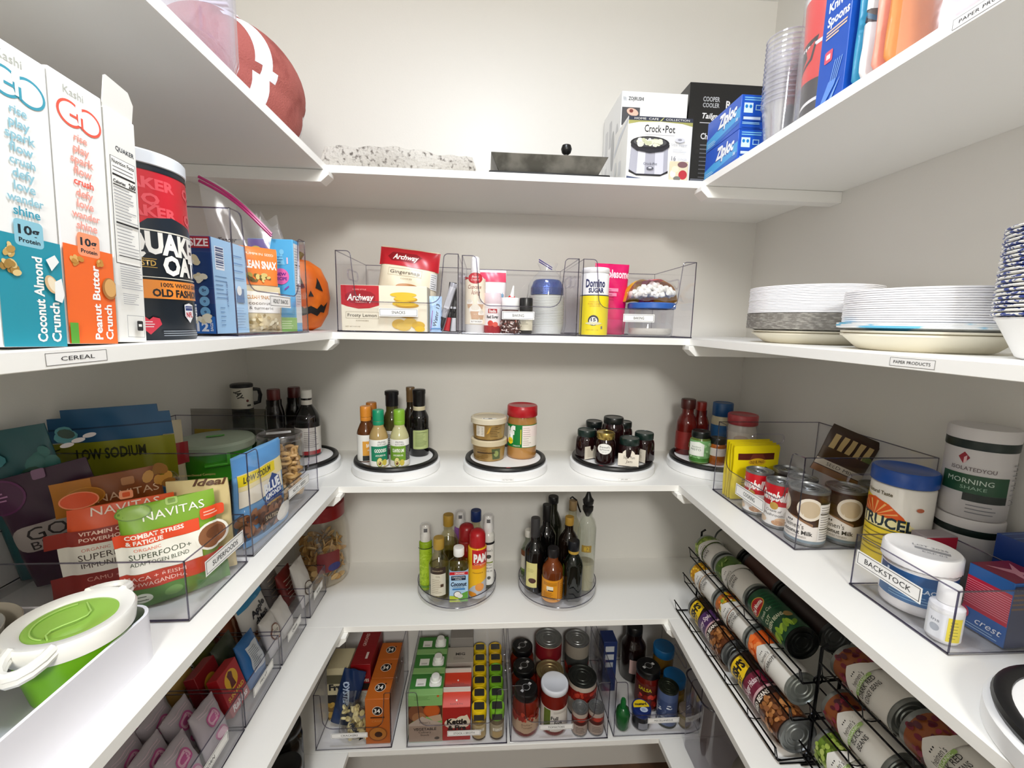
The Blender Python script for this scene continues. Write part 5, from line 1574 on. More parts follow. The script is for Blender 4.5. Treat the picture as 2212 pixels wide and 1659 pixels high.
pouch('seasoning_packet', 'brown picture packet tilted on top of the coconut cans', 'seasoning packet', (.845, -.213, zb + .078), -.35, .110, .125, .014, '#3a2818', a, ry=.38, rx=-.12, seed=5, pw=9)

# backstock bin
a = Art(.4)
a.R(-64, 20, 64, 72, '#24639c').R(-64, 56, 64, 72, '#1d5288').T('1', -46, 65, 7, '#dfe8f0', w=4).T('LACTATE', 24, 48, 7, '#dfe8f0', w=46, b=.02).lines(-40, 24, 30, 38, 3, '#7fb0d4', 1.4, 3)
t = jar('supplement_tub', 'white supplement tub with wide white lid and blue label in BACKSTOCK bin', (.714, -.558, zb), face_cam(.714, -.558, .1), .0485, .105, '#eceaea', '#f3f2f2', .0515, .026, a, (.018, .074), '#e9e8e8', knurl=1, cat='supplement tub')
Art(.5).R(-20, -10, 24, -2, '#9a9a9e').T('LOT 2025', 0, 6, 7, '#8f8f95', w=44).T('EXP 04', 4, -18, 6, '#8f8f95', w=30).build('lid_print', t, lambda u, v, q: (u + .01, v, .1042 + q))
a = Art(.4).R(4, 6, 22, 44, '#e5d22e').lines(7, 10, 19, 40, 6, '#8f8420', 1, 3).R(-20, 6, 2, 46, '#e4e6ea').E(-10, 22, 6, 6, '#a9afb8').T('Ins', -10, 34, 5, '#6d737c', w=10)
bottle('dropper_bottle', 'small white bottle with yellow label strip in BACKSTOCK front corner', (.678, -.637, zb), face_cam(.678, -.637), .0205, .088, '#e9e9ea', '#f0f0f0', .0135, .026, .62, .012, a, (.004, .05), '#e6e6e4')
a = Art(.3).RR(-36, 34, 38, 86, 4, '#c4173a').lines(-32, 40, 34, 82, 12, '#e88a9a', 1.2, 3, True).T('crest', 8, 20, 11, '#eef2f6', w=34, sh=.3).lines(-20, 4, 30, 12, 2, '#9cc2e0', 1.4, 3).E(-28, 24, 10, 11, '#d0325a')
s = Art(.3).R(-56, 0, 56, 100, '#1c2c58').lines(-40, 60, 30, 90, 4, '#6d4a2c', 3, 4)
tp = Art(.3).R(-36, -46, 36, 46, '#7d1d38').P([(-20, -20), (-4, 6), (-22, 26), (2, 12), (14, 30), (10, 4), (30, -10), (6, -4)], '#c98a9a').O(-38, -48, 38, 48, 2, '#24448c')
carton('strip_box', 'red and blue whitening strip box at right end of BACKSTOCK bin', 'box', (.779, -.634, zb), -PI / 2 + .04, .058, .070, .105, '#1d5ea8', {'F': a, 'R': s, 'T': tp}, rough=.3)
tp = Art(.3).lines(-50, -30, 50, 30, 4, '#6d92c4', 1.4, 3, True)
carton('strip_box', 'flat navy box standing behind the red and blue box in BACKSTOCK bin', 'box', (.876, -.596, S3), .05, .085, .06, .138, '#16387c', {'T': tp}, rough=.3)
carton('strip_box', 'pale box with red trim behind the white-lidded tub in BACKSTOCK bin', 'box', (.781, -.517, zb), 0, .06, .028, .108, '#8d8487', {'F': Art().R(-34, 84, 34, 106, '#a51c34')}, rough=.4)
# fibre tub and shake tubs behind
a = Art(.35)
W = 150
a.P([(-W, 6), (W, 6), (W, 50), (40, 70), (16, 110), (-20, 140), (-W, 160)], '#f0d326').P([(-88, 112), (-84, 118), (-66, 140), (-42, 146), (-16, 138), (8, 118), (12, 110)], '#e2591c')
for k in range(7):
    t_ = math.radians(20 + 20 * k)
    a.P([(-40, 108), (-40 + 42 * math.cos(t_), 110 + 30 * math.sin(t_)), (-40 + 42 * math.cos(t_ + .1), 110 + 30 * math.sin(t_ + .1))], '#f4b56a')
a.P([(28, 20), (70, 20), (74, 70), (54, 92), (32, 100)], '#b83316').E(-40, 100, 66, 11, '#f3e9b0').T('CITRUCEL', -34, 102, 21, '#22323c', w=118, b=.03).T('Natural Taste', -36, 158, 7, '#5a5030', w=48, b=.02).R(-72, 86, 26, 88, '#3a4a3c').lines(-62, 30, 22, 80, 5, '#8a7a24', 2, 4).E(30, 138, 6, 4, '#c06a4a')
jar('fibre_tub', 'white, yellow and orange fibre tub with bright blue lid', (.797, -.434, S3), face_cam(.797, -.434, 0), .0495, .205, '#ece8e0', '#154a9e', .0515, .028, a, cat='supplement tub', shoulder=.03, knurl=0)


def shake(lb, x, y, z, art=True, r=.07, h=.15):
    a = None
    if art:
        a = Art(.4).P([(-34, 112), (-26, 122), (-18, 112), (-26, 100)], '#8f2430').P([(-26, 112), (-22, 116), (-22, 104), (-26, 100)], '#d9b3b4').T('ISOLATEDYOU', -12, 92, 7, '#5a4a4c', w=60).R(-56, 48, 40, 82, '#1f4a30').T('MORNING', -14, 70, 9, '#c3d2c6', w=62).T('SHAKE', -8, 58, 6, '#8fae98', w=34).R(-20, 34, 40, 48, '#1b2420').lines(-14, 10, 34, 30, 3, '#7a7a80', 1.6, 3).lines(44, 30, 80, 110, 9, '#8a8a8e', 1.4, 5)
    t = thing('shake_tub', lb, 'supplement tub', (x, y, z), face_cam(x, y, .15))
    g = G().lathe([(0, 0), (r * .9, 0), (r * .97, .005), (r * .98, h * .78), (r * .93, h * .84), (r * .93, h * .86), (0, h * .86)], M('#c9c6c6', .4), 48)
    g.ob('tub_body', t)
    g = G().lathe([(r * .985, h * .77), (r * 1.0, h * .78), (r * 1.0, h * .86), (r * .97, h * .87)], M('#14231e', .4), 48)
    g.ob('dark_band', t)
    g = G().lathe([(r * .99, h * .865), (r * 1.01, h * .87), (r * 1.01, h * .97), (r * .97, h), (0, h)], M('#d2cfcf', .4), 48)
    g.ob('lid', t)
    if a:
        a.build('printed_front', t, on_cyl(r * .985), cut=(.01, 0))
    return t


shake('upper of two stacked white shake tubs, red leaf mark and green band', .881, -.487, S3 + .136, True, .0475, .166)
shake('lower of two stacked white shake tubs behind the blue-lidded fibre tub', .881, -.487, S3 + .001, False, .047, .134)
# right front turntable
turntable('turntable at the front right of the shelf holding a blue and brown bottle', (.682, -.862, S3), r=.132)
a = Art(.35).R(-110, 60, 110, 150, '#2f66b8').lines(-60, 66, 60, 140, 6, '#c9d8ee', 3, 4).R(-110, 20, 110, 60, '#8f5a44').blobs(-60, 22, 60, 58, 30, 6, ['#a56a50', '#7a4634'], 3)
bottle('drink_bottle', 'blue and brown wrapped clear bottle on the front right turntable', (.675, -.852, TP), face_cam(.675, -.852), .042, .2, M('#93604c', .15), '#e6e4e2', .018, .03, .75, .017, a, (.02, .15), '#2f66b8')
# ------------------------------------------------------------------ fourth level, back shelf oil turntables
S4 = Z4
OIL = M('#b9a65a', .1)
acrylic_turntable('clear turntable of cooking oils and sprays, left of two on fourth shelf', (-.118, .188, S4))
acrylic_turntable('clear turntable of dark vinegar and wine bottles, right of two', (.228, .178, S4))
TP = S4 + .0172
GLY = CLEAR('#f6f3e2', .8, .05, .03)
a = Art(.4).R(-24, 20, 24, 150, '#a9c92c').blobs(-20, 24, 20, 146, 60, 4, ['#8fb01c', '#bcd84c', '#9cbc24'], 4, .4).R(-24, 150, 24, 153, '#2d3a1c').R(-24, 14, 24, 20, '#5c8a2a')
bottle('spray_can', 'lime green oil spray can with white nozzle at far left of oils', (-.222, .163, TP), face_cam(-.222, .163), .0215, .228, '#8fae22', '#e3e1da', .0165, .055, .72, .0165, a, cat='spray can', capsh='spray')
a = Art(.4).R(-26, 96, 26, 118, '#3a2a20').R(-26, 22, 26, 96, '#d6cfbb').T('avocado', -2, 108, 6, '#b9a98a', w=34).T('OIL', 0, 88, 5, '#6d6048', w=14).lines(-20, 30, 14, 80, 8, '#8d8064', 1, 3).R(8, 52, 18, 62, '#4a3320')
bottle('oil_bottle', 'clear pale oil bottle with gold cap at left front of oils', (-.173, .114, TP), face_cam(-.173, .114, -.1), .033, .205, GLY, '#b3913c', .0175, .034, .56, .016, a, liquid=CLEAR('#ece9cc', .4, .05, .05), lh=.6, group='oil bottles with gold caps')
a = Art(.35)
a.R(-29, 100, 29, 110, '#c8222c').T('ORGANIC', 3, 105, 6, '#f3e9e4', w=32, b=.02).R(-29, 30, 29, 100, '#a9cbe8').P([(-29, 8), (29, 8), (29, 44), (6, 34), (-29, 26)], '#5fa03a').P([(-29, 8), (6, 8), (-6, 26), (-29, 30)], '#b8c832').RR(-24, 82, 22, 97, 2, '#1f2c44').T('CARRINGTON', -1, 92, 5, '#eef0f2', w=40).T('FARMS', -1, 86, 4, '#eef0f2', w=20).T('Coconut', 0, 69, 13, '#1d2740', w=50, b=.04, sh=.15).T('COOKING OIL', 0, 58, 4.6, '#1d2740', w=36).R(-20, 49, 20, 54, '#2d78b8').E(-4, 34, 12, 11, '#4a3a30').E(-4, 34, 10, 9, '#f1efe8').E(4, 28, 9, 7, '#e4e2dc')
bottle('oil_bottle', 'square clear coconut oil bottle with white cap and blue label', (-.108, .102, TP), face_cam(-.108, .102), .033, .178, GLY, '#f1f0ee', .0175, .025, .70, .015, a, (.008, .112), '#a9cbe8', sq=True, liquid=CLEAR('#e9dc98', .4, .05, .05), lh=.72)
a = Art(.35)
W = 92
a.R(-W, 2, W, 168, '#f0b81c').P([(-W, 2), (W, 2), (W, 70), (30, 62), (-10, 46), (-30, 24), (-W, 10)], '#b9bcc2').R(-14, 118, W, 170, '#c41c26').T('PAM', 14, 142, 26, '#f6f2ee', w=46, b=.06).T('Original', 14, 122, 7, '#f3c9b8', w=40).P([(-14, 104), (60, 112), (60, 122), (-14, 118)], '#e8762a').T('Nonstick', 6, 92, 5, '#7a3a1c', w=34).E(12, 42, 15, 14, '#e99a4a').E(-14, 16, 16, 9, '#d98a1c')
bottle('spray_can', 'yellow and red cooking spray can with red dome cap', (-.049, .122, TP), face_cam(-.049, .122, -.1), .03, .228, '#f0b81c', '#b3161e', .0265, .054, .74, .0265, a, cat='spray can', capsh='dome', round_=.9)
bottle('spray_can', 'red capped spray can half hidden behind the yellow and red one', (-.086, .173, TP), 0, .0275, .222, '#8c1a1e', '#8e141a', .026, .054, .74, .026, None, cat='spray can', capsh='dome')
bottle('oil_bottle', 'clear oil bottle with gold cap at the back of oils', (-.150, .205, TP), 0, .034, .24, GLY, '#a3812e', .018, .036, .6, .016, None, (.02, .09), '#8f8468', liquid=CLEAR('#d9d5ac', .4, .05, .05), group='oil bottles with gold caps')
a = Art(.4).R(-24, 20, 24, 150, '#8a4f9c')
bottle('spray_can', 'purple oil spray can with white nozzle at the back', (-.112, .252, TP), face_cam(-.112, .252), .0215, .232, '#8a4f9c', '#dcdad6', .0165, .055, .72, .0165, a, cat='spray can', capsh='spray')
bottle('oil_bottle', 'tall clear oil bottle with dark blue cap at the back', (-.056, .238, TP), 0, .031, .24, GLY, '#142a5e', .0185, .036, .6, .015, None, (.02, .09), '#b3a888', liquid=CLEAR('#e0d29a', .4, .05, .05))
a = Art(.4).R(-40, 14, 40, 158, '#ecebe6').R(-40, 158, 40, 166, '#1c1c1e').T("heinen's", 2, 138, 10, '#2b2b2b', w=26).R(-12, 92, 18, 97, '#8a9a4a').E(2, 116, 9, 7, '#4a4a46')
for k, (tx, w) in enumerate((('EXTRA', 22), ('VIRGIN', 24), ('OLIVE OIL', 28))):
    a.T(tx, 2, 86 - 11 * k, 6, '#2b2b2b', w=w)
a.E(4, 40, 6, 6, '#5a5a54').R(-40, 2, 40, 14, '#3d4032')
bottle('spray_can', 'slim white olive oil spray can with clear overcap, right of oils', (-.013, .168, TP), face_cam(-.013, .168), .021, .256, '#e3e2dc', '#ecebe8', .0165, .055, .72, .0165, a, cat='spray can', capsh='spray')
# right turntable
a = Art(.4).R(-30, 44, 30, 92, '#dcd9cc').R(-30, 92, 30, 112, '#7a4a2a').R(-30, 34, 30, 44, '#6d8a3a').R(-30, 20, 30, 34, '#3f5228')
bottle('vinegar_bottle', 'round clear bottle with white cap and leafy label at left', (.130, .209, TP), face_cam(.13, .209, -.3), .026, .18, CLEAR('#e9eee6', .8, .05, .03), '#dedcd4', .0145, .022, .58, .013, a, liquid=CLEAR('#d0d6c2', .4, .05, .05))
a = Art(.4).R(-34, 26, 6, 112, '#d8d08a').R(-34, 26, -33, 112, '#b8ae5a').E(-10, 50, 13, 9, '#4a2a22').lines(-28, 78, 0, 92, 3, '#a39a5a', 1, 3)
bottle('wine_bottle', 'black wine bottle with grey capsule and pale yellow label', (.143, .141, TP), face_cam(.143, .141, .1), .033, .256, DK, '#38383b', .0155, .062, .56, .0145, a, capsh='plain')
bottle('wine_bottle', 'tall black bottle at the back left of vinegar turntable', (.190, .204, TP), 0, .033, .274, DK, '#0c0c0d', .016, .055, .6, .015, Art(.4).P([(-6, 60), (16, 66), (18, 92), (0, 98), (-8, 84)], '#9c9c9a'))
bottle('wine_bottle', 'dark bottle with flat black cap at the very back', (.222, .268, TP), 0, .034, .277, M('#16170f', .1), '#121214', .0185, .022, .6, .015, None)
a = Art(.35).R(-34, 8, 20, 76, '#e0971c').R(21, 8, 52, 76, '#d98c18').R(19.4, 8, 20.8, 76, '#8c2a1c').lines(-30, 62, 16, 73, 4, '#8c5414', .9, 3, True).RR(-18, 44, 4, 60, 3, '#ece2c8').R(-18, 44, 4, 48, '#4a2c18').lines(-30, 14, 14, 40, 9, '#8c5414', .9, 4).lines(26, 14, 48, 70, 8, '#6d3a10', 1.2, 6)
bottle('vinegar_bottle', 'amber apple vinegar bottle with orange label at the front', (.197, .093, TP), face_cam(.197, .093), .034, .176, M('#7a3c16', .1, var='#642e10', vs=14), '#141214', .0185, .026, .58, .0165, a, (.006, .08), '#dc9318')
bottle('vinegar_bottle', 'dark vinegar bottle with gold cap and red flower label', (.266, .185, TP), face_cam(.266, .185), .035, .238, M('#1c120c', .08), '#b28a34', .0155, .026, .62, .0145, Art(.4).blobs(-14, 78, 14, 104, 16, 7, ['#6d2a3c', '#8a3a4c', '#b8862c'], 3).T('VINA', 2, 60, 8, '#b9b4a4', w=28).T('GRE', 2, 48, 8, '#b9b4a4', w=22))
t = bottle('vinegar_bottle', 'cork stoppered clear bottle with wire clip at the back right', (.290, .247, TP), 0, .032, .27, CLEAR('#ecebdf', .8, .06, .03), '#8a7350', .0145, .034, .6, .0155, None)
g = G().tube([(-.012, 0, .276), (-.004, 0, .283), (.012, 0, .27), (.02, 0, .245), (.028, 0, .225)], .003, M('#131313', .35), 6)
g.ob('wire_clip', t)
t = thing('oil_cruet', 'tall clear glass cruet with black pourer at the right', 'bottle', (.316, .138, TP), face_cam(.316, .138))
g = G().lathe([(0, 0), (.028, 0), (.031, .004), (.031, .225), (.025, .25), (.016, .262), (.015, .285), (.013, .285), (.012, .262), (.022, .247), (.03, .222), (.03, .008), (0, .006)], GLS, 36)
g.ob('bottle_body', t, ang=60)
g = G().lathe([(.006, .262), (.0175, .284), (.018, .296), (.013, .3), (.017, .306), (.0185, .318), (.011, .328), (.005, .346), (0, .347)], M('#0d0d0e', .35), 24)
g.ob('pourer', t)
g = G().lathe([(0, .01), (.0285, .01), (.029, .1), (0, .1)], M('#b3ab94', .3), 30)
g.ob('contents', t)
Art(.4).R(-15, 148, 18, 172, '#9a7f3a').T('82', 2, 160, 14, '#d9b93a', w=18).build('printed_front', t, on_cyl(.031), cut=(.007, 0))
a = Art(.4).P([(-44, 70), (-14, 84), (-14, 120), (-44, 112)], '#7c9a2c').P([(-44, 34), (-14, 56), (-14, 82), (-44, 68)], '#c9c6b4').P([(-44, 14), (-14, 20), (-14, 54), (-44, 32)], '#4f5c24').E(-24, 60, 8, 6, '#3a3a30')
bottle('oil_bottle', 'square dark olive oil bottle with black cap and green side label', (.264, .094, TP), face_cam(.264, .094, .2), .031, .2, M('#0a0f0a', .06, 0, .6), '#0c0f16', .0185, .03, .60, .0165, None, sq=True, neckband=(.158, .168, '#b8963c'))
a.build('printed_front', COL.objects[-1].parent, lambda u, v, q: (-.0306 - q, -(u + .029), v))

# big jar in the left corner
t = jar('snack_jar', 'big clear plastic jar of crackers with dark red lid in left corner', (-.600, .263, S4), face_cam(-.6, .263), .086, .285, CLEAR('#fdfbf6', .7, .04, .04), '#8e1418', .080, .05, shoulder=.28)
g = G()
rg = random.Random(21)
CRK = [M('#c8a46a', .6, var='#a98348', vs=40), M('#b88f54', .6), M('#d6b680', .6)]
for k in range(170):
    a_ = rg.uniform(0, 2 * PI)
    q = .068 * (rg.random() ** .3)
    X = Matrix.Translation((q * math.cos(a_), q * math.sin(a_), rg.uniform(.012, .15))) @ Matrix.Rotation(rg.uniform(0, 6), 4, 'X') @ Matrix.Rotation(rg.uniform(0, 6), 4, 'Y')
    g.lathe([(0, -.002), (.012, -.002), (.0135, 0), (.012, .002), (0, .002)], CRK[k % 3], 10, X, sx=1.2, sy=.8)
o = g.ob('crackers', t)
o['kind'] = 'stuff'
Art(.4).RR(-16, 60, 60, 130, 8, '#6d1a1c').E(40, 74, 22, 14, '#2a2c6a').build('printed_front', t, on_cyl(.0866), cut=(.01, 0))

# ------------------------------------------------------------------ fourth level, left shelf snack bins
LB = [(.107, .130, 'first low clear snack bin on fourth left shelf, farthest from camera', '#8c5a3c'), (-.066, .152, 'second low clear snack bin holding white crisp bags', ''), (-.236, .166, 'third low clear snack bin holding raisin boxes', ''), (-.452, .252, 'nearest low clear snack bin full of white and pink packets', '')]
for k, (y, w, lb, _) in enumerate(LB):
    bin_('storage_bin', lb, (-.556, y, S4), PI / 2, w, .295, .098, None, ('BARS', 'CRISPS', 'FRUIT', 'POPCORN')[k], (0, .052), (w * 560, 24), handles=False, group='low clear snack bins', ctw=w * 200)
zb = S4 + .004
rg = random.Random(31)


def packet(lb, grp, x, y, z, w, h, col, art, rz, rx, ry, seed, wob=.004, t=.03, nm='snack_packet'):
    return pouch(nm, lb, 'snack packet', (x, y, z), rz, w, h, t, col, art, rx=rx, ry=ry, seed=seed, wob=wob, pw=7, gus=.2, nu=10, nv=12)


# nearest bin: pillow packets
a = Art(.35).E(0, 66, 19, 17, '#b8568c').E(0, 66, 15, 13.5, '#d9a9bf').E(0, 66, 10, 8, '#b8568c').E(4, 26, 15, 13, '#b8568c').E(4, 26, 11, 9, '#d9b3c4').lines(-26, 84, 22, 94, 2, '#c9b3bd', 1.2, 2)
p0 = packet('white snack packet with round pink print in the nearest snack bin', None, -.585, -.372, zb + .004, .072, .10, '#a79fa6', a, PI / 2, -.32, .06, 1, .006)
p0['group'] = 'white and pink snack packets'
for i in range(6):
    for j in range(3):
        if i or j:
            dup(p0, (-.585 - .046 * i + rg.uniform(-.002, .002), -.372 - .080 * j, zb + .007 + rg.uniform(0, .008)), ry=rg.uniform(-.10, .10))
# raisin bin
a = Art(.35).E(0, 70, 22, 22, '#d9a81e').P([(-9, 52), (-6, 70), (-9, 84), (0, 90), (9, 84), (6, 70), (9, 52)], '#5a1a16').T('SUN-MAID', 0, 38, 9, '#d9b03a', w=58, b=.03).T('Raisins', 0, 14, 13, '#e9d9d4', w=56, b=.04, sh=.2)
carton('raisin_box', 'red raisin box with round yellow emblem in the third snack bin', 'raisin box', (-.597, -.277, zb + .012), PI / 2, .070, .025, .1, '#a3141c', {'F': a}, rx=-.3)
a2 = Art(.35).E(0, 60, 20, 18, '#b8902a').R(-30, 4, 30, 26, '#7a1218')
carton('raisin_box', 'darker red raisin box half hidden behind the front raisin box', 'raisin box', (-.645, -.277, zb + .018), PI / 2, .070, .025, .1, '#7c1218', {'F': a2}, rx=-.3)
packet('blue snack packet with white nutrition panel in third snack bin', None, -.590, -.197, zb + .006, .076, .115, '#2a66a4', Art(.4).R(-22, 30, 24, 96, '#c3c9d0').lines(-18, 36, 20, 90, 10, '#5a626c', 1.4, 3), PI / 2, -.3, .04, 3)
packet('olive green snack packet at the back of the third snack bin', None, -.695, -.197, zb + .006, .076, .11, '#5a5a24', None, PI / 2, -.3, .05, 4)
packet('yellow and brown snack packet beside the raisin boxes', None, -.695, -.277, zb + .006, .076, .09, '#a3813a', Art(.4).blobs(-30, 10, 30, 60, 10, 10, ['#d0c8bc', '#8a5a2a', '#c9a24e'], 4), PI / 2, -.3, -.05, 5)
packet('dark green snack packet at the left wall in third snack bin', None, -.640, -.197, zb + .006, .076, .115, '#2c3420', None, PI / 2, -.3, -.03, 6)
# crisp bag bin
a = Art(.35).R(-60, 122, 60, 138, '#2c86b8').T('Apple', 4, 98, 18, '#2b2c34', w=72, b=.04, rot=8).T('chips', 4, 72, 16, '#2b2c34', w=60, b=.04, rot=8).E(30, 40, 26, 24, '#a8683c').blobs(-50, 6, 20, 50, 12, 10, ['#c07a3c', '#8a4a2a', '#d6a45e'], 3)
packet('white crisp bag with blue top strip in the second snack bin', None, -.640, -.066, zb + .006, .125, .14, '#d9d7d4', a, PI / 2, -.3, .02, 7, nm='crisp_bag')
a = Art(.35).E(0, 52, 22, 22, '#7a4a34').E(0, 52, 18, 18, '#dcd6cc').T('Pure', 0, 54, 10, '#2b2826', w=26, sh=.3)
for k, (x, y) in enumerate(((-.590, -.102), (-.590, -.030))):
    packet(('small white snack packet with brown ring nearest the second bin card', 'small white snack packet beside the ringed one in second bin')[k], None, x, y, zb + .006, .062, .1, '#d5d2cf', a if k == 0 else None, PI / 2, -.3, .05 - .1 * k, 8 + k)
for k, (x, y, c, lb) in enumerate(((-.690, -.104, '#8c4a2c', 'rust brown packet at the back of the second snack bin'), (-.742, -.066, '#6d2a20', 'dark red packet deep in the second snack bin'), (-.690, -.029, '#b0622c', 'orange brown packet in the middle of the second snack bin'))):
    packet(lb, None, x, y, zb + .006, .068, .1, c, Art(.35).P([(-28, 10), (-18, 10), (14, 90), (4, 90)], '#c9a48a').P([(0, 10), (8, 10), (30, 70), (24, 76)], '#3a1a14'), PI / 2, -.3, .03, 11 + k)
# farthest bin
a = Art(.35).E(0, 44, 24, 22, '#5a4636').E(0, 44, 20, 18, '#d8d4cc').T('Trio', 0, 44, 12, '#231f1c', w=30, sh=.3, b=.03)
packet('white peaked snack packet with brown ring in the farthest snack bin', None, -.590, .107, zb + .006, .078, .14, '#dad7d3', a, PI / 2, -.25, .03, 15)
for k, (x, y, c, lb) in enumerate(((-.640, .107, '#7a2420', 'dark red packet behind the peaked white packet'), (-.690, .107, '#8a8684', 'silver snack packet in the middle of the farthest snack bin'), (-.740, .107, '#4a2c24', 'brown packet behind the silver one in the farthest bin'), (-.790, .107, '#98301f', 'brick red packet at the wall end of farthest snack bin'))):
    packet(lb, None, x, y, zb + .006, .085, .11, c, Art(.35).lines(-30, 20, 30, 90, 5, '#c9b8a8', 3, k), PI / 2, -.25, .03, 16 + k)

# ------------------------------------------------------------------ fourth level, right shelf: wire can racks
WIRE = M('#2a2a2c', .25, .95)


def rack(label, x0, ya, yb, tiers, top, dx=.0):
    """three sloping wire tiers one above another; x0 = front plane, runs from ya (near) to yb (far)"""
    t = thing('can_rack', label, 'can rack', (x0, ya, S4), 0, 'black wire can racks')
    L = yb - ya
    r = .0018
    for i, (zc, rr, xo) in enumerate(tiers):
        z = zc - S4 - rr
        f = xo - x0
        g = G()
        for (ox, oz) in ((-.004, .004), (-.012, .034)):
            g.tube([(f + ox, -.005, z + oz), (f + ox, L + .005, z + oz)], r * 1.15, WIRE, 6)
        g.tube([(f - .012, -.004, z + .034), (f - .004, -.005, z + .004), (f + .2, -.005, z + .018)], r, WIRE, 6)
        g.ob('front_rail', t)
        g = G()
        n = 6
        for k in range(n):
            y = L * k / (n - 1)
            g.tube([(f - .012, y, z + .034), (f - .006, y, z + .004), (f + .01, y, z - .001), (f + .22, y, z + .012)], .0011, WIRE, 5)
        g.tube([(f + .22, -.004, z + .012), (f + .22, L + .004, z + .012)], r, WIRE, 6)
        g.ob('tier_wires', t)
    for y in (-.006, L + .006):
        for xx in (.06, .2):
            g = G()
            g.tube([(xx, y, .003), (xx, y, top), (xx + .012, y, top + .008)], .0032, WIRE, 8)
            for (zc, rr, xo) in tiers:
                g.tube([(xx + .009 * math.cos(a), y, zc - S4 - rr + .012 + .009 * math.sin(a)) for a in [2 * PI * k / 10 for k in range(10)]], .002, WIRE, 5, True)
            g.ob('upright', t)
    g = G()
    for y in (-.006, L + .006):
        g.tube([(.0, y, .003), (.24, y, .003)], r, WIRE, 6)
    g.ob('foot', t)
    return t


T1 = [(.8505, .0405, .597), (.942, .0375, .618), (1.028, .0375, .63)]
rack('black wire can rack farther from camera, holding vegetables and baked beans', .597, -.446, .03, T1, .27)


def lying(name, label, x, z, y0, y1, r, art, col, group=None, end='#77797a', turn=0.0):
    """can lying along Y with its foot towards the camera"""
    L = y1 - y0
    t = can(name, label, 'can', (x, y1, z + .006), 0, r, L, art, col, group, end=end)
    # lay the can down so that its height runs along -Y (towards the camera) and its front looks to -X and up
    t.rotation_euler = (Matrix.Rotation(PI / 2, 4, 'X') @ Matrix.Rotation(-PI / 2 - turn, 4, 'Z')).to_euler()
    return t


def veg(food, title, l, r, extra=None):
    """label art; v runs along the can, food picture at the far end"""
    a = Art(.38)
    W = PI * r * 1000 * .97
    H = l * 1000
    a.R(-W, 8, W, H - 8, '#dedbd4')
    a.R(-W, H * .52, W, H - 8, food[0]).blobs(-W * .6, H * .56, W * .6, H - 11, food[2], food[3], food[1], len(title[0]), food[4])
    a.P([(-W, H * .62), (-W, H * .5), (W, H * .5), (W, H * .62), (W * .3, H * .62), (4, H * .74), (-W * .3, H * .62)], '#dedbd4')
    for k in range(3):
        a.E(-3 + 4 * k, H * .62, 1.1, 1.6, INK, 8)
    a.T("heinen's", 1, H * .545, 9, '#55524e', w=28)
    for k, tx in enumerate(title):
        a.T(tx, 1, H * .42 - 12 * k, 8, '#2a2826', w=min(46, 5.6 * len(tx)), b=.01)
    if extra:
        extra(a, H)
    return a


def flip(a):
    """art turned so that its top points at the far end of a lying can"""
    return a


def art_down(a, l):
    H = l * 1000
    a.it = [([(-p, H - q) for p, q in vs], fs, m) for vs, fs, m in a.it]
    return a


r_ = .0375
PEA = ('#5f7a26', ['#8fa544', '#a9b860', '#748f30', '#9cb04c'], 70, 4.5, .95)
COR = ('#c98f14', ['#e6b520', '#f0c83c', '#d9a018'], 60, 4, .8)
MIX = ('#b5652a', ['#e0762c', '#e6d9a4', '#cfa51e', '#7a9a3a', '#e9e2c0'], 60, 5, .8)
BEA = ('#4a6a24', ['#6d8a34', '#8aa24c', '#587a2a', '#94ac58'], 40, 7, .3)
CAR = ('#e0601f', ['#ec7430', '#e86a28', '#f08a48', '#d9541a'], 30, 9, .7)
rows = [
    ('peas can, farthest on the top tier of the far rack', PEA, ('SWEET', 'PEAS'), .668, 1.028, -.08, .024),
    ('green beans can in the middle of the far rack top tier', BEA, ('GREEN', 'BEANS'), .668, 1.028, -.236, -.09),
    ('corn can, farthest on the middle tier of the far rack', COR, ('SUPER SWEET', 'CORN'), .656, .942, -.118, .022),
    ('mixed vegetables can in the middle tier of the far rack', MIX, ('MIXED', 'VEGETABLES'), .656, .942, -.268, -.126),
    ('carrots can, nearest on the middle tier of the far rack', CAR, ('CARROTS',), .656, .942, -.420, -.276),
]
for lb, fd, ti, x, z, y0, y1 in rows:
    a = art_down(veg(fd, ti, y1 - y0, r_), y1 - y0)
    lying('vegetable_can', 'white labelled ' + lb, x, z, y0, y1, r_, a, '#dedbd4', 'vegetable cans in the far rack', turn=.35, end='#a3a8a4')
l = .15
a = Art(.3).R(-112, 8, 112, 142, '#12492a').E(-6, 112, 26, 17, '#d9b03a').E(-6, 112, 24, 15, '#b51f28').T('Del Monte', -6, 112, 11, '#f3ede4', w=40, b=.03, rot=0).T('Fresh Cut', 0, 84, 8, '#e4ead4', w=40, sh=.3).T('CUT', -8, 68, 9, '#dfe4c4', w=22, b=.02).T('GREEN BEANS', 0, 55, 9, '#dfe4c4', w=58, b=.02)
for k in range(9):
    a.E(-30 + 8 * k, 30 - 3 * (k % 3), 12, 5, ('#8db52c', '#a5c83c', '#74992a')[k % 3], 14, 40 + 20 * (k % 4))
a.E(38, 50, 10, 8, '#a3854a').lines(20, 70, 56, 130, 6, '#1d5e38', 3, 3)
lying('vegetable_can', 'dark green cut green beans can at near end of the far rack', .668, 1.028, -.392, -.245, r_, art_down(a, .147), '#12492a', 'vegetable cans in the far rack', turn=.45, end='#1d1f1e')


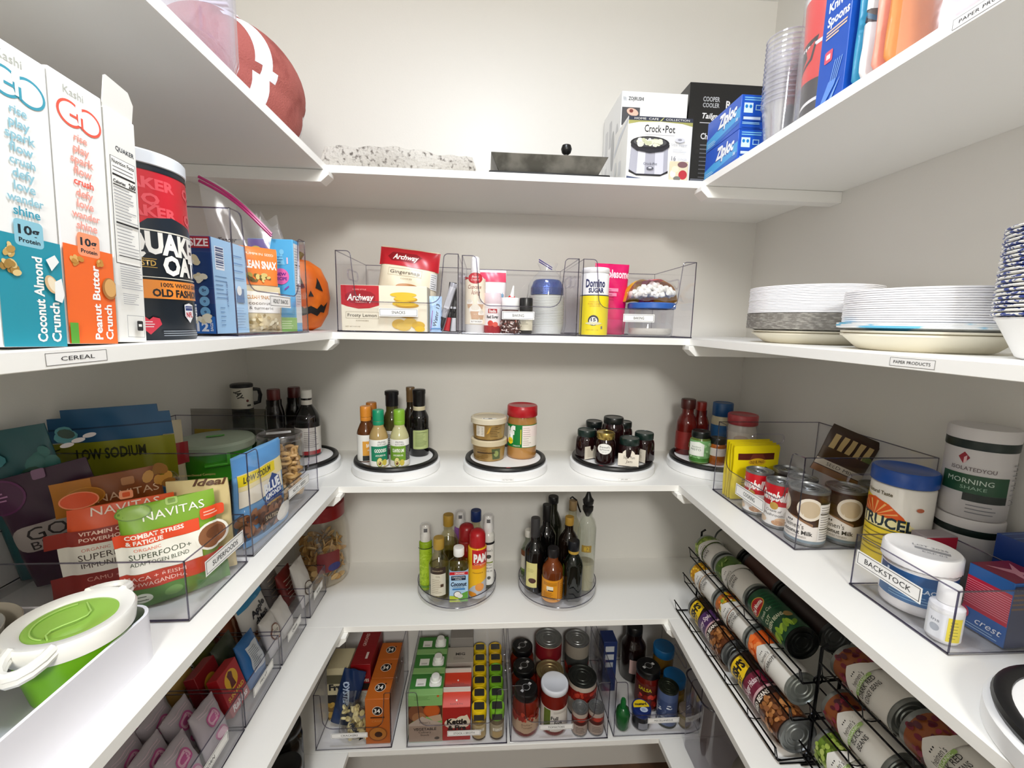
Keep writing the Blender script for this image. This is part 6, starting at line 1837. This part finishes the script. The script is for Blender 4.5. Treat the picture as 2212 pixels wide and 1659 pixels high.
def beans(lb, y0, y1, c2, word):
    l = (y1 - y0) * 1000
    a = Art(.3)
    W = 124
    a.R(-W, 8, W, l - 8, '#231410').P([(-46, l - 24), (-30, l - 14), (34, l - 14), (40, l - 50), (10, l - 62), (-40, l - 58)], '#e6c01c').T("BUSH'S", -2, l - 34, 21, '#1d1612', w=66, b=.06).T('BEST', -6, l - 54, 9, '#1d1612', w=22, b=.03)
    a.R(-W, l - 106, W, l - 66, c2).T(word, 0, l - 84, 14, '#e4d3d6', w=74, sh=.25, b=.02).R(-W, l - 112, W, l - 106, '#c9a2a6').T('BAKED BEANS', 0, l - 121, 10, '#efe6da', w=76, b=.03)
    a.R(-W, 10, W, l - 130, '#5a3018').blobs(-60, 14, 70, l - 134, 80, 6.5, ['#9c6434', '#b57c48', '#7c4a26', '#8a5530'], len(word), .65)
    return lying('bean_can', lb, .642, .8505, y0, y1, .0405, art_down(a, y1 - y0), '#231410', 'baked bean cans', turn=.2, end='#8a8d8d')


beans('large baked beans can with purple band, farther on the bottom tier', -.215, -.02, '#4a2a5a', 'Country Style')
beans('large baked beans can with maroon band, nearer on the bottom tier', -.440, -.240, '#6d1c34', 'Brown Sugar Hickory')
# second row behind the top tier
for k, (y0, y1, c, lb) in enumerate(((-.07, .06, '#a9a69c', 'white labelled can in the shadow behind the peas can'), (-.225, -.09, '#4a2a20', 'dark labelled can in the shadow behind the green beans can'), (-.385, -.24, '#2a1c18', 'dark can in the shadow behind the dark green can'))):
    lying('stored_can', lb, .750, 1.034, y0, y1, r_, None, c, end='#4a4c4c')
# nearer rack
T2 = [(.872, .0375, .640), (.960, .0375, .648), (1.052, .0375, .662)]
rack('black wire can rack nearer to camera, holding kidney and black beans', .640, -.93, -.463, T2, .27)
KID = ('#8a4a24', ['#5a1626', '#701c30', '#4a1020', '#8a2c40'], 46, 6, .65)


def org(a, H):
    a.RR(-24, H * .455, 24, H * .50, 2, '#94b464').T('ORGANIC', 0, H * .478, 4.5, '#f0f2e8', w=34)


rows = [
    ('organic dark red kidney beans can, farthest on near rack top tier', KID, ('DARK RED', 'KIDNEY BEANS'), .70, 1.052, -.598, -.468),
    ('organic kidney beans can, second on near rack top tier', KID, ('DARK RED', 'KIDNEY BEANS'), .70, 1.052, -.742, -.612),
    ('organic black beans can with pale label on near rack middle tier', KID, ('BLACK', 'BEANS'), .686, .960, -.612, -.476),
    ('organic beans can nearest the frame on near rack middle tier', KID, ('BLACK', 'BEANS'), .686, .960, -.757, -.625),
    ('organic green label bean can on the bottom tier of near rack', PEA, ('GREAT', 'NORTHERN'), .678, .872, -.612, -.476),
]
for lb, fd, ti, x, z, y0, y1 in rows:
    a = art_down(veg(fd, ti, y1 - y0, r_, org), y1 - y0)
    lying('bean_can', lb, x, z, y0, y1, r_, a, '#dedbd4', 'organic bean cans in the near rack', turn=.4, end='#8d918e')
for k, (y0, y1) in enumerate(((-.598, -.468), (-.742, -.612))):
    lying('stored_can', ('grey labelled can behind the farthest kidney beans can', 'grey labelled can behind the second kidney beans can')[k], .778, 1.056, y0, y1, r_, None, '#5d5752', end='#4a4c4c')
# ------------------------------------------------------------------ lowest level
S5 = Z5
zb = S5 + .004
SM = CLEAR('#fefeff', .4, .02)
bin_('storage_bin', 'clear bin with CRACKERS card on the lowest shelf, leftmost of four', (-.4295, .008, S5), 0, .234, .30, .195, .075, 'CRACKERS', (-.012, .052), (112, 18), cut=.1, tint=SM, ctw=52)
bin_('storage_bin', 'clear bin with STOCK + BROTH card holding cartons, lowest shelf', (-.106, .006, S5), 0, .318, .335, .195, .075, 'STOCK + BROTH', (.022, .046), (106, 20), cut=.12, tint=SM, ctw=66)
bin_('storage_bin', 'clear bin with TOMATOES card holding jars and cans, lowest shelf', (.224, .008, S5), 0, .318, .325, .205, .07, 'TOMATOES', (-.012, .052), (110, 20), cut=.14, tint=SM, ctw=54)
bin_('storage_bin', 'clear bin with MISCELLANEOUS card on the lowest shelf, rightmost', (.549, .012, S5), 0, .29, .32, .2, .075, 'MISCELLANEOUS', (.02, .056), (106, 20), cut=.15, tint=SM, ctw=62)
# crackers
OR = '#a3551a'
for k in range(3):
    a = Art(.35).E(0, 118, 16, 16, '#e9e4da').E(0, 118, 14.5, 14.5, '#17120f').T('34', -1, 118, 15, '#f0ede6', w=19, b=.02).R(-22, 92, 22, 97, '#5a2c10').T('CRISPS', 0, 82, 7, '#c9884a', w=36).E(0, 36, 30, 26, '#8a4a1c').E(0, 36, 26, 22, '#b5732f').E(2, 34, 12, 10, '#3a2012')
    tp = Art(.35).E(0, 4, 17, 17, '#e9e4da').E(0, 4, 15.5, 15.5, '#17120f').T('34', -1, 4, 16, '#f0ede6', w=20, b=.02).E(15, 18, 2.6, 2.6, '#17120f')
    carton('crisp_box', ('front orange brown cracker crisp box with black round 34 badge', 'second orange brown crisp box behind the front one', 'third orange brown crisp box, at back of the row')[k], 'cracker box', (-.357, .06 + .081 * k, zb), 0, .076, .079, .160, '#b9601c', {'F': a, 'T': tp}, 'orange brown crisp boxes')
a = Art(.35).R(-33, 120, 33, 205, '#8e141a').T('CHEEZ-IT', 0, 146, 7, '#e6d6cc', w=34).T('GROOVES', 0, 131, 10, '#e8dfd4', w=54, b=.02).R(-33, 96, 33, 120, '#241a18').R(-28, 20, 28, 92, '#c9c3b8').lines(-26, 24, 26, 88, 12, '#6d675c', 1.4, 3)
tp = Art(.35).T('GROOVES', -10, 30, 11, '#d9b9b0', w=62, rot=90, b=.02).R(8, -60, 16, -30, '#d6c9c2').lines(-20, -80, 0, 60, 6, '#a82a30', 1, 3)
carton('cracker_box', 'deep red grooved cracker box behind the cracker sleeve bag', 'cracker box', (-.437, .212, zb), 0, .066, .17, .19, '#86131a', {'F': a, 'T': tp})
a = Art(.35).R(-38, 62, 38, 92, '#1f1f22').T('Fruit', 4, 126, 21, '#1d1d1f', w=66, b=.05).R(-34, 70, -4, 98, '#17130f').blobs(-34, 12, 34, 62, 16, 10, ['#a8852e', '#7a5a22', '#5a3c1c', '#c09a44'], 5).R(-38, 140, 38, 172, '#5a5640')
carton('cracker_box', 'pale box with black lettering at left of the crackers bin', 'cracker box', (-.507, .152, zb), 0, .068, .09, .195, '#c9bf9c', {'F': a})
a = Art(.3).P([(-36, 60), (36, 34), (36, 200), (-36, 200)], '#142a52').T('OYSTER', -8, 118, 18, '#aebfd8', w=90, rot=-78, b=.05)
pouch('cracker_sleeve', 'dark blue and clear cracker bag leaning in the crackers bin', 'cracker bag', (-.494, .091, zb), 0, .072, .2, .022, '#1b3460', a, ry=.26, seed=2, wob=.006, pw=4)
t = thing('cracker_bag', 'twisted clear bag of pale round crackers lettered PREMIUM', 'cracker bag', (-.440, .046, zb), 0)
g = G()
rg = random.Random(4)
for k in range(60):
    q = rg.random()
    X = Matrix.Translation((rg.uniform(-.028, .03) + .03 * (1 - q) - .01, rg.uniform(-.02, .018), .012 + .085 * q)) @ Matrix.Rotation(rg.uniform(0, 6), 4, 'X') @ Matrix.Rotation(rg.uniform(0, 6), 4, 'Y')
    g.lathe([(0, -.004), (.008, -.003), (.0095, 0), (.008, .003), (0, .004)], M('#d9cc98', .6), 10, X)
o = g.ob('crackers', t)
o['kind'] = 'stuff'
g = G()
g.lathe([(.012, .003), (.036, .02), (.042, .05), (.038, .085), (.02, .108), (.012, .118), (.022, .135), (.028, .15)], CLEAR('#f8f6f0', .8, .10, .1), 30, mod=lambda a, z: 1 + .08 * math.sin(5 * a + 60 * z), sy=.75)
g.ob('bag_film', t, ang=80)
Art(.35).T('PREMIUM', 0, 0, 14, '#1d2330', w=72, b=.05, rot=-62).build('printed_front', t, lambda u, v, q: (u * .9 + .018, -.034 - q, v * .9 + .056))

# stock and broth
for k in range(3):
    a = Art(.35).R(-53, 0, 53, 64, '#9c8878').P([(-53, 64), (-10, 96), (20, 84), (53, 74), (53, 130), (-53, 130)], '#4a2a18').E(-28, 104, 26, 30, '#7a4a2e').E(20, 112, 26, 24, '#a84a1c').E(20, 112, 22, 20, '#b8561f').E(-20, 88, 22, 18, '#9a6a44').P([(8, 90), (48, 98), (53, 76), (30, 70)], '#b59a80').P([(-53, 64), (-10, 92), (18, 78), (53, 66), (53, 58), (-53, 58)], '#b3a294').T("heinen's", -2, 70, 9, '#55483c', w=34).T('VEGETABLE', -2, 46, 9, '#2d2520', w=72, b=.02).T('Culinary', -2, 35, 7, '#3a302a', w=40).T('Stock', -2, 25, 7, '#3a302a', w=28).E(36, 12, 8, 5, '#4a4036').R(-53, 130, 53, 176, '#7fae66').lines(-34, 150, 30, 164, 3, '#4f7a3c', 1.2, 4).E(40, 164, 4, 4, '#c0602a')
    t = carton('stock_carton', ('front vegetable stock carton with white cap and green top', 'second vegetable stock carton, behind the front carton', 'third vegetable stock carton at back of the row')[k], 'stock carton', (-.2075, .062 + .085 * k, zb), 0, .107, .082, .168, '#7fae66', {'F': a, 'T': Art(.35).R(-53, -41, 53, -18, '#86b36c').R(-53, -18, 53, 41, '#3a7a34').R(-36, -8, -4, 22, '#e6e4de').lines(-30, -4, -10, 4, 2, '#77726a', 1.6, 2).RR(8, -12, 46, 32, 8, '#dcdcd8')}, 'vegetable stock cartons')
    g = G().lathe([(.017, .168), (.0175, .17), (.0165, .176), (.0135, .177), (.0135, .188), (.0125, .19), (0, .19)], M('#ebebe8', .35), 28, c=(.027, .010))
    g.ob('cap', t)
for k in range(2):
    a = Art(.35).R(-44, 0, 44, 134, '#a11f1a').R(-44, 98, 44, 134, '#c9361f').E(-12, 62, 26, 18, '#dccfb8').E(20, 66, 24, 22, '#dccfb8').P([(8, 80), (34, 92), (40, 78), (26, 70)], '#dccfb8').T('Kettle', 2, 68, 17, '#1c1512', w=64, b=.05).T('& Fire', 2, 46, 15, '#1c1512', w=58, b=.05).T('BONE BROTH', 0, 24, 8, '#c96a58', w=56)
    t = thing('broth_carton', ('front red bone broth carton with cream lettering', 'second red bone broth carton behind the front one')[k], 'broth carton', (-.1095, .058 + .078 * k, zb), 0, 'red bone broth cartons')
    g = G().box(-.0445, .0445, -.036, .036, 0, .118, M('#a3201a', .4))
    g.prism([(-.036, .118), (.036, .118), (.003, .142), (-.003, .142)], -.0445, .0445, M('#c9381f', .4), 'x')
    g.ob('carton', t, bev=.001)
    g = G().box(-.044, .044, -.0022, .0022, .142, .156, M('#dad4cc', .5))
    g.ob('gable_top', t)
    Art(.35).R(-44, 0, 44, 118, '#a11f1a').build('printed_side', t, on_face('F', .089, .072))
    b2 = Art(.35)
    b2.it = a.it[2:]
    b2.build('printed_front', t, on_face('F', .089, .072), h0=.0008)
    Art(.35).T('Kettle & Fire', 0, 10, 5, '#7a1a14', w=40).E(0, 19, 2.5, 2.5, '#efe9df').build('printed_top', t, lambda u, v, q: (u, -.036 + v * .033 / .041 - q * .6, .118 + v * .024 / .041 + q * .8))
carton('broth_carton', 'grey white carton lying on top behind the red broth cartons', 'broth carton', (-.108, .222, zb), 0, .095, .075, .135, '#b3aaa0', {'T': Art(.4).T('MIG', 0, 4, 12, '#4a4540', w=34, b=.03).lines(-24, -22, 24, -8, 2, '#8a837a', 2, 3)})
carton('broth_carton', 'plain pale grey carton at back of the stock bin', 'broth carton', (-.105, .30, zb), 0, .085, .07, .168, '#8f8a86')


def bouillon(lb, x, y, lidc, grp, cap2, front):
    a = Art(.4).R(-14, 34, 18, 44, '#e4dcc8').T('Better Than', 2, 41, 4, '#3a2f22', w=24).T('Bouillon', 2, 36, 4, '#3a2f22', w=22).R(-16, 12, 18, 32, '#b39a6a').R(-24, 4, 24, 10, '#4a3a2a') if front else None
    t = jar('bouillon_jar', lb, (x, y, zb), 0, .0235, .106, M('#8a7448' if lidc[1] == 'e' else '#6d6048', .2), lidc, .0245, .034, a, (.006, .056), '#b9a67a' if lidc[1] == 'e' else '#a3977c', grp, sq=False, shoulder=.12)
    g = G().box(-.0165, .0165, -.0135, .0135, .1062, .1068, M('#2a2a2a', .4))
    g.ob('lid_code_label', t)
    g = G().box(-.0165, .0165, -.026, -.0245, .078, .098, M('#33322e', .4))
    g.ob('lid_label', t)
    return t


for k in range(6):
    y = .037 + .051 * k
    bouillon(('yellow lidded bouillon jar at the front of its row' if k == 0 else 'yellow lidded bouillon jar behind the front one in stock bin'), -.037, y, '#e6c414', 'yellow lidded bouillon jars' if k else None, 0, k == 0)
for k in range(6):
    y = .037 + .051 * k
    gr = k < 4
    bouillon(('green lidded bouillon jar at the front of its row' if k == 0 else ('green lidded bouillon jar behind the front green one' if gr else 'yellow lidded bouillon jar at back of the green row')), .021, y, '#78b428' if gr else '#e0b814', ('green lidded bouillon jars' if gr and k else ('back yellow jars' if k else None)), 0, k == 0)

# tomatoes


def ring_lid(t, r, z):
    a = Art(.35).E(0, 0, 13, 13, '#b8b8b8').E(0, 0, 11.8, 11.8, '#0e0e10')
    for s in (45, 225):
        c_, s_ = math.cos(math.radians(s)), math.sin(math.radians(s))
        a.P([(c_ * 15 - s_ * 5, s_ * 15 + c_ * 5), (c_ * 15 + s_ * 5, s_ * 15 - c_ * 5), (c_ * 24 + s_ * 5, s_ * 24 - c_ * 5), (c_ * 24 - s_ * 5, s_ * 24 + c_ * 5)], '#c3c3c3')
    a.build('lid_print', t, lambda u, v, q: (u, v, z + q * .6), label='white arrow print on the black lid')


def sauce(lb, x, y, grp=None, front=True):
    a = Art(.4).R(-52, 20, 52, 62, '#b3977c').E(0, 46, 38, 30, '#b89c80').T('Italian', 0, 48, 7, '#5a4030', w=36, sh=.2).T('Tomato', 0, 38, 7, '#5a4030', w=36).blobs(-50, 62, 50, 88, 24, 8, ['#8e2418', '#b03a24', '#6d1810'], 4) if front else None
    t = jar('sauce_jar', lb, (x, y, zb), 0, .0445, .145, M('#6d1d10', .08), '#0c0c0e', .0385, .024, a, (.02, .066) if front else None, '#b3977c', grp, shoulder=.3)
    ring_lid(t, .0385, .1448)
    return t


sauce('front tomato sauce jar with black arrow lid in TOMATOES bin', .117, .062)
sauce('middle tomato sauce jar with black lid in the left row', .119, .155, None, False)
sauce('back tomato sauce jar with black lid in the left row', .121, .25, None, False)
a = Art(.4).R(-10, 20, 52, 96, '#d6d0c8').R(-34, 20, -10, 96, '#5a6a1e').T('Full', 4, 68, 12, '#1f1c1a', w=24, b=.03, al='C').T('Fork', 18, 52, 12, '#1f1c1a', w=28, b=.03).lines(0, 84, 48, 92, 2, '#8a8178', 1.2, 2)
jar('sauce_jar', 'tall sauce jar with plain white lid in the TOMATOES bin', (.212, .062, zb), face_cam(.212, .062), .0445, .162, M('#6d1c14', .08), '#d9dce4', .0455, .018, a, (.018, .098), '#cfc9c0', shoulder=.2)
for k, (x, lb) in enumerate(((.296, 'left of two small tomato paste cans at front of TOMATOES bin'), (.351, 'right of two small tomato paste cans at front of TOMATOES bin'))):
    a = Art(.4).R(-80, 4, 80, 40, '#a8988c').R(-80, 40, 80, 52, '#4a1a14').R(-80, 52, 80, 66, '#7a2a20').E(0, 60, 16, 7, '#b3382a').lines(-18, 12, 18, 34, 4, '#4a4038', 1.4, 3)
    can('paste_can', lb, 'can', (x, .04, zb), 0, .0265, .088, a, '#a8988c', 'small tomato paste cans')
a = Art(.4)
W = 120
a.R(-W, 6, W, 60, '#b3a698').R(-W, 60, W, 98, '#7c1f18').blobs(-80, 62, 80, 96, 40, 9, ['#a3281c', '#8a1c14', '#b83a28'], 4).T('Crushed', 0, 44, 9, '#3a302a', w=44).T('TOMATOES', 0, 30, 8, '#3a302a', w=56)
can('tomato_can', 'large tomato can with dark open-topped lid behind the paste cans', 'can', (.322, .128, zb), 0, .05, .122, a, '#b3a698', end='#3f423f')
can('tomato_can', 'brass lidded can behind the white lidded jar', 'can', (.212, .158, zb), 0, .049, .12, None, '#8a2a20', end='#a3946c')
can('tomato_can', 'large can with cream label at back of TOMATOES bin', 'can', (.222, .262, zb), 0, .05, .165, Art(.4).R(-150, 6, 150, 100, '#b9ae9c').R(-150, 100, 150, 156, '#7c1720').T('TOMATO', 0, 64, 12, '#3a302a', w=60), '#b9ae9c')
can('tomato_can', 'can with red fruit picture at back right of TOMATOES bin', 'can', (.33, .255, zb), 0, .046, .165, Art(.4).R(-140, 50, 140, 110, '#3a3c3a').blobs(-60, 20, 60, 90, 14, 14, ['#8e2018', '#a83024'], 4), '#8c8478')
carton('blue_box', 'dark blue packet with white tabs between the two right bins', 'box', (.436, .215, zb), .0, .05, .06, .20, '#12275c', {'F': Art(.4).R(-18, 160, 14, 182, '#b8bcc0').R(-18, 128, 14, 150, '#b8bcc0').R(-16, 98, 12, 118, '#a5aab0')})

# miscellaneous
t = thing('squeeze_bottle', 'green lime-shaped squeeze bottle in the MISCELLANEOUS bin', 'bottle', (.443, .045, zb), 0)
g = G().lathe([(0, 0), (.018, 0), (.021, .006), (.022, .03), (.024, .05), (.02, .068), (.012, .076), (0, .077)], M('#0f5a26', .2), 30)
g.ob('bottle_body', t)
g = G().lathe([(.009, .075), (.009, .096), (.007, .104), (0, .106)], M('#0c6a2c', .3), 20)
g.ob('cap', t)
t = jar('mustard_jar', 'squat jar with blue and yellow printed lid in MISCELLANEOUS bin', (.509, .052, zb), 0, .030, .066, M('#26282c', .1), '#1a2c6a', .032, .018, Art(.4).R(-18, 8, 14, 30, '#8a8c94'), shoulder=.2)
a = Art(.35).P([(-29, -2)] + [(29 * math.cos(PI - PI * k / 10), -2 + 29 * math.sin(PI - PI * k / 10)) for k in range(11)], '#e8c81e').E(4, -12, 13, 10, '#c3cfe2').lines(-4, -18, 12, -6, 3, '#4a62a4', 1.6, 3)
a.T('mustard', 0, 10, 9, '#1d1b2a', w=40, b=.05)
a.build('lid_print', t, lambda u, v, q: (u, v, .0652 + q))
a = Art(.35).R(-40, 20, 60, 96, '#3a4a72').blobs(-40, 10, 10, 100, 26, 8, ['#a9b3c4', '#5a6a8c', '#d0d6e0', '#2c3c62'], 4, .4).T('MIX', 22, 38, 9, '#c9d0dc', w=24)
can('swirl_can', 'tall blue and silver swirl can with dark lid in MISCELLANEOUS bin', 'can', (.602, .062, zb), face_cam(.6, .06), .034, .132, a, '#48587e', end='#33382c')
t = jar('salsa_jar', 'salsa jar with black arrow lid in the MISCELLANEOUS bin', (.56, .135, zb), face_cam(.56, .135), .042, .145, M('#5a130c', .08), '#0c0c0e', .041, .024, Art(.4).R(-40, 20, 50, 80, '#4a1410').blobs(-36, 24, 40, 60, 16, 9, ['#a82a1c', '#c0382a', '#7a1c12'], 3).T('SALSA', -6, 84, 12, '#b3a41c', w=46, b=.03), (.016, .1), '#5a1a12')
ring_lid(t, .041, .1448)
bottle('sauce_bottle', 'tall dark sauce bottle with pink label at back of MISCELLANEOUS bin', (.55, .258, zb), face_cam(.55, .258), .046, .21, M('#160a08', .08), '#0d0d0e', .03, .03, .6, .03, Art(.4).R(-10, 40, 40, 96, '#c9a9a4'), round_=.8)
for k, (x, y, lb) in enumerate(((.646, .208, 'blue lidded spread tub at back right of MISCELLANEOUS bin'), (.650, .119, 'blue lidded spread tub at front right of MISCELLANEOUS bin'))):
    jar('spread_tub', lb, (x, y, zb), 0, .036, .12 + .04 * (1 - k), M('#7a5a20', .2), '#1d6fae', .038, .03, None, (.01, .07), '#a88a3a', cat='spread tub')
jar('spice_jar', 'low glass jar with cream label at right front of MISCELLANEOUS bin', (.662, .045, zb), 0, .024, .062, M('#8a7a50', .15), '#8f7f70', .025, .014, None, (.01, .034), '#a89a80')

# clear pitchers at the lower right and dark goods at lower left
for k, (x, y, lb) in enumerate(((.70, -.075, 'clear tall plastic container at right end of lowest shelf'),)):
    t = thing('food_container', lb, 'food container', (x, y, S5), 0)
    g = G()
    CC = CLEAR('#eeecf0', .8, .08, .06)
    A = rrect(-.075, .075, -.07, .07, .03)
    n = len(A)
    g.add([(p, q, 0) for p, q in A] + [(p * 1.12, q * 1.12, .25) for p, q in A], [(i, (i + 1) % n, n + (i + 1) % n, n + i) for i in range(n)] + [tuple(range(n))], CC)
    g.ob('container_body', t)
    g = G().tube([(p * 1.12, q * 1.12, .25) for p, q in A], .0025, EDGE, 5, True)
    g.ob('rim', t)
t = thing('food_container', 'grey rounded scoop container with pink pattern at lower right', 'food container', (.73, -.275, S5), .2)
g = G().lathe([(0, 0), (.075, 0), (.085, .02), (.09, .1), (.08, .14), (.055, .165), (.05, .168), (0, .168)], M('#8d8880', .4), 40, sy=1.2)
g.ob('container_body', t)
Art(.4).blobs(-60, 10, 60, 60, 30, 6, ['#8e3a4c', '#b0687a', '#6d2c3c'], 4).build('printed_front', t, lambda u, v, q: (-(.089 + q) * math.cos(u / .09), (.089 + q) * 1.2 * math.sin(u / .09), v), cut=(.008, 0))
for k, (x, y, h, c, lb) in enumerate(((-.60, -.06, .17, '#1c1a16', 'dark jar in the shadow left of the crackers bin'), (-.56, -.155, .14, '#2c2a24', 'dark jar nearer the camera at the lower left shelf'), (-.60, -.245, .15, '#3a2c22', 'dark brown jar at the bottom left of the lowest shelf'))):
    jar('storage_jar', lb, (x, y, S5), 0, .045, h, M(c, .15), '#141414', .042, .025, Art(.4).lines(-20, 30, 20, 80, 4, '#6d675c', 2, k))
